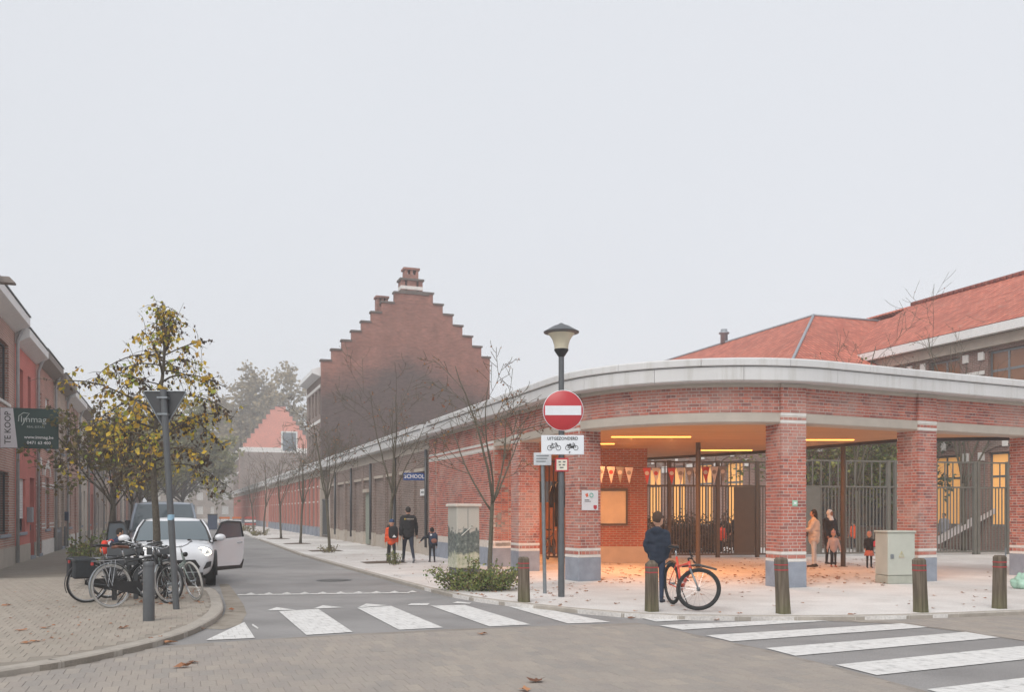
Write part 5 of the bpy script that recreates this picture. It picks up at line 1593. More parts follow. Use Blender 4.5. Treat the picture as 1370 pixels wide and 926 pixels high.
for x, y, h, lean, lab in bl:
    b_ = thing('wooden_bollard', lab, 'bollard', G(x, y), 0.3, 'wooden bollards along the right kerb')
    w = 0.088; k = math.tan(R(lean))
    mb = MB(); n = 5; v = []; f = []
    prof = [(1.08, 0.0), (1.04, 0.15), (1.0, 0.4), (0.97, h-0.03), (0.7, h)] if x != 872 else [(1.08, 0.0), (1.04, 0.15), (1.0, 0.4), (0.97, h-0.06), (0.35, h)]
    for s, z in prof:
        for cx, cy in ((-1,-0.7),(-0.7,-1),(0.7,-1),(1,-0.7),(1,0.7),(0.7,1),(-0.7,1),(-1,0.7)): v.append((cx*w*s-k*-1*z*-1, cy*w*s, z))
    for i in range(n-1):
        for j in range(8): f.append((i*8+j, i*8+(j+1) % 8, (i+1)*8+(j+1) % 8, (i+1)*8+j))
    f.append(tuple(range(8))[::-1]); f.append(tuple((n-1)*8+j for j in range(8)))
    mb.add(v, f); mb.build('post', MT['post_wood'], b_)
    for z in (h-0.20, h-0.12):
        mb = MB(); q = []
        for zz in (z, z+0.018):
            for cx, cy in ((-1,-0.7),(-0.7,-1),(0.7,-1),(1,-0.7),(1,0.7),(0.7,1),(-0.7,1),(-1,0.7)): q.append((cx*w*1.015-k*zz, cy*w*1.015, zz))
        mb.add(q, [(j, (j+1) % 8, 8+(j+1) % 8, 8+j) for j in range(8)] + [tuple(range(8))[::-1], tuple(range(8, 16))]); mb.build('red_band', MT['red_band'], b_)
    if x == 1337:
        mb = MB(); mb.tube([(0.12, -0.02, 0), (0.11, -0.02, h+0.12)], 0.012, 6); mb.build('iron_rod', MT['galv'], b_)

gb = thing('metal_bollard', 'round grey metal bollard in front of the parked bicycles', 'bollard', G(199, 831.5))
mb = MB(); mb.lathe([(0.082, 0), (0.082, 0.84), (0.078, 0.86), (0.07, 0.87)], 24); mb.build('post', MT['grey_metal'], gb, smooth=True, autosmooth=40)
mb = MB(); mb.lathe([(0.086, 0.80), (0.086, 0.815)], 24); mb.build('collar', MT['dark_metal'], gb, smooth=True, autosmooth=40)

# give way sign seen from behind
ys = thing('yield_sign', 'back of a triangular yield sign on a grey pole among the bicycles', 'sign', G(236, 816))
Y = ys.location.y
top = AT(218.5, 523, Y)-ys.location
mb = MB(); mb.tube([(0,0,0), (top.x*0.5, 0, top.z*0.5), (top.x, 0, top.z+0.02)], 0.052, 14); mb.build('pole', MT['grey_metal'], ys, smooth=True, autosmooth=40)
l, r, ap = AT(188.5, 523, Y)-ys.location, AT(248.5, 523, Y)-ys.location, AT(218, 574, Y)-ys.location
def tri_round(a, b, c, k=0.09):
    P = [a, b, c]; out = []
    for i in range(3):
        p, q, s = P[i-1], P[i], P[(i+1) % 3]
        for t in range(5):
            u = t/4; e0 = q.lerp(p, k); e1 = q.lerp(s, k)
            out.append(e0.lerp(q, u).lerp(q.lerp(e1, u), u))
    return [(v.x, v.z) for v in out]
MT['sign_back'] = plain('sign_back', S('#45474a'), 0.55, 0.3, var=0.08)
mb = MB(); mb.prism(tri_round(l, r, ap), 0.06, 0.085, 'y'); tp = mb.build('plate', MT['sign_back'], ys)
cen = (l+r+ap)/3
mb = MB()
rim = [Vector((x, 0.055, z)) for x, z in tri_round(l, r, ap)]; mb.tube(rim+[rim[0]], 0.012, 6, cap=False); mb.build('rim', MT['galv'], ys)
for zz in (l.z-0.13, l.z-0.40):
    mb = MB(); mb.box(top.x-0.085, top.x+0.085, -0.06, 0.06, zz, zz+0.03); mb.build('bracket', MT['galv'], ys)
mb = MB(); mb.lathe([(0.0535, 0), (0.0535, 0.09)], 14, (top.x*0.42, 0, top.z*0.42-0.04)); mb.build('sticker', plain('blue_sticker', S('#8fb3c9'), 0.5), ys, smooth=True, autosmooth=40)

# lamp post with the no entry sign
lp = thing('street_lamp', 'grey street lamp with a bell glass carrying a no entry sign', 'street lamp', G(751, 799))
Y = lp.location.y; mpp = Y/FPX
zf = lambda y: CAM_H+(HOR-y)*mpp
mb = MB(); mb.lathe([(0.062, 0), (0.062, 1.0), (0.058, 1.02), (0.052, zf(474))], 18); mb.build('pole', MT['grey_metal'], lp, smooth=True, autosmooth=40)
mb = MB(); mb.lathe([(0.05, zf(478)), (0.09, zf(474)), (0.135, zf(469)), (0.135, zf(467.5))], 24); mb.build('glass_holder', MT['black'], lp, smooth=True, autosmooth=40)
MT['lamp_glass'] = plain('milky_lamp_glass', S('#cfc7b0'), 0.25, var=0.06, scale=5)
mb = MB(); mb.lathe([(0.128, zf(467.6)), (0.135, zf(462)), (0.165, zf(455)), (0.21, zf(450)), (0.26, zf(446.5))], 28); mb.build('lamp_glass', MT['lamp_glass'], lp, smooth=True, autosmooth=50)
mb = MB(); mb.lathe([(0.26, zf(447)), (0.33, zf(445.5)), (0.335, zf(444.2)), (0.27, zf(441.5)), (0.15, zf(436.5)), (0.05, zf(433.8)), (0.03, zf(432.6))], 32); mb.build('lamp_hood', MT['grey_metal'], lp, smooth=True, autosmooth=50)
ne = thing('no_entry_sign', 'round red no entry sign with a white bar on the lamp post', 'sign', (lp.location.x, lp.location.y, zf(550)))
MT['sign_red'] = plain('sign_red', S('#b63037'), 0.35, var=0.05); MT['sign_face'] = plain('sign_face', S('#dfe3e8'), 0.35, var=0.03)
rad = 27*mpp
mb = MB(); mb.lathe([(rad, 0), (rad, 0.02), (rad-0.01, 0.028)], 48, (0.03, -0.06, 0), (0, -1, 0)); mb.build('disc', MT['sign_red'], ne, smooth=True, autosmooth=40)
mb = MB(); mb.torus((0.03, -0.078, 0), (0,1,0), rad-0.006, 0.009, 48, 6); mb.build('rim', MT['sign_face'], ne, smooth=True)
mb = MB(); mb.box(0.03-rad*0.89, 0.03+rad*0.89, -0.0935, -0.0885, -0.088, 0.088); mb.build('bar', MT['sign_face'], ne)
mb = MB(); mb.box(-0.07, 0.07, -0.06, 0.07, -0.18, -0.15); mb.box(-0.07, 0.07, -0.06, 0.07, 0.15, 0.18); mb.build('clamp', MT['galv'], ne)
ex = thing('exception_plate', 'white plate with bicycle and moped pictograms under the no entry sign', 'sign', (lp.location.x+0.02, lp.location.y, zf(596)))
hw, hh = 28.5*mpp, 13*mpp
mb = MB(); mb.cbox(-hw, hw, -0.085, -0.065, -hh, hh, 0.008); mb.build('plate', MT['sign_face'], ex)
text(ex, 'UITGEZONDERD', 0.082, (0, -0.088, hh-0.065), MT['black'], bold=0.001, sx=0.92)
def picto(par, cx, cz, s, moped=False):
    mb = MB(); y = -0.089
    for dx in (-0.42, 0.42): mb.torus((cx+dx*s, y, cz), (0,1,0), 0.23*s, 0.028*s, 20, 5, sx=0.2)
    P = lambda *q: mb.tube([(cx+a*s, y, cz+b*s) for a, b in q], 0.03*s, 5, flat=1)
    P((-0.42, 0), (-0.2, 0.36), (0.28, 0.36), (0.0, 0.0), (-0.42, 0)); P((0.42, 0), (0.24, 0.48), (0.1, 0.5)); P((-0.26, 0.44), (-0.12, 0.44)); P((0.0, 0), (-0.2, 0.36))
    if moped:
        mb.box(cx-0.15*s, cx+0.25*s, y-0.002, y+0.002, cz-0.02*s, cz+0.22*s); mb.box(cx-0.5*s, cx-0.1*s, y-0.002, y+0.002, cz+0.2*s, cz+0.36*s)
    mb.build('moped_pictogram' if moped else 'bicycle_pictogram', MT['black'], par)
picto(ex, -0.16, -0.055, 0.19); picto(ex, 0.17, -0.055, 0.18, True)
text(ex, 'P', 0.055, (0.13, -0.088, -0.145), MT['black'], bold=0.001)
mb = MB(); mb.box(-0.07, 0.05, -0.065, 0.06, -0.02, 0.02); mb.build('clamp', MT['galv'], ex)
rs = thing('notice_sign', 'small square white sign with a red border on the lamp post', 'sign', (lp.location.x+0.005, lp.location.y, zf(622.5)))
s_ = 9*mpp
mb = MB(); mb.cbox(-s_, s_, -0.082, -0.066, -s_, s_, 0.006); mb.build('border', MT['sign_red'], rs)
mb = MB(); mb.box(-s_*0.78, s_*0.78, -0.0865, -0.0825, -s_*0.78, s_*0.78); mb.build('face', plain('cream_face', S('#d9d3c4'), 0.5), rs)
mb = MB()
for k, (a, b, w) in enumerate(((-0.5, 0.35, 0.35), (0.15, 0.35, 0.4), (-0.45, -0.1, 0.3), (0.1, -0.1, 0.35), (-0.3, -0.5, 0.55))): mb.box(a*s_, (a+w)*s_, -0.0895, -0.087, b*s_, (b+0.18)*s_)
mb.build('print', MT['grey_metal'], rs)
mb = MB(); mb.box(-0.068, 0.068, -0.066, 0.066, -0.02, 0.02); mb.build('clamp', MT['galv'], rs)
# second, thinner pole
tp_ = thing('sign_post', 'thin galvanised post with a small pale plate left of the lamp post', 'sign', G(729, 794.5))
Y = tp_.location.y; mp2 = Y/FPX; z2 = lambda y: CAM_H+(HOR-y)*mp2
mb = MB(); mb.tube([(0,0,0), (-0.05,0,z2(606))], 0.036, 12); mb.build('pole', MT['galv'], tp_, smooth=True, autosmooth=40)
x0, x1 = (713-728)*mp2, (736.5-728)*mp2
mb = MB(); mb.cbox(x0, x1, -0.06, -0.045, z2(623), z2(606), 0.005); mb.build('plate', plain('pale_plate', S('#c9ced3'), 0.4), tp_)
mb = MB()
for i in range(3): mb.box(x0+0.05, x1-0.05-0.03*i, -0.0635, -0.0605, z2(611)-i*0.055, z2(611)-i*0.055+0.02)
mb.build('print', MT['galv'], tp_)
mb = MB(); mb.box(-0.09, 0.0, -0.045, 0.04, z2(616), z2(614)); mb.build('clamp', MT['galv'], tp_)

# printed cabinet
def printmat():
    m, nt, b = nodes('cabinet_photo_print'); b.inputs['Roughness'].default_value = 0.18
    tc = nd(nt, 'ShaderNodeTexCoord'); sp = nd(nt, 'ShaderNodeSeparateXYZ'); nt.links.new(tc.outputs['Object'], sp.inputs[0])
    n1 = noise(nt, 3.2, 6.0, tc.outputs['Object'], 0.6); n2 = noise(nt, 11.0, 5.0, tc.outputs['Object'])
    add = nd(nt, 'ShaderNodeMath', operation='MULTIPLY_ADD'); add.inputs[1].default_value = 0.9; nt.links.new(n1, add.inputs[0]); nt.links.new(sp.outputs[2], add.inputs[2])
    sky_ = ramp(nt, sp.outputs[2], [(0.5, S('#a3a39c')), (1.0, S('#b9b7ae'))])
    tr = ramp(nt, n2, [(0.35, S('#4a5250')), (0.6, S('#6f7873')), (0.75, S('#a6aaa2'))])
    gr = ramp(nt, n2, [(0.3, S('#7d8a6f')), (0.5, S('#aeb09a')), (0.7, S('#c4c1ae'))])
    f1 = nd(nt, 'ShaderNodeMapRange'); f1.inputs['From Min'].default_value = 1.62; f1.inputs['From Max'].default_value = 1.56; nt.links.new(add.outputs[0], f1.inputs['Value'])
    f2 = nd(nt, 'ShaderNodeMapRange'); f2.inputs['From Min'].default_value = 1.02; f2.inputs['From Max'].default_value = 0.92; nt.links.new(add.outputs[0], f2.inputs['Value'])
    col = mixc(nt, f2.outputs[0], mixc(nt, f1.outputs[0], sky_, tr), gr)
    nt.links.new(col, b.inputs['Base Color'])
    return m
pc = thing('printed_cabinet', 'utility cabinet wrapped in a landscape photo print with a pale lid', 'cabinet', G(611, 771), TH)
mb = MB(); mb.cbox(0, 0.60, 0, 0.78, 0.18, 1.72, 0.015); bd = mb.build('body', printmat(), pc)
mb = MB(); mb.cbox(-0.05, 0.65, -0.05, 0.83, 1.722, 1.80, 0.02); mb.build('lid', plain('pale_lid', S('#cdc6bc'), 0.6, var=0.08), pc)
mb = MB(); mb.cbox(0.02, 0.58, 0.02, 0.76, 0.0, 0.178, 0.01); mb.build('base', MT['grey_metal'], pc)
mb = MB(); mb.box(0.29, 0.298, -0.004, 0.0, 0.2, 1.70); mb.build('door_seam', MT['dark_metal'], bd)
mb = MB(); mb.tube([(0.12, -0.006, 1.0), (0.36, -0.006, 1.2), (0.42, -0.006, 1.18), (0.44, -0.006, 1.24), (0.37, -0.006, 1.27), (0.36, -0.006, 1.2)], 0.012, 5); mb.build('drawn_line', plain('print_grey', S('#b9bab3'), 0.4), bd)

# grey-green power cabinet
MT['cab'] = plain('cabinet_green_grey', S('#b3b6ac'), 0.75, var=0.08, scale=3, bmp=0.05)
gc = thing('power_cabinet', 'grey-green power cabinet with a warning triangle before the brick column', 'cabinet', G(1188, 782), R(10))
mb = MB(); mb.cbox(0, 0.66, 0, 0.5, 0.19, 1.13, 0.012); bd = mb.build('body', MT['cab'], gc)
mb = MB(); mb.cbox(-0.025, 0.685, -0.025, 0.525, 1.131, 1.18, 0.015); mb.build('lid', MT['cab'], gc)
mb = MB(); mb.cbox(0.0, 0.66, 0.0, 0.5, 0, 0.18, 0.012); mb.build('base', plain('cabinet_base', S('#a5a79c'), 0.85, var=0.12, scale=5), gc)
mb = MB(); mb.cbox(0.06, 0.14, -0.015, 0.002, 0.56, 0.66, 0.004); mb.build('lock', MT['galv'], bd)
mb = MB(); mb.tube([(0.27, -0.004, 0.60), (0.33, -0.004, 0.72), (0.39, -0.004, 0.60), (0.27, -0.004, 0.60)], 0.006, 5, cap=False); mb.tube([(0.335, -0.004, 0.70), (0.32, -0.004, 0.66), (0.34, -0.004, 0.655), (0.325, -0.004, 0.615)], 0.004, 5); mb.build('warning_triangle', plain('faded_yellow', S('#c9bf8e'), 0.7), bd)
mb = MB(); mb.box(0.26, 0.40, -0.006, 0.0, 0.57, 0.588); mb.build('label_strip', MT['lime'], bd)

# estate agent's board on the brown house
es = thing('estate_sign', 'dark green and white for-sale board on the brown brick house', 'sign', ST(27.3, -4.6, 0), TH)
Y = ST(27.3, -4.0).y
P0 = AT(1.5, 600, Y); P1 = AT(78, 546, Y)
z0, z1 = P0.z, P1.z; L0 = 0.17
wd = 1.41
MT['board_green'] = plain('board_green', S('#21433f'), 0.45, var=0.05); MT['board_white'] = plain('board_white', S('#d6d5da'), 0.45, var=0.03); MT['board_txt'] = plain('board_text', S('#c3cdca'), 0.5, var=0)
mb = MB(); mb.cbox(L0, L0+wd, -0.02, 0.02, z0, z1, 0.005); mb.build('board', MT['board_green'], es)
mb = MB(); mb.prism([(L0+0.01, z0+0.01), (L0+0.42, z0+0.01), (L0+0.31, z1-0.01), (L0+0.01, z1-0.01)], -0.026, -0.021, 'y'); mb.build('white_field', MT['board_white'], es)
zc = (z0+z1)/2
text(es, 'TE KOOP', 0.21, (L0+0.19, -0.029, zc), MT['dark_metal'], rot=(R(90), R(-90), 0), bold=0.002, sx=1.0)
sc = text(es, 'Immag', 0.24, (L0+0.80, -0.024, zc+0.24), MT['board_txt'], rot=(R(90), 0, 0))
mb = MB(); mb.tube([(L0+0.44, -0.024, zc+0.18), (L0+0.45, -0.024, zc+0.33), (L0+0.56, -0.024, zc+0.42), (L0+0.70, -0.024, zc+0.40), (L0+0.62, -0.024, zc+0.28), (L0+0.56, -0.024, zc+0.14), (L0+0.52, -0.024, zc+0.08)], 0.011, 5, mi=0); mb.build('flourish', MT['board_txt'], es)
text(es, 'REAL ESTATE', 0.075, (L0+0.86, -0.024, zc+0.04), MT['board_txt'])
text(es, 'www.immag.be', 0.115, (L0+0.93, -0.024, zc-0.24), MT['sign_white'], bold=0.002)
text(es, '0471 63 400', 0.115, (L0+0.93, -0.024, zc-0.39), MT['sign_white'], bold=0.002)
mb = MB(); mb.box(-0.002, L0-0.001, -0.015, 0.015, z0+0.15, z0+0.2); mb.box(-0.002, L0-0.001, -0.015, 0.015, z1-0.2, z1-0.15); mb.build('bracket', MT['dark_metal'], es)

# wall lamp at the far left
wl = thing('wall_lamp', 'flat grey street lamp head on an arm from the brown brick house', 'street lamp', ST(25.2, -4.6, 7.0), TH)
hx = AT(20, 376, ST(25.2, -4.0).y)-wl.location
mb = MB(); mb.tube([(0, 0, -0.5), (0.1, 0, 0.1), (0.35, 0, hx.z-0.02)], 0.035, 8); mb.build('arm', MT['galv'], wl, smooth=True)
mb = MB(); xx = hx.x*RR.x+hx.y*RR.y
mb.prism([(xx-0.75, hx.z-0.06), (xx-0.02, hx.z-0.06), (xx, hx.z-0.03), (xx-0.12, hx.z+0.09), (xx-0.75, hx.z+0.08)], -0.14, 0.14, 'y'); mb.build('lamp_head', MT['soffit'], wl)

# bag left at the kerb
bg_ = thing('green_bag', 'pale green plastic rubbish bag slumped by the end column', 'bag', G(1371, 788))
rnd = random.Random(8); mb = MB(); mb.ell((0, 0, 0.13), 0.25, 0.19, 0.17, 28, 18)
v = [Vector(p) for p in mb.v]; mb.v = []
for p in v:
    n_ = mnoise.noise(p*8.0)*0.09+mnoise.noise(p*21)*0.035; d = (p-Vector((0,0,0.13))).normalized(); p = p+d*n_; p.z = max(p.z, 0.0); mb.v.append(tuple(p))
MT['bag'] = plain('green_bag_plastic', S('#9dbfad'), 0.35, var=0.12, scale=14)
mb.build('sack', MT['bag'], bg_, smooth=True)
mb = MB(); mb.tube([(0.05, 0, 0.30), (0.07, 0, 0.36), (0.03, 0, 0.42)], [0.05, 0.025, 0.06], 8); mb.build('knot', MT['bag'], bg_, smooth=True)

# playground slide seen through the yard fence
sl_ = thing('playground_slide', 'pale playground slide behind the yard fence', 'slide', (18.6, 36.6, 0), R(-5))
MT['slide'] = plain('slide_grey', S('#c3bcbc'), 0.4, var=0.08)
def chute(mb, y0, y1, up):
    pts = [(-1.6, 0.25), (-1.2, 0.3), (0.9, 1.5), (1.4, 1.6)]
    v = [];
    for x, z in pts: v += [(x, y0, z), (x, y1, z), (x, y1, z+up), (x, y0, z+up)]
    f = []
    for i in range(3):
        for k in range(4): f.append((i*4+k, i*4+(k+1) % 4, i*4+4+(k+1) % 4, i*4+4+k))
    f += [(0,3,2,1), (12,13,14,15)]; mb.add(v, f)
mb = MB(); chute(mb, -0.25, 0.25, 0.04); mb.build('chute', MT['slide'], sl_)
for y in (-0.29, 0.25):
    mb = MB(); chute(mb, y, y+0.04, 0.22); mb.build('side_wall', MT['slide'], sl_)
for y in (-0.24, 0.2):
    mb = MB(); mb.tube([(1.25, y, 0), (1.25, y, 1.58)], 0.03, 8); mb.build('leg', MT['grey_metal'], sl_); mb = MB(); mb.tube([(-1.45, y, 0), (-1.45, y, 0.27)], 0.03, 8); mb.build('leg', MT['grey_metal'], sl_)

# works barriers far up the street
MT['hiviz'] = plain('signal_orange', S('#d9762f'), 0.6, var=0.05); MT['navy_box'] = plain('navy_box', S('#3a4a63'), 0.6, var=0.08); MT['red_white'] = plain('barrier_red', S('#b8544c'), 0.6, var=0.05)
for i, (a, b, w, h, m, lab) in enumerate(((84, 2.6, 0.8, 1.3, 'navy_box', 'navy container standing at the far end of the street'), (85, 3.6, 0.9, 1.15, 'hiviz', 'orange works barrier at the far end of the street'), (85.6, 4.75, 0.8, 1.1, 'hiviz', 'second orange works barrier by the far kerb'), (86.5, 5.9, 1.0, 1.2, 'red_white', 'red works fence panel on the far pavement'))):
    t = thing('works_barrier' if i else 'container', lab, 'barrier' if i else 'container', ST(a, b), TH)
    if i == 0:
        mb = MB(); mb.cbox(0, w, 0, 0.8, 0, h, 0.03); mb.build('body', MT[m], t); mb = MB(); mb.cbox(-0.04, w+0.04, -0.04, 0.84, h+0.002, h+0.1, 0.02); mb.build('lid', MT['dark_metal'], t)
    else:
        for z in (0.35, 0.65, 0.95):
            mb = MB(); mb.box(0, w, 0, 0.05, z, z+0.18); mb.build('board', MT[m] if z != 0.65 else MT['sign_white'], t)
        for x in (0.05, w-0.1):
            mb = MB(); mb.box(x, x+0.05, 0.052, 0.1, 0, h); mb.box(x-0.02, x+0.07, -0.2, 0.3, 0, 0.06); mb.build('foot', MT['dark_metal'], t)

# black coat hung inside the bicycle store
ct = thing('hanging_coat', 'black coat hanging on the store gate behind the lamp post', 'coat', AT(746, 705, 28.8))
mb = MB(); P = [(0, 0, 1.42), (0, 0, 1.34), (0, 0, 1.1), (0.01, 0, 0.7), (0, 0, 0.3), (0, 0, 0.0)]
mb.tube(P, [0.06, 0.15, 0.20, 0.18, 0.20, 0.17], 12, flat=0.55); mb.build('coat_body', MT['black'], ct, smooth=True)
for s in (-1, 1):
    mb = MB(); mb.tube([(0.13*s, 0, 1.3), (0.22*s, -0.02, 1.0), (0.2*s, -0.04, 0.62)], [0.075, 0.065, 0.055], 8); mb.build('sleeve', MT['black'], ct, smooth=True)
mb = MB(); mb.tube([(0, 0, 1.42), (0, 0, 1.9)], 0.008, 5); mb.build('hanger_cord', MT['black'], ct)
# ================================================================== VEHICLES
def subsurf(me, lv=2, crease=None):
    o = bpy.data.objects.new('tmp', me); COL.objects.link(o)
    m = o.modifiers.new('s', 'SUBSURF'); m.levels = lv; m.render_levels = lv
    dg = bpy.context.evaluated_depsgraph_get(); n = bpy.data.meshes.new_from_object(o.evaluated_get(dg)); bpy.data.objects.remove(o)
    n.polygons.foreach_set('use_smooth', [True]*len(n.polygons))
    return n
def loft(mb, secs, mirror=True, capends=True):
    """secs: list of (y, [(x,z)...]) half outlines from the bottom centre round to the top centre"""
    n = len(secs[0][1]); v = []; full = 2*n-2
    for y, P in secs:
        ring = [(x, y, z) for x, z in P] + [(-x, y, z) for x, z in P[-2:0:-1]]
        v += ring
    f = []
    for i in range(len(secs)-1):
        for k in range(full):
            k2 = (k+1) % full; f.append((i*full+k, i*full+k2, (i+1)*full+k2, (i+1)*full+k))
    if capends: f.append(tuple(range(full))); f.append(tuple((len(secs)-1)*full+k for k in range(full))[::-1])
    mb.add(v, f)

MT['car_white'] = plain('white_car_paint', S('#dfe1e5'), 0.25, var=0.03, scale=2, coat=0.6)
MT['van_grey'] = plain('silver_van_paint', S('#8f98a3'), 0.35, 0.4, var=0.04, coat=0.4)
MT['windscreen'] = glassmat('windscreen_glass', S('#5b676d'), 0.05)
MT['side_glass'] = glassmat('tinted_side_glass', S('#30363a'), 0.05)
MT['headlamp'] = emis('headlamp_lit', (1.0, 0.93, 0.80, 1), 1.3)
MT['lamp_lens'] = glassmat('lamp_lens', S('#b9bec4'), 0.1)
MT['cabin'] = plain('cabin_dark', S('#2d2f31'), 0.8, var=0.1)
MT['amber'] = emis('amber_lamp', (1.0, 0.62, 0.25, 1), 2.0)

def wheel(par, x, y, r=0.335, w=0.2, side=1):
    mb = MB(); hw = w/2
    mb.lathe([(r*0.66, -hw), (r*0.93, -hw), (r, -hw*0.7), (r, hw*0.7), (r*0.93, hw), (r*0.66, hw)], 32, (x, y, r), (side, 0, 0))
    wh = mb.build('wheel', MT['rubber'], par, smooth=True, autosmooth=40)
    mb = MB(); mb.lathe([(r*0.655, hw*0.5), (r*0.66, hw+0.004), (r*0.60, hw+0.008), (r*0.58, hw*0.6)], 32, (x, y, r), (side, 0, 0))
    for k in range(5):
        an = 2*math.pi*k/5
        d = Vector((0, math.cos(an), math.sin(an)))
        c0 = Vector((x+side*(hw+0.002), y, r))
        mb.tube([c0+d*0.03, c0+d*r*0.61], [0.035, 0.025], 5)
    mb.lathe([(0.06, hw*0.6), (0.06, hw+0.02)], 16, (x, y, r), (side, 0, 0))
    mb.build('rim', MT['galv'], wh)
    return wh

def door_leaf(par, hinge, ang, side, L, z0, zb, zt, paint, rake=0.32):
    """a car door about its front hinge; side +1 = car's +x side; ang opens outwards"""
    d = link('door', None, par, hinge, (0, 0, -side*ang))
    e = 0.055*side
    mb = MB()
    prof = [(0.0, z0+0.06), (0.1, z0), (L-0.12, z0+0.02), (L, z0+0.35), (L+0.02, zb), (0.0, zb-0.05)]
    mb.prism(prof, 0, e, 'x')
    # outer skin
    bm_me = mb.mesh('skin', paint)
    bm = bmesh.new(); bm.from_mesh(bm_me); bmesh.ops.bevel(bm, geom=bm.edges[:], offset=0.02, segments=2, affect='EDGES', profile=0.6); bm.to_mesh(bm_me); bm.free()
    link('skin', bm_me, d)
    mb = MB(); mb.prism([(0.06, z0+0.1), (L-0.15, z0+0.1), (L-0.05, zb-0.05), (0.06, zb-0.1)], -0.035*side, 0.001*side, 'x'); mb.build('inner_trim', MT['cabin'], d)
    fr = [(0.02, zb-0.04), (rake, zt-0.03), (rake+0.2, zt), (L-0.1, zt-0.02), (L+0.01, zb)]
    mb = MB(); mb.tube([(0.02*side, a, b) for a, b in fr], 0.026, 6); mb.build('window_frame', MT['black'], d)
    mb = MB(); mb.prism(fr, 0.012*side, 0.02*side, 'x'); mb.build('window_pane', MT['glass_light'], d)
    mb = MB(); mb.prism([(0.1, z0-0.004), (L-0.1, z0+0.0), (L-0.02, z0+0.22), (L-0.16, z0+0.08), (0.1, z0+0.09)], e*0.9, e+0.015*side, 'x'); mb.build('sill_cladding', MT['black'], d)
    mb = MB(); mb.tube([(e+0.02*side, L-0.28, zb-0.14), (e+0.035*side, L-0.2, zb-0.13), (e+0.02*side, L-0.1, zb-0.13)], 0.014, 6); mb.build('handle', MT['chrome'], d)
    return d

# --- the white car: local -y is forwards, towards the camera
car = thing('white_car', 'white crossover car with headlights on and both front doors open', 'car', ST(20.75, -0.08, ROAD_Z), TH)
def sec(y, w, zb, zm, zt, crown=0.04):
    return (y, [(0, zb), (w*0.55, zb), (w*0.86, zb+0.03), (w*0.97, zb+0.22), (w, zm-0.12), (w*0.97, zm), (w*0.80, zt-0.015), (w*0.45, zt+crown*0.6), (0, zt+crown)])
mb = MB(); loft(mb, [sec(0.0, 0.60, 0.34, 0.62, 0.70), sec(0.05, 0.74, 0.27, 0.68, 0.78), sec(0.18, 0.84, 0.23, 0.76, 0.87), sec(0.45, 0.885, 0.22, 0.86, 0.95), sec(0.85, 0.90, 0.22, 0.92, 1.0), sec(1.15, 0.90, 0.22, 0.95, 1.03), sec(1.5, 0.90, 0.22, 0.97, 1.03, 0.01), sec(2.6, 0.90, 0.22, 1.0, 1.04, 0.01), sec(3.4, 0.90, 0.22, 1.02, 1.06, 0.01), sec(3.9, 0.86, 0.28, 1.0, 1.05), sec(4.12, 0.76, 0.36, 0.92, 1.0), sec(4.18, 0.62, 0.42, 0.86, 0.94)])
me = subsurf(mb.mesh('body', MT['car_white']), 2); link('body', me, car)
# cabin: pillars and roof
def roofsec(y, w, z): return (y, [(0, z-0.10), (w*0.6, z-0.10), (w*0.98, z-0.09), (w, z-0.055), (w*0.9, z-0.015), (w*0.5, z+0.012), (0, z+0.02)])
mb = MB(); loft(mb, [roofsec(1.66, 0.60, 1.44), roofsec(1.74, 0.63, 1.49), roofsec(2.2, 0.65, 1.525), roofsec(2.9, 0.63, 1.51), roofsec(3.4, 0.59, 1.45), roofsec(3.5, 0.56, 1.42)])
link('roof', subsurf(mb.mesh('roof', MT['car_white']), 2), car)
for s in (-1, 1):
    for P_, r_ in (([(0.82*s, 0.98, 0.99), (0.73*s, 1.40, 1.27), (0.625*s, 1.74, 1.45)], 0.045), ([(0.80*s, 2.42, 1.0), (0.66*s, 2.40, 1.46)], 0.04), ([(0.78*s, 3.85, 1.0), (0.58*s, 3.42, 1.43)], 0.07)):
        mb = MB(); mb.tube(P_, r_, 8); mb.build('pillar', MT['black'], car, smooth=True)
    mb = MB(); mb.tube([(0.835*s, 0.95, 0.985), (0.75*s, 1.38, 1.285), (0.64*s, 1.72, 1.465)], 0.028, 8); mb.build('windscreen_surround', MT['car_white'], car, smooth=True)
mb = MB(); n = 8; v = []; f = []
for i in range(n+1):
    t = -1+2*i/n
    v += [(0.80*t, 1.0+0.0-0.10*(1-t*t), 1.02+0.01*(1-t*t)), (0.72*t, 1.36-0.08*(1-t*t), 1.28), (0.61*t, 1.70-0.06*(1-t*t), 1.455)]
for i in range(n):
    for k in range(2): f.append((i*3+k, i*3+3+k, i*3+4+k, i*3+1+k))
mb.add(v, f); mb.build('windscreen', MT['windscreen'], car, smooth=True)
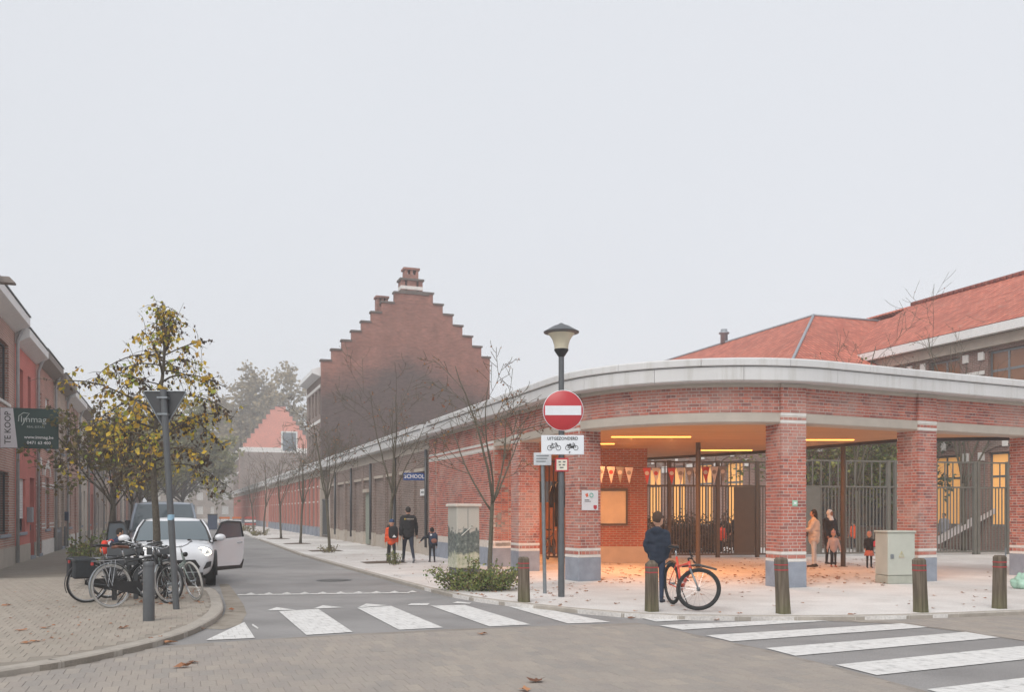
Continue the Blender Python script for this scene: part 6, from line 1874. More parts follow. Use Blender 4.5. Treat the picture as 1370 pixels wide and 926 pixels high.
for s in (-1, 1):
    mb = MB(); mb.add([(0.80*s,2.46,1.03),(0.78*s,3.7,1.04),(0.60*s,3.4,1.40),(0.655*s,2.44,1.44)], [(0,1,2,3)]); mb.build('side_window', MT['side_glass'], car)
    # doorway seen when the door stands open
    mb = MB(); mb.box(min(0.86*s, 0.912*s), max(0.86*s, 0.912*s), 1.28, 2.38, 0.30, 0.99); mb.build('door_opening', MT['cabin'], car)
    for y in (0.82, 3.38):
        wheel(car, 0.80*s, y, 0.345, 0.2, s)
        mb = MB()
        arc = [(0.905*s, y+0.42*math.cos(t), 0.345+0.42*math.sin(t)) for t in [math.pi*k/14 for k in range(-1, 16)]]
        mb.tube(arc, 0.04, 6); mb.build('wheel_arch', MT['black'], car, smooth=True)
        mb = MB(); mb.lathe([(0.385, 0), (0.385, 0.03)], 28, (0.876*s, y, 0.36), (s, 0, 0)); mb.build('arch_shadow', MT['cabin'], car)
    # headlights
    Mx = Matrix.Rotation(R(-28*s), 3, 'Z') @ Matrix.Rotation(R(14*s), 3, 'Y')
    mb = MB(); mb.ell((0.66*s, 0.22, 0.80), 0.185, 0.13, 0.105, 20, 12, M=Mx); hl = mb.build('headlight', MT['lamp_lens'], car, smooth=True)
    mb = MB(); c = Vector((0.655*s, 0.115, 0.80)); pts = []
    for k in range(17):
        t = math.pi*2*k/16; pts.append(c+Mx @ Vector((0.15*math.cos(t), -0.035+0.05*abs(math.cos(t)), 0.078*math.sin(t))))
    mb.tube(pts, 0.017, 6, cap=False); mb.build('running_light', MT['headlamp'], hl)
    mb = MB(); mb.ell(c+Vector((0.0, -0.012, 0)), 0.05, 0.03, 0.045, 12, 8); mb.build('projector', MT['headlamp'], hl, smooth=True)
    mb = MB(); mb.prism([(0.62*s, 0.40), (0.78*s, 0.46), (0.80*s, 0.58), (0.70*s, 0.56)], 0.03, 0.2, 'y'); mb.build('fog_recess', MT['black'], car)
    # mirror
    mb = MB(); mb.ell((1.03*s, 1.20, 1.07), 0.125, 0.075, 0.085, 16, 10); mr = mb.build('mirror', MT['car_white'], car, smooth=True)
    mb = MB(); mb.tube([(0.84*s, 1.22, 0.99), (0.95*s, 1.21, 1.02)], 0.035, 6); mb.build('mirror_stalk', MT['black'], mr)
mb = MB(); mb.prism([(-0.50, 0.36), (0.50, 0.36), (0.56, 0.47), (0.46, 0.62), (-0.46, 0.62), (-0.56, 0.47)], -0.012, 0.2, 'y'); mb.build('grille', MT['black'], car)
mb = MB(); mb.box(-0.62, 0.62, -0.004, 0.3, 0.235, 0.335); mb.build('lower_bumper', MT['black'], car)
mb = MB(); mb.cbox(-0.26, 0.26, -0.03, -0.013, 0.43, 0.54, 0.004); mb.build('number_plate', MT['sign_white'], car)
mb = MB(); mb.box(-0.5, 0.5, 1.5, 3.6, 0.55, 0.9)
for s in (-1, 1): mb.cbox(0.15*s-0.22, 0.15*s+0.22+0.16*(s > 0)-0.16*(s < 0)*0, 2.2, 2.35, 0.9, 1.3, 0.03)
mb.build('seats', MT['cabin'], car)
door_leaf(car, (0.86, 1.24, 0), R(40), 1, 1.12, 0.30, 1.06, 1.44, MT['car_white'])
door_leaf(car, (-0.86, 1.24, 0), R(30), -1, 1.12, 0.30, 1.0, 1.44, MT['car_white'])

# --- the van parked behind it
van = thing('parked_van', 'silver grey van with a large windscreen parked behind the white car', 'van', ST(27.6, -0.35, ROAD_Z), TH)
mb = MB(); loft(mb, [sec(0.0, 0.70, 0.36, 0.75, 0.86), sec(0.08, 0.84, 0.28, 0.86, 0.98), sec(0.35, 0.94, 0.25, 1.0, 1.10), sec(0.8, 0.95, 0.25, 1.08, 1.17), sec(1.2, 0.95, 0.25, 1.1, 1.18, 0.01), sec(4.6, 0.95, 0.25, 1.1, 1.18, 0.01), sec(4.9, 0.93, 0.3, 1.1, 1.16), sec(4.95, 0.9, 0.35, 1.05, 1.1)])
link('body', subsurf(mb.mesh('body', MT['van_grey']), 2), van)
mb = MB(); loft(mb, [roofsec(1.28, 0.70, 1.88), roofsec(1.42, 0.78, 1.95), roofsec(2.4, 0.80, 1.98), roofsec(4.6, 0.79, 1.97), roofsec(4.85, 0.76, 1.92)]); link('roof', subsurf(mb.mesh('roof', MT['van_grey']), 2), van)
mb = MB(); n = 8; v = []; f = []
for i in range(n+1):
    t = -1+2*i/n; v += [(0.88*t, 0.72-0.1*(1-t*t), 1.14), (0.83*t, 1.02-0.08*(1-t*t), 1.52), (0.74*t, 1.30-0.06*(1-t*t), 1.89)]
for i in range(n):
    for k in range(2): f.append((i*3+k, i*3+3+k, i*3+4+k, i*3+1+k))
mb.add(v, f); mb.build('windscreen', MT['windscreen'], van, smooth=True)
for s in (-1, 1):
    mb = MB(); mb.tube([(0.91*s, 0.70, 1.12), (0.86*s, 1.02, 1.52), (0.77*s, 1.34, 1.90)], 0.05, 8); mb.build('pillar', MT['van_grey'], van, smooth=True)
for s in (-1, 1):
    mb = MB(); mb.box(min(0.80*s, 0.87*s), max(0.80*s, 0.87*s), 1.6, 4.85, 1.1, 1.88); mb.build('side_panel', MT['van_grey'], van)
    mb = MB(); mb.add([(0.90*s,0.98,1.16),(0.90*s,2.1,1.16),(0.84*s,2.1,1.82),(0.84*s,1.35,1.82)], [(0,1,2,3)]); mb.build('side_window', MT['side_glass'], van)
    for y in (0.95, 3.95): wheel(van, 0.84*s, y, 0.34, 0.22, s)
    mb = MB(); mb.cbox(0.98*s-0.1, 0.98*s+0.1, 1.0, 1.1, 1.12, 1.42, 0.03); mr = mb.build('mirror', MT['black'], van)
    mb = MB(); mb.ell((0.74*s, 0.16, 0.84), 0.17, 0.1, 0.12, 14, 10); mb.build('headlight', MT['lamp_lens'], van, smooth=True)
mb = MB(); mb.box(-0.55, 0.55, -0.02, 0.1, 0.5, 0.72); mb.build('grille', MT['black'], van)
mb = MB(); mb.box(-0.7, 0.7, 0.0, 0.3, 0.26, 0.40); mb.build('bumper', MT['black'], van)
mb = MB(); mb.tube([(-0.05, 0.70, 1.18), (-0.55, 0.78, 1.30)], 0.014, 5); mb.build('wiper', MT['black'], van)

# ================================================================== BICYCLES
MT['saddle_brown'] = plain('brown_leather', S('#6b4232'), 0.6, var=0.15, scale=20)
MT['reflector'] = plain('red_reflector', S('#a02a2a'), 0.3)
MT['pannier'] = plain('pannier_cloth', S('#2b2f33'), 0.75, var=0.2, scale=15)
MT['white_tyre'] = plain('pale_tyre', S('#a9a7a2'), 0.8, var=0.12, scale=20)
def bike(name, label, rear, head, frame, r=0.345, wb=1.08, steer=0.0, lean=0.0, saddle=None, guard=True, rack=True, mud=None, pannier=None, mtb=False, tyre=None, low=False, tyre_r=None, group='bicycles parked in the left corner', stand=True, chainguard=True, simple=False):
    """rear: contact point of the rear wheel; head: heading angle of the frame"""
    t = thing(name, label, 'bicycle', rear, head, group)
    t.rotation_euler = (lean, 0, head)
    tr = tyre_r or (0.028 if mtb else 0.019)
    ns = 10 if simple else 18
    def mkwheel(c, par, M=None):
        mb = MB(); mb.M = M; mb.torus(c, (0,1,0), r-tr, tr, 40, 8); w = mb.build('wheel', tyre or MT['rubber'], par, smooth=True)
        mb = MB(); mb.M = M; mb.torus(c, (0,1,0), r-tr*2.1, 0.012, 40, 6); mb.build('rim', MT['chrome'] if not mtb else MT['black'], w, smooth=True)
        mb = MB(); mb.M = M
        for k in range(ns):
            an = 2*math.pi*k/ns; s = 0.03*(1 if k % 2 else -1)
            mb.tube([(c[0]+0.02*math.cos(an), s, c[2]+0.02*math.sin(an)), (c[0]+(r-tr*2.2)*math.cos(an+0.15), 0, c[2]+(r-tr*2.2)*math.sin(an+0.15))], 0.0016, 3, cap=False)
        mb.build('spokes', MT['chrome'], w)
        mb = MB(); mb.M = M; mb.lathe([(0.012, -0.055), (0.03, -0.035), (0.018, -0.02), (0.018, 0.02), (0.03, 0.035), (0.012, 0.055)], 12, c, (0,1,0)); mb.build('hub', MT['galv'], w, smooth=True)
        return w
    rc, fc = Vector((0,0,r)), Vector((wb,0,r))
    bb = Vector((0.43, 0, r-0.06)); st = Vector((0.25, 0, r+0.47)); ht = Vector((wb-0.27, 0, r+(0.50 if not mtb else 0.42))); hb = Vector((wb-0.21, 0, r+(0.30 if not low else 0.32)))
    mkwheel(rc, t)
    q = 0.017 if not mtb else 0.022
    mb = MB()
    mb.tube([bb, st], q, 8); mb.tube([ht, hb], q*1.3, 8); mb.tube([bb, hb], q*1.25, 8)
    if low: mb.tube([hb+Vector((-0.01,0,0.03)), Vector((0.52,0,r+0.10)), bb.lerp(st, 0.22)], q, 8)
    else: mb.tube([ht+Vector((0,0,-0.03)), st.lerp(bb, 0.16 if not mtb else 0.3)], q, 8)
    for s in (-1, 1):
        mb.tube([bb+Vector((0,0.02*s,0)), rc+Vector((0,0.06*s,0))], 0.009, 6); mb.tube([st.lerp(bb, 0.18)+Vector((0,0.015*s,0)), rc+Vector((0,0.06*s,0))], 0.008, 6)
    fr = mb.build('frame', frame, t, smooth=True)
    # steered front end
    ax = (ht-hb).normalized()
    M = Matrix.Translation(hb) @ Matrix.Rotation(steer, 4, ax) @ Matrix.Translation(-hb)
    mkwheel(fc, t, M)
    mb = MB(); mb.M = M
    for s in (-1, 1): mb.tube([hb+Vector((0.01,0.05*s,-0.02)), hb.lerp(fc, 0.6)+Vector((0.0,0.055*s,0)), fc+Vector((0,0.055*s,0))], [0.017 if mtb else 0.012, 0.016 if mtb else 0.011, 0.010], 8)
    mb.tube([hb+Vector((0.0,-0.05,-0.01)), hb+Vector((0.0,0.05,-0.01))], 0.016, 8)
    mb.build('fork', MT['galv'] if mtb else frame, t, smooth=True)
    mb = MB(); mb.M = M; top = ht+ax*(0.12 if not mtb else 0.06)
    mb.tube([ht, top], 0.014, 8)
    if mtb: hbp = [top+Vector((0.06, y, z)) for y, z in ((-0.31, 0.04), (-0.1, 0.02), (0.1, 0.02), (0.31, 0.04))]
    else: hbp = [top+Vector(v) for v in ((-0.22,-0.27,0.05), (-0.08,-0.27,0.06), (0.06,-0.12,0.02), (0.07,0,0.0), (0.06,0.12,0.02), (-0.08,0.27,0.06), (-0.22,0.27,0.05))]
    mb.tube([top, top+Vector((0.06,0,0.01))], 0.014, 8); mb.tube(hbp, 0.011, 8)
    hd = mb.build('handlebar', MT['chrome'] if not mtb else MT['black'], t, smooth=True)
    for s in (0, -1):
        a, b = hbp[s], hbp[1 if s == 0 else -2]
        mb = MB(); mb.M = M; mb.tube([a, a.lerp(b, 0.75 if not mtb else 0.5)], 0.017, 8); mb.build('grip', MT['black'], hd, smooth=True)
        if not simple:
            mb = MB(); mb.M = M; k = a.lerp(b, 0.8); mb.tube([k, k+Vector((0.05,0,-0.03)), k.lerp(a, 0.8)+Vector((0.06 if mtb else 0.02, 0, -0.05))], 0.006, 5); mb.build('brake_lever', MT['black'], hd)
    if not mtb:
        mb = MB(); mb.M = M; mb.lathe([(0.02, -0.03), (0.04, 0.0), (0.045, 0.035)], 14, ht+Vector((0.1,0,-0.02)), (1,0,0)); mb.build('headlight', MT['black'], t, smooth=True)
    # saddle
    mb = MB(); mb.tube([st, st+Vector((-0.035, 0, 0.14))], 0.013, 8); mb.build('seat_post', MT['chrome'], t, smooth=True)
    sp = st+Vector((-0.05, 0, 0.17))
    mb = MB(); v = []; f = []; secs = ((-0.13, 0.085, 0.0), (-0.09, 0.10, 0.012), (-0.02, 0.075, 0.006), (0.06, 0.04, 0.0), (0.13, 0.022, -0.004), (0.15, 0.01, -0.012))
    for x, w, z in secs:
        for k in range(8):
            an = 2*math.pi*k/8; v.append((sp.x+x, w*math.cos(an), sp.z+z+0.026*math.sin(an)))
    for i in range(len(secs)-1):
        for k in range(8): f.append((i*8+k, i*8+(k+1) % 8, i*8+8+(k+1) % 8, i*8+8+k))
    f += [tuple(range(8)), tuple(range(40, 48))[::-1]]
    mb.add(v, f); mb.build('saddle', saddle or MT['black'], t, smooth=True)
    # cranks, pedals, chain
    mb = MB(); mb.lathe([(0.09, -0.004), (0.09, 0.004)], 24, bb+Vector((0,-0.045,0)), (0,1,0)); mb.tube([bb+Vector((0,-0.06,0)), bb+Vector((0.1,-0.065,-0.13))], 0.009, 6); mb.tube([bb+Vector((0,0.06,0)), bb+Vector((-0.1,0.065,0.13))], 0.009, 6); ck = mb.build('crank', MT['galv'], t)
    for c in (bb+Vector((0.1,-0.115,-0.13)), bb+Vector((-0.1,0.115,0.13))):
        mb = MB(); mb.cbox(c.x-0.045, c.x+0.045, c.y-0.045, c.y+0.045, c.z-0.011, c.z+0.011, 0.004); mb.build('pedal', MT['black'], ck)
    if chainguard:
        mb = MB(); P = []
        for k in range(9):
            an = math.pi*(-0.5+k/8); P.append((bb.x+0.115*math.cos(an), bb.z+0.115*math.sin(an)))
        P += [(0.02, r+0.07), (-0.06, r+0.05), (-0.07, r-0.03), (0.02, r-0.06)]
        mb.prism(P, -0.06, -0.045, 'y'); mb.build('chain_case', MT['black'], t)
    def arc(c, R0, a0, a1, M_=None, par=t, mat=None):
        mb = MB(); mb.M = M_; n = 16; v = []; f = []
        for i in range(n+1):
            an = a0+(a1-a0)*i/n
            for y, k in ((-0.026, 0.0), (0, 0.010), (0.026, 0.0)): v.append((c.x+(R0+k)*math.cos(an), y, c.z+(R0+k)*math.sin(an)))
        for i in range(n):
            for k in range(2): f.append((i*3+k, i*3+k+1, i*3+k+4, i*3+k+3))
        mb.add(v, f); mb.build('mudguard', mat or MT['black'], par, smooth=True)
    if mud:
        arc(rc, r+0.022, R(10), R(205), mat=mud); arc(fc, r+0.022, R(20), R(190), M, mat=mud)
    elif mtb:
        mb = MB(); mb.M = M; mb.prism([(fc.x-0.36, fc.z+0.31), (fc.x-0.1, fc.z+r+0.03), (fc.x+0.2, fc.z+r+0.02), (fc.x+0.2, fc.z+r+0.035), (fc.x-0.1, fc.z+r+0.05)], -0.035, 0.035, 'y'); mb.build('mudguard', MT['black'], t)
        mb = MB(); mb.prism([(-0.32, r+0.30), (0.0, r+r+0.02), (0.22, r+0.34), (0.22, r+0.36), (0.0, r+r+0.04)], -0.03, 0.03, 'y'); mb.build('mudguard', MT['black'], t)
        mb = MB(); mb.tube([bb.lerp(hb, 0.35)+Vector((0, 0, 0.05)), bb.lerp(hb, 0.7)+Vector((0,0,0.05))], 0.035, 10); mb.build('bottle', frame, t, smooth=True)
    if rack:
        mb = MB(); z = r*2+0.06
        for s in (-1, 1):
            mb.tube([(0.2, 0.05*s, z), (-0.3, 0.06*s, z)], 0.006, 5); mb.tube([(-0.02, 0.06*s, r), (-0.16, 0.06*s, z)], 0.006, 5); mb.tube([(-0.02, 0.06*s, r), (0.06, 0.06*s, z)], 0.006, 5)
        for k in range(4): mb.tube([(0.12-k*0.12, -0.055, z), (0.12-k*0.12, 0.055, z)], 0.005, 5)
        mb.build('rack', MT['black'] if not guard else MT['chrome'], t)
        mb = MB(); mb.cbox(-0.33, -0.305, -0.03, 0.03, z-0.07, z-0.02, 0.005); mb.build('rear_light', MT['reflector'], t)
    if pannier:
        for s in (-1, 1):
            mb = MB(); mb.cbox(-0.30, 0.06, min(0.07*s, 0.20*s), max(0.07*s, 0.20*s), r*2-0.27, r*2+0.06, 0.03); pn = mb.build('pannier', MT['pannier'], t)
            mb = MB(); mb.cbox(-0.31, 0.07, min(0.065*s, 0.21*s), max(0.065*s, 0.21*s), r*2+0.0, r*2+0.085, 0.03); mb.build('flap', MT['pannier'], pn)
    if stand:
        mb = MB(); mb.tube([bb+Vector((-0.12, 0.05, -0.02)), Vector((0.18, 0.2, 0.01))], 0.009, 6); mb.build('kickstand', MT['black'], t)
    return t
MT['bk_black'] = plain('black_frame_paint', S('#26282a'), 0.35, var=0.08)
MT['bk_grey'] = plain('grey_frame_paint', S('#7f8a86'), 0.35, 0.2, var=0.06)
MT['bk_dark'] = plain('dark_blue_frame_paint', S('#2f3a47'), 0.35, var=0.06)
MT['bk_orange'] = plain('orange_frame_paint', S('#d8492f'), 0.3, var=0.05, coat=0.5)
def headto(p, q): return math.atan2(q.y-p.y, q.x-p.x)
p = G(150, 814); q = G(234, 806)
bike('city_bicycle', 'dark city bicycle with brown saddle and pale rear tyre at the front of the row', p, headto(p, q), MT['bk_black'], 0.365, 1.10, R(18), R(-4), MT['saddle_brown'], mud=MT['galv'], tyre=MT['white_tyre'])
p = G(117, 807); q = G(205, 801)
bike('city_bicycle', 'black bicycle with two black panniers beside the metal bollard', p, headto(p, q), MT['bk_black'], 0.36, 1.10, R(-10), R(3), mud=MT['bk_black'], pannier=True)
q = G(262, 804); p = q-(q-G(186, 800)).normalized()*1.10
bike('city_bicycle', 'grey step-through bicycle whose silver front wheel stands nearest the car', p, headto(p, q), MT['bk_grey'], 0.36, 1.10, R(-22), R(4), mud=None, low=True, tyre=MT['white_tyre'])
p = G(146, 801); q = G(226, 796)
bike('city_bicycle', 'dark blue bicycle in the middle of the row behind the rack', p, headto(p, q), MT['bk_dark'], 0.35, 1.06, R(12), R(-2), mud=MT['bk_black'], low=True)
p = G(208, 802); q = G(252, 812)
bike('city_bicycle', 'black step-through bicycle leaning on the yield sign pole', p, headto(p, q)-0.1, MT['bk_black'], 0.34, 1.02, R(30), R(6), mud=MT['bk_black'], low=True)
# bicycle racks: grey boards on posts
for (x0, x1, yb, lab) in ((141, 190, 806, 'grey board bicycle rack behind the brown saddle bicycle'), (199, 234, 803, 'shorter grey board bicycle rack beside the yield sign pole')):
    p, q = G(x0, yb), G(x1, yb-1.5)
    t = thing('bicycle_rack', lab, 'bicycle rack', p, headto(p, q), 'bicycle racks in the left corner'); L = (q-p).length
    mb = MB(); mb.cbox(0, L, 0.30, 0.38, 0.80, 0.96, 0.01); mb.build('top_board', MT['grey_metal'], t)
    mb = MB(); mb.cbox(0.02, L-0.02, 0.385, 0.43, 0.62, 0.76, 0.01); mb.build('lower_board', MT['grey_metal'], t)
    for x in (0.12, L-0.12):
        mb = MB(); mb.cbox(x-0.04, x+0.04, 0.30, 0.38, 0.0, 0.795, 0.006); mb.build('post', MT['dark_metal'], t)
# the boy's orange bicycle
p = G(900, 809); q = Vector((2.98, 14.45, 0))
bike('mountain_bicycle', 'bright orange mountain bicycle with turned front wheel beside the boy', p, headto(p, q), MT['bk_orange'], 0.36, (q-p).length, R(62), R(2), mtb=True, rack=False, chainguard=False, group='the boy and his bicycle')
# bicycles inside the store
for i, (x, y, Y, an, lab) in enumerate(((664, 752, 27.5, 1.2, 'dark bicycle parked in the store left of the first column'), (677, 750, 28.6, 1.25, 'second dark bicycle parked deeper in the store'), (733, 748, 30.0, 1.3, 'dark bicycle standing behind the slatted store gate'))):
    pp = AT(x, 700, Y); bike('parked_bicycle', lab, (pp.x, pp.y, 0), an, MT['bk_black'], 0.35, 1.05, 0.2, 0.0, mud=MT['bk_black'], simple=True, group='bicycles in the covered store')
# ================================================================== PEOPLE
def remesh(mb, name, vox=0.014, smooth=4):
    me = mb.mesh(name, [], fix=True)
    o = bpy.data.objects.new('tmp', me); COL.objects.link(o)
    m = o.modifiers.new('r', 'REMESH'); m.mode = 'VOXEL'; m.voxel_size = vox; m.use_smooth_shade = True
    s = o.modifiers.new('s', 'SMOOTH'); s.factor = 0.5; s.iterations = smooth
    dg = bpy.context.evaluated_depsgraph_get(); n = bpy.data.meshes.new_from_object(o.evaluated_get(dg)); bpy.data.objects.remove(o)
    n.name = name; n.polygons.foreach_set('use_smooth', [True]*len(n.polygons))
    return n
def capsule(mb, p, q, r0, r1, flat=1.0):
    p, q = Vector(p), Vector(q); d = (q-p); L = d.length; d.normalize()
    pts = []; rad = []
    for k in range(4):
        t = math.pi/2*k/3; pts.append(p-d*r0*math.cos(t)*0.98); rad.append(max(0.002, r0*math.sin(t)))
    for k in range(1, 4): pts.append(p.lerp(q, k/4)); rad.append(r0+(r1-r0)*k/4)
    for k in range(4):
        t = math.pi/2*k/3; pts.append(q+d*r1*math.sin(t)*0.98); rad.append(max(0.002, r1*math.cos(t)))
    mb.tube(pts, rad, 12, flat=flat)
SKIN = [plain('skin_fair', S('#c99a80'), 0.6, var=0.05), plain('skin_tan', S('#a97759'), 0.6, var=0.05)]
CL = {}
def cloth(c, v=0.12):
    if c not in CL: CL[c] = plain('cloth_'+c.strip('#'), S(c), 0.85, var=v, scale=9, bmp=0.25)
    return CL[c]
def person(label, loc, head, h, legs, arms, trousers='#2b2d33', shoes='#26282b', top='#23262b', hair='#3a2c22', hairstyle='short', skin=0, child=0.0, bulk=1.0, hood=False, coat_len=0.0, skirt=None, hat=None, hijab=None, turn=0.0, vest=None, group=None, lean=0.0, facev=True, pockets=False):
    """local +y is where the figure faces. legs = ((hip flex, knee), ...) and arms = ((swing, abduct, elbow), ...) in degrees, left then right"""
    s = h/1.75; hs = 1.0+0.32*child
    t = thing('person', label, 'person', loc, head, group)
    hipz = (0.93-0.05*child)*s; th, sh = (0.43-0.025*child)*s, (0.42-0.025*child)*s
    sz = hipz+(0.50-0.03*child)*s; sw = (0.185-0.015*child)*s
    V = Vector
    feet = []; B = MB(); fing = MB(); knees = []
    low = 1e9; J = []
    for i, (f, k) in enumerate(legs):
        sd = -1 if i == 0 else 1; f, k = R(f), R(k)
        hp = V((0.085*s*sd, 0, hipz)); kn = hp+V((0, math.sin(f), -math.cos(f)))*th; an = kn+V((0, math.sin(f-k), -math.cos(f-k)))*sh
        J.append((sd, hp, kn, an, f-k)); low = min(low, an.z)
    dz = 0.075*s-low
    for sd, hp, kn, an, ang in J:
        for v in (hp, kn, an): v.z += dz
        capsule(B, hp, kn, 0.082*s*bulk, 0.056*s); capsule(B, kn, an, 0.056*s, 0.042*s)
        toe = an+V((0.01*sd, 0.16*s*math.cos(min(0, ang)), -0.045*s+0.16*s*min(0, math.sin(ang))*0.8)); heel = an+V((0, -0.045*s, -0.04*s))
        capsule(B, heel, toe, 0.036*s, 0.034*s)
    hz = hipz+dz; sz += dz; ln = R(lean)
    def tl(v):  # lean the trunk forward about the hips
        v = V(v); v.z -= hz; v.rotate(Matrix.Rotation(-ln, 3, 'X')); v.z += hz; return v
    chest = tl((0, 0, sz-0.10*s)); pelvis = V((0, 0, hz+0.02*s)); neck = tl((0, 0.0, sz+0.05*s)); hc = tl((0, 0.015*s, sz+0.05*s+0.155*s*hs))
    capsule(B, (-0.06*s, 0, hz+0.02*s), (0.06*s, 0, hz+0.02*s), 0.105*s*bulk, 0.105*s*bulk)
    capsule(B, pelvis, chest, 0.10*s*bulk, 0.115*s*bulk)
    capsule(B, neck-V((0,0,0.03*s)), hc, 0.048*s, 0.05*s)
    Hm = Matrix.Rotation(R(turn), 3, 'Z')
    B.ell(hc, 0.076*s*hs, 0.093*s*hs, 0.112*s*hs, 20, 14, M=Hm)
    B.ell(hc+Hm @ V((0, 0.045*s*hs, -0.055*s*hs)), 0.05*s*hs, 0.045*s*hs, 0.05*s*hs, 14, 10)
    B.ell(hc+Hm @ V((0, 0.098*s*hs, -0.018*s*hs)), 0.014*s*hs, 0.022*s*hs, 0.024*s*hs, 10, 8)
    for e in (-1, 1): B.ell(hc+Hm @ V((0.078*s*hs*e, -0.005*s, -0.01*s)), 0.012*s*hs, 0.02*s*hs, 0.03*s*hs, 10, 8)
    Jk = MB()
    capsule(Jk, tl((0, 0, hz-0.04*s-coat_len*s)), tl((0, 0, sz-0.12*s)), (0.135+0.06*coat_len)*s*bulk, 0.15*s*bulk, flat=0.9)
    capsule(Jk, tl((-0.05*s, 0, hz-0.03*s-coat_len*s)), tl((-0.07*s, 0, sz-0.1*s)), 0.115*s*bulk, 0.12*s*bulk); capsule(Jk, tl((0.05*s, 0, hz-0.03*s-coat_len*s)), tl((0.07*s, 0, sz-0.1*s)), 0.115*s*bulk, 0.12*s*bulk)
    capsule(Jk, tl((-sw*0.8, 0, sz-0.03*s)), tl((sw*0.8, 0, sz-0.03*s)), 0.085*s*bulk, 0.085*s*bulk)
    capsule(Jk, tl((0, 0, sz-0.02*s)), tl((0, 0.0, sz+0.065*s)), 0.085*s, 0.068*s)
    if hood:
        Jk.ell(tl((0, -0.075*s, sz+0.03*s)), 0.12*s, 0.085*s, 0.075*s, 14, 10)
    hands = []
    for i, (f, a, e) in enumerate(arms):
        sd = -1 if i == 0 else 1; f, a, e = R(f), R(a), R(e)
        S0 = tl((sw*sd, 0, sz-0.02*s)); ua, fa_ = 0.285*s*(1-0.08*child), 0.25*s*(1-0.08*child)
        el = S0+V((math.sin(a)*sd, math.sin(f)*math.cos(a), -math.cos(f)*math.cos(a)))*ua
        a2 = a*0.55 if not pockets else -R(16)
        wr = el+V((math.sin(a2)*sd, math.sin(f+e)*math.cos(a2), -math.cos(f+e)*math.cos(a2)))*fa_
        capsule(Jk, S0, el, 0.066*s*bulk, 0.056*s*bulk); capsule(Jk, el, wr, 0.056*s*bulk, 0.044*s)
        capsule(B, S0, el, 0.045*s, 0.038*s); capsule(B, el, wr, 0.038*s, 0.028*s)
        d = (wr-el).normalized(); hp = wr+d*0.05*s
        capsule(B, wr, hp+d*0.03*s, 0.028*s, 0.032*s, flat=0.6)
        side = d.cross(V((1, 0, 0))).normalized() if abs(d.x) < 0.9 else V((0, 1, 0))
        for k, L in enumerate((0.062, 0.072, 0.067, 0.052)):
            b0_ = hp+d*0.04*s+side*(k-1.5)*0.017*s; m_ = b0_+d*L*0.55*s; e_ = m_+d*L*0.4*s+V((-0.018*sd, 0, 0))*s
            fing.tube([b0_, m_, e_], [0.0085*s, 0.008*s, 0.006*s], 6)
        b0_ = wr+d*0.02*s+side*0.03*s; fing.tube([b0_, b0_+(d+side).normalized()*0.04*s, b0_+(d*1.6+side*0.8).normalized()*0.068*s], [0.011*s, 0.0095*s, 0.007*s], 6)
        hands.append(hp+d*0.06*s)
    # body: one continuous surface, coloured by region
    me = remesh(B, 'body', 0.013*s+0.002, 3)
    mats = [SKIN[skin], cloth(trousers), cloth(shoes), cloth(top)]
    for m in mats: me.materials.append(m)
    ank = [J[0][3], J[1][3]]
    for p in me.polygons:
        c = p.center
        if c.z < hz+0.10*s:
            da = min((c-a).length for a in ank); zf = min(a.z+0.012*s for a in ank if (c-a).length < 0.4*s) if da < 0.4*s else -1
            near = min(ank, key=lambda a: (c-a).length)
            isfoot = (c-near).length < 0.24*s and c.z < near.z+0.02*s
            arm = any((c-hh).length < 0.14*s for hh in hands)
            p.material_index = 0 if arm and abs(c.x) > 0.13*s else (2 if isfoot else 1)
        elif c.z > sz+0.02*s or any((c-hh).length < 0.16*s for hh in hands): p.material_index = 0
        else: p.material_index = 3
    if fing.v and not pockets:
        fm = fing.mesh('f', []); bm = bmesh.new(); bm.from_mesh(me); bm.from_mesh(fm); bm.to_mesh(me); bm.free()
        for p in me.polygons: p.use_smooth = True
    link('body', me, t)
    jm = remesh(Jk, 'jacket', 0.014*s+0.003, 5); jm.materials.append(cloth(top))
    # soft folds in the cloth
    for v in jm.vertices:
        n = mnoise.noise(V((v.co.x*7, v.co.y*7, v.co.z*16)))*0.018*s; v.co += v.normal*n
    if vest:
        jm.materials.append(CLV)
        for p in jm.polygons:
            if abs(p.center.x) < sw*1.02 and vest[0]*s < p.center.z-hz < vest[1]*s: p.material_index = 1
    link('jacket', jm, t)
    if skirt:
        mb = MB(); z1_, z0_ = hz+0.02*s, hz-0.30*s; n = 28; v = []; f = []
        for z, r_ in ((z1_, 0.15*s), ((z0_+z1_)/2, 0.19*s), (z0_, 0.235*s)):
            for k in range(n): t_ = 2*math.pi*k/n; rr_ = r_*(1+0.06*math.cos(9*t_)); v.append((rr_*math.cos(t_), rr_*0.85*math.sin(t_), z))
        for j in range(2):
            for k in range(n): f.append((j*n+k, j*n+(k+1) % n, j*n+n+(k+1) % n, j*n+n+k))
        f += [tuple(range(n)), tuple(range(2*n, 3*n))]; mb.add(v, f); mb.build('skirt', cloth(skirt), t, smooth=True)
    hm = MB()
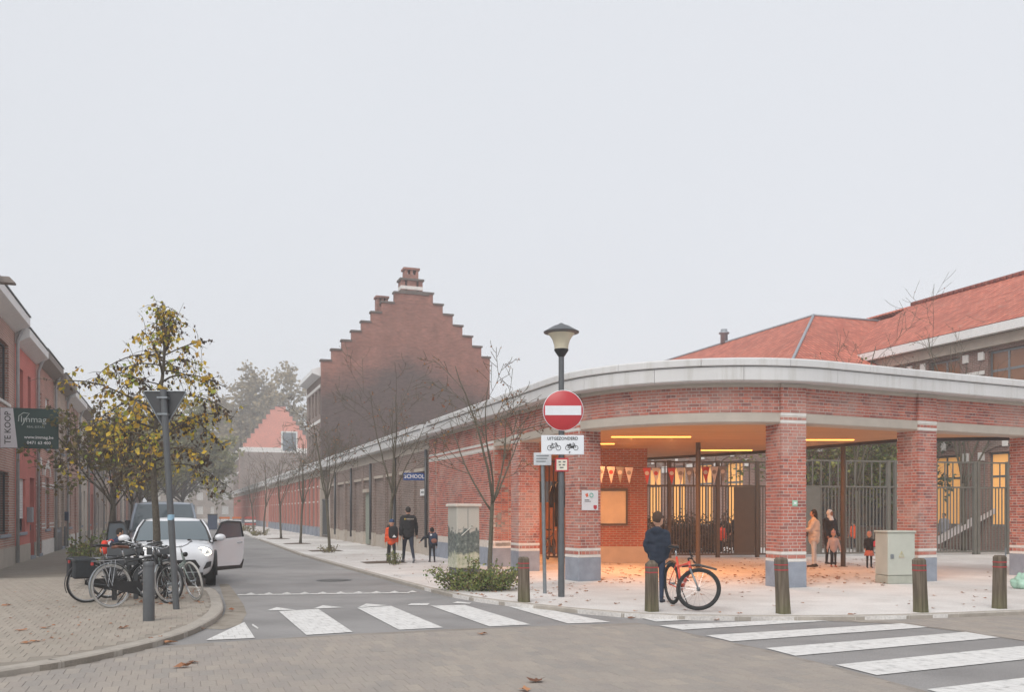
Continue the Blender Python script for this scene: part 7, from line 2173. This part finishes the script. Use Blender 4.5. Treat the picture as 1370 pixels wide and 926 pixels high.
    if hijab:
        hm.ell(hc+Hm @ V((0, -0.012*s, 0.012*s)), 0.095*s*hs, 0.103*s*hs, 0.125*s*hs, 18, 12, M=Hm); capsule(hm, hc+V((0, 0.0, -0.1*s)), tl((0, 0.02*s, sz+0.0*s)), 0.09*s, 0.12*s)
        m_ = remesh(hm, 'headscarf', 0.012*s+0.002, 3); m_.materials.append(cloth(hijab))
        bm = bmesh.new(); bm.from_mesh(m_); c0 = hc+Hm @ V((0, 0.10*s*hs, -0.01*s))
        bmesh.ops.delete(bm, geom=[v for v in bm.verts if ((v.co-c0)*1.0).length < 0.075*s*hs], context='VERTS'); bm.to_mesh(m_); bm.free(); link('headscarf', m_, t)
    else:
        if hat:
            hm.ell(hc+Hm @ V((0, -0.006*s, 0.04*s*hs)), 0.086*s*hs, 0.101*s*hs, 0.09*s*hs, 18, 12)
            m_ = remesh(hm, 'hat', 0.012*s+0.001, 2); m_.materials.append(cloth(hat))
            bm = bmesh.new(); bm.from_mesh(m_); bmesh.ops.delete(bm, geom=[v for v in bm.verts if v.co.z < hc.z+0.012*s*hs], context='VERTS'); bm.to_mesh(m_); bm.free(); link('hat', m_, t)
            if hairstyle == 'pompom':
                mb = MB(); mb.ell(hc+V((0, 0, 0.145*s*hs)), 0.04*s, 0.04*s, 0.04*s); mb.build('pompom', cloth('#c9b2a0'), t, smooth=True)
        hm = MB()
        if hairstyle == 'long':
            hm.ell(hc+Hm @ V((0, -0.014*s, 0.016*s)), 0.088*s*hs, 0.10*s*hs, 0.118*s*hs, 18, 12); capsule(hm, hc+Hm @ V((0, -0.05*s, -0.02*s)), hc+Hm @ V((0, -0.075*s, -0.28*s)), 0.075*s, 0.05*s)
        elif not hat:
            hm.ell(hc+Hm @ V((0, -0.012*s, 0.022*s*hs)), 0.084*s*hs, 0.098*s*hs, 0.108*s*hs, 18, 12)
        if hm.v:
            m_ = remesh(hm, 'hair', 0.011*s+0.001, 2); m_.materials.append(cloth(hair, 0.25))
            bm = bmesh.new(); bm.from_mesh(m_); fr_ = Hm @ V((0, 1, 0))
            bmesh.ops.delete(bm, geom=[v for v in bm.verts if (v.co-hc).dot(fr_) > 0.045*s*hs and v.co.z < hc.z+0.055*s*hs or ((v.co-hc).dot(fr_) > -0.03*s and v.co.z < hc.z-0.02*s) and hairstyle != 'long'], context='VERTS')
            bm.to_mesh(m_); bm.free(); link('hair', m_, t)
    for e in (-1, 1):
        mb = MB(); mb.ell(hc+Hm @ V((0.031*s*hs*e, 0.083*s*hs, 0.006*s*hs)), 0.011*s*hs, 0.008*s*hs, 0.007*s*hs, 8, 6); mb.build('eye', MT['black'], t)
    mb = MB(); mb.ell(hc+Hm @ V((0, 0.084*s*hs, -0.062*s*hs)), 0.02*s*hs, 0.008*s*hs, 0.006*s*hs, 10, 6); mb.build('mouth', plain('lip', S('#9c5f55'), 0.6, var=0) if 'lip' not in bpy.data.materials else bpy.data.materials['lip'], t)
    return t, dict(hz=hz, sz=sz, s=s, hc=hc, hands=hands)
CLV = plain('hi_vis_orange', S('#ea5a2b'), 0.7, var=0.05)

def backpack(label, loc, head, w, hgt, d, z, col, patch=None, wearer_y=-0.16):
    t = thing('backpack', label, 'backpack', loc, head)
    mb = MB(); mb.ell((0, wearer_y-d*0.35, z), w/2, d/2, hgt/2, 18, 12); v = []
    for p in mb.v:
        q = Vector(p)-Vector((0, wearer_y-d*0.35, z)); k = 1.0/max(abs(q.x)/(w/2), abs(q.z)/(hgt/2), 0.55) if q.length > 1e-4 else 1
        k = min(k, 1.25); v.append((q.x*(0.72*k+0.28), q.y+wearer_y-d*0.35, z+q.z*(0.72*k+0.28)))
    mb.v = v; mb.build('bag', cloth(col), t, smooth=True)
    mb = MB(); mb.ell((0, wearer_y-d*0.75, z-hgt*0.17), w*0.36, d*0.22, hgt*0.22, 14, 10); mb.build('pocket', cloth(patch or col), t, smooth=True)
    for s in (-1, 1):
        mb = MB(); mb.tube([(0.1*s*w/0.3, wearer_y, z+hgt*0.4), (0.11*s*w/0.3, wearer_y*0.3+0.02, z+hgt*0.55), (0.12*s*w/0.3, 0.10, z+hgt*0.3)], 0.018, 6, flat=0.5); mb.build('strap', cloth(col), t)
    return t

# the boy at the corner, seen from behind with hands in his pockets
pb = G(880, 806)
boy, bi = person('boy in a navy hooded jacket seen from behind with hands in pockets', pb, R(-22), 1.60, ((4, 3), (-4, 0)), ((-8, 12, 34), (-8, 12, 34)), '#26334a', '#2a3140', '#1c2738', '#4a3527', 'short', 0, 0.75, 0.98, hood=True, coat_len=0.05, turn=-25, group='the boy and his bicycle', pockets=True)
# the walking family
fg_ = 'man and children walking up the pavement'
hd_ = TH
pm = G(546, 753)
man, mi_ = person('man in a black jacket with a small chest print on his back walking away', pm, hd_, 1.80, ((22, 8), (-18, 18)), ((-12, 9, 12), (10, 16, 8)), '#232b3a', '#6a6c70', '#191b1e', '#2b2622', 'short', 0, 0.0, 1.18, group=fg_)
c1 = G(524, 753.5)
k1, i1 = person('child in an orange reflective jacket and blue cap walking beside the man', c1, hd_, 1.38, ((16, 8), (-14, 18)), ((8, 8, 8), (-8, 8, 10)), '#23262b', '#3a3c40', '#e2572c', '#2b2622', 'short', 0, 0.7, 1.12, hat='#33486b', group=fg_)
c2 = G(578, 752.5)
k2, i2 = person('small child in dark clothes holding the man\'s hand on the pavement', c2, hd_, 1.10, ((10, 6), (-8, 10)), ((14, 72, 4), (-6, 10, 10)), '#1d1f23', '#3a3c40', '#1f2530', '#1d1a18', 'short', 1, 1.0, 1.12, group=fg_)
backpack('black backpack with a white mark on the orange jacketed child', c1, hd_, 0.30, 0.40, 0.16, i1['hz']+0.27, '#1d1f22')
t = bpy.data.objects['backpack']
mb = MB(); mb.prism([(-0.06, i1['hz']+0.12), (0.07, i1['hz']+0.12), (0.0, i1['hz']+0.2)], -0.345, -0.335, 'y'); mb.build('white_mark', MT['sign_white'], t)
backpack('navy backpack with an orange patch on the smallest child', c2, hd_, 0.27, 0.36, 0.15, i2['hz']+0.20, '#28364d', '#8a5a4c', -0.13)
mb = MB(); mb.box(-0.13, -0.07, -0.252, -0.242, i2['hz']+0.3, i2['hz']+0.35); mb.build('reflective_tag', MT['sign_white'], bpy.data.objects['backpack.001'])
# print on the man's back
mb = MB()
for k_ in range(7): mb.box(-0.09+k_*0.034, -0.067+k_*0.034, -0.162, -0.154, mi_['sz']-0.068, mi_['sz']-0.034-0.008*(k_ % 2))
mb.build('back_print', MT['lime'], man)
mb = MB(); mb.lathe([(0.025, 0), (0.025, 0.004)], 12, (-0.14, -0.154, mi_['sz']-0.05), (0, -1, 0)); mb.build('back_badge', plain('badge_yellow', S('#c9b23c'), 0.6, var=0), man)

# people waiting under the canopy
wg = 'people waiting at the school gate'
pw = G(1089, 759)
w1, wi1 = person('woman with long dark hair in a cream puffer jacket by the brick column', pw, R(70), 1.66, ((2, 2), (-2, 2)), ((25, 8, 55), (15, 8, 60)), '#d4d6d8', '#3a3330', '#cbbfb6', '#221b18', 'long', 0, 0.0, 1.22, coat_len=0.06, turn=10, group=wg)
backpack('brown shoulder bag carried by the woman in cream', pw, R(70), 0.26, 0.24, 0.14, wi1['hz']+0.1, '#5f4a3f', None, 0.30)
p2 = G(1110, 755)
w2, _ = person('woman in a white headscarf and black coat behind the children', p2, R(200), 1.66, ((2, 2), (-2, 2)), ((5, 8, 25), (8, 8, 30)), '#26262a', '#2a2a2c', '#24262b', '#221b18', 'short', 1, 0.0, 1.2, coat_len=0.22, hijab='#ededed', turn=20, group=wg)
p3 = G(1115, 759)
k3, _ = person('child in a pale lilac coat and knitted hat facing the street', p3, R(180), 1.06, ((3, 2), (-2, 2)), ((5, 20, 8), (5, 20, 8)), '#1f2023', '#a9654a', '#b9a9ab', '#3a2c22', 'pompom', 0, 1.0, 1.05, coat_len=0.02, hat='#a88a94', group=wg)
p4 = G(1163, 760)
k4, _ = person('little girl in a black jacket and coral skirt by the grey-green cabinet', p4, R(172), 1.04, ((2, 2), (-2, 2)), ((12, 12, 60), (12, 12, 40)), '#1f2023', '#222326', '#1d1f23', '#3a2c22', 'short', 0, 1.0, 1.15, skirt='#d97f6b', hat='#b98a86', group=wg)
b5 = AT(1172, 727, p4.y-0.06)
t = thing('pink_bag', 'pink bag held by the girl in the coral skirt', 'bag', b5, 0.2); mb = MB(); mb.cbox(-0.15, 0.12, -0.16, -0.08, -0.1, 0.06, 0.02); mb.build('bag', cloth('#cf4f6c'), t); mb = MB(); mb.tube([(-0.12, -0.12, 0.05), (-0.02, -0.12, 0.16), (0.09, -0.12, 0.05)], 0.008, 5); mb.build('strap', cloth('#cf4f6c'), t)
# children in the yard beyond the fence
yd = 'children in the school yard'
for x, Y, col, hh, hd, lab in ((1142, 36.5, '#ea5a2b', 1.25, R(30), 'child in an orange vest behind the yard fence'), (966, 34.2, '#ea4a33', 1.2, R(-40), 'child in a red-orange vest behind the bronze gate'), (1263, 37.5, '#8f8f98', 1.55, R(120), 'figure in a grey top and dark trousers behind the yard fence'), (985, 34.8, '#2b2c30', 1.6, R(60), 'dark dressed adult behind the solid gate panel')):
    p = AT(x, 700, Y); person(lab, (p.x, p.y, 0), hd, hh, ((8, 4), (-8, 6)), ((8, 10, 15), (-8, 10, 15)), '#24262c', '#d0d0d0', col, '#2b221d', 'short', 0, 0.7 if hh < 1.4 else 0, 1.15, group=yd)
# child by the car on the left
pl_ = G(150, 779)
k5, i5 = person('child with dark hair bending behind the bicycles by the shrub', pl_, R(-65), 1.25, ((6, 4), (-4, 4)), ((30, 10, 40), (40, 10, 30)), '#23262b', '#3a3c40', '#22304a', '#241d19', 'short', 0, 0.8, 1.15, lean=18)
backpack('red and orange school bag on the child behind the bicycles', pl_, R(-65), 0.26, 0.32, 0.16, i5['hz']+0.16, '#d8402c', '#e07a35', -0.10)

pz = AT(668, 700, 28.8)
person('person in a dark jacket with an orange shoulder band among the stored bicycles', (pz.x, pz.y, 0), R(20), 1.35, ((6, 4), (-4, 4)), ((20, 10, 40), (25, 10, 40)), '#23262b', '#2c2e31', '#1f2226', '#241d19', 'short', 0, 0.7, 1.12, vest=(0.36, 0.50), lean=12)
# small plate on the middle column, and an access cover in the road
p, n = PT.at(COLS[2]); fa = math.atan2(n.y, n.x)+math.pi/2
sp_ = thing('number_plate', 'tiny pale green plate on the brick column nearest the bicycle', 'plate', (p.x-0.02, p.y, 1.72), fa)
mb = MB(); mb.cbox(-0.02, 0.10, -0.022, 0.0, 0, 0.12, 0.003); mb.build('plate', plain('pale_green_plate', S('#9fc7b0'), 0.5), sp_)
mb = MB(); mb.box(0.01, 0.07, -0.026, -0.0225, 0.04, 0.08); mb.build('print', MT['sign_white'], sp_)
mc = thing('manhole_cover', 'round dark iron access cover set in the side street', 'manhole cover', G(447, 777, ROAD_Z))
mb = MB(); mb.lathe([(0.42, 0.001), (0.42, 0.006)], 32); mb.build('ring', MT['dark_metal'], mc)
mb = MB(); mb.lathe([(0.34, 0.0065), (0.34, 0.010)], 32); mb.build('lid', plain('iron_lid', S('#5c5b59'), 0.7, var=0.2, scale=30), mc)
# ================================================================== HAZE
# far roofs and blocks closing the street
for a, b, w, d, h, lab in ((150, -30, 24, 12, 11, 'grey block in the mist left of the street end'), (215, -6, 22, 10, 10, 'faint low building closing the street end'), (205, 8, 14, 10, 12, 'faint tall house closing the street on the right')):
    t = thing('far_building', lab, 'building', ST(a, b), TH)
    ops = [(x, x+1.4, z, z+1.8) for x in [1.2+3*i for i in range(int((w-2)/3))] for z in (1.0, 4.2, 7.2) if z+2.2 < h]
    mb = MB(); facade(mb, w, h, ops, 0, 0.2); mb.box(0, w, 0.21, d, 0, h-0.01); mb.build('wall', BK['grey'], t, fix=False)
    for (x0, x1, z0, z1) in ops:
        mb = MB(); mb.box(x0, x1, 0.12, 0.18, z0, z1); mb.build('window', MT['pvc'], t)
    mb = MB(); mb.prism([(-0.3, h), (d/2, h+3), (d+0.3, h)], -0.3, w+0.3, 'x'); mb.build('roof', MT['slate'], t)
hz_ = MB(); hz_.box(-460, 460, -70, 610, -1.2, 33.0)
m = bpy.data.materials.new('mist'); m.use_nodes = True; nt = m.node_tree; nt.nodes.clear()
ou = nt.nodes.new('ShaderNodeOutputMaterial'); pv = nt.nodes.new('ShaderNodeVolumePrincipled')
pv.inputs['Color'].default_value = (0.985, 0.99, 1.0, 1); pv.inputs['Density'].default_value = 0.0021; pv.inputs['Anisotropy'].default_value = 0.2
nt.links.new(pv.outputs[0], ou.inputs['Volume'])
hz = hz_.build('haze', m); tag(hz, 'thin even mist filling the street', 'haze', kind='stuff')
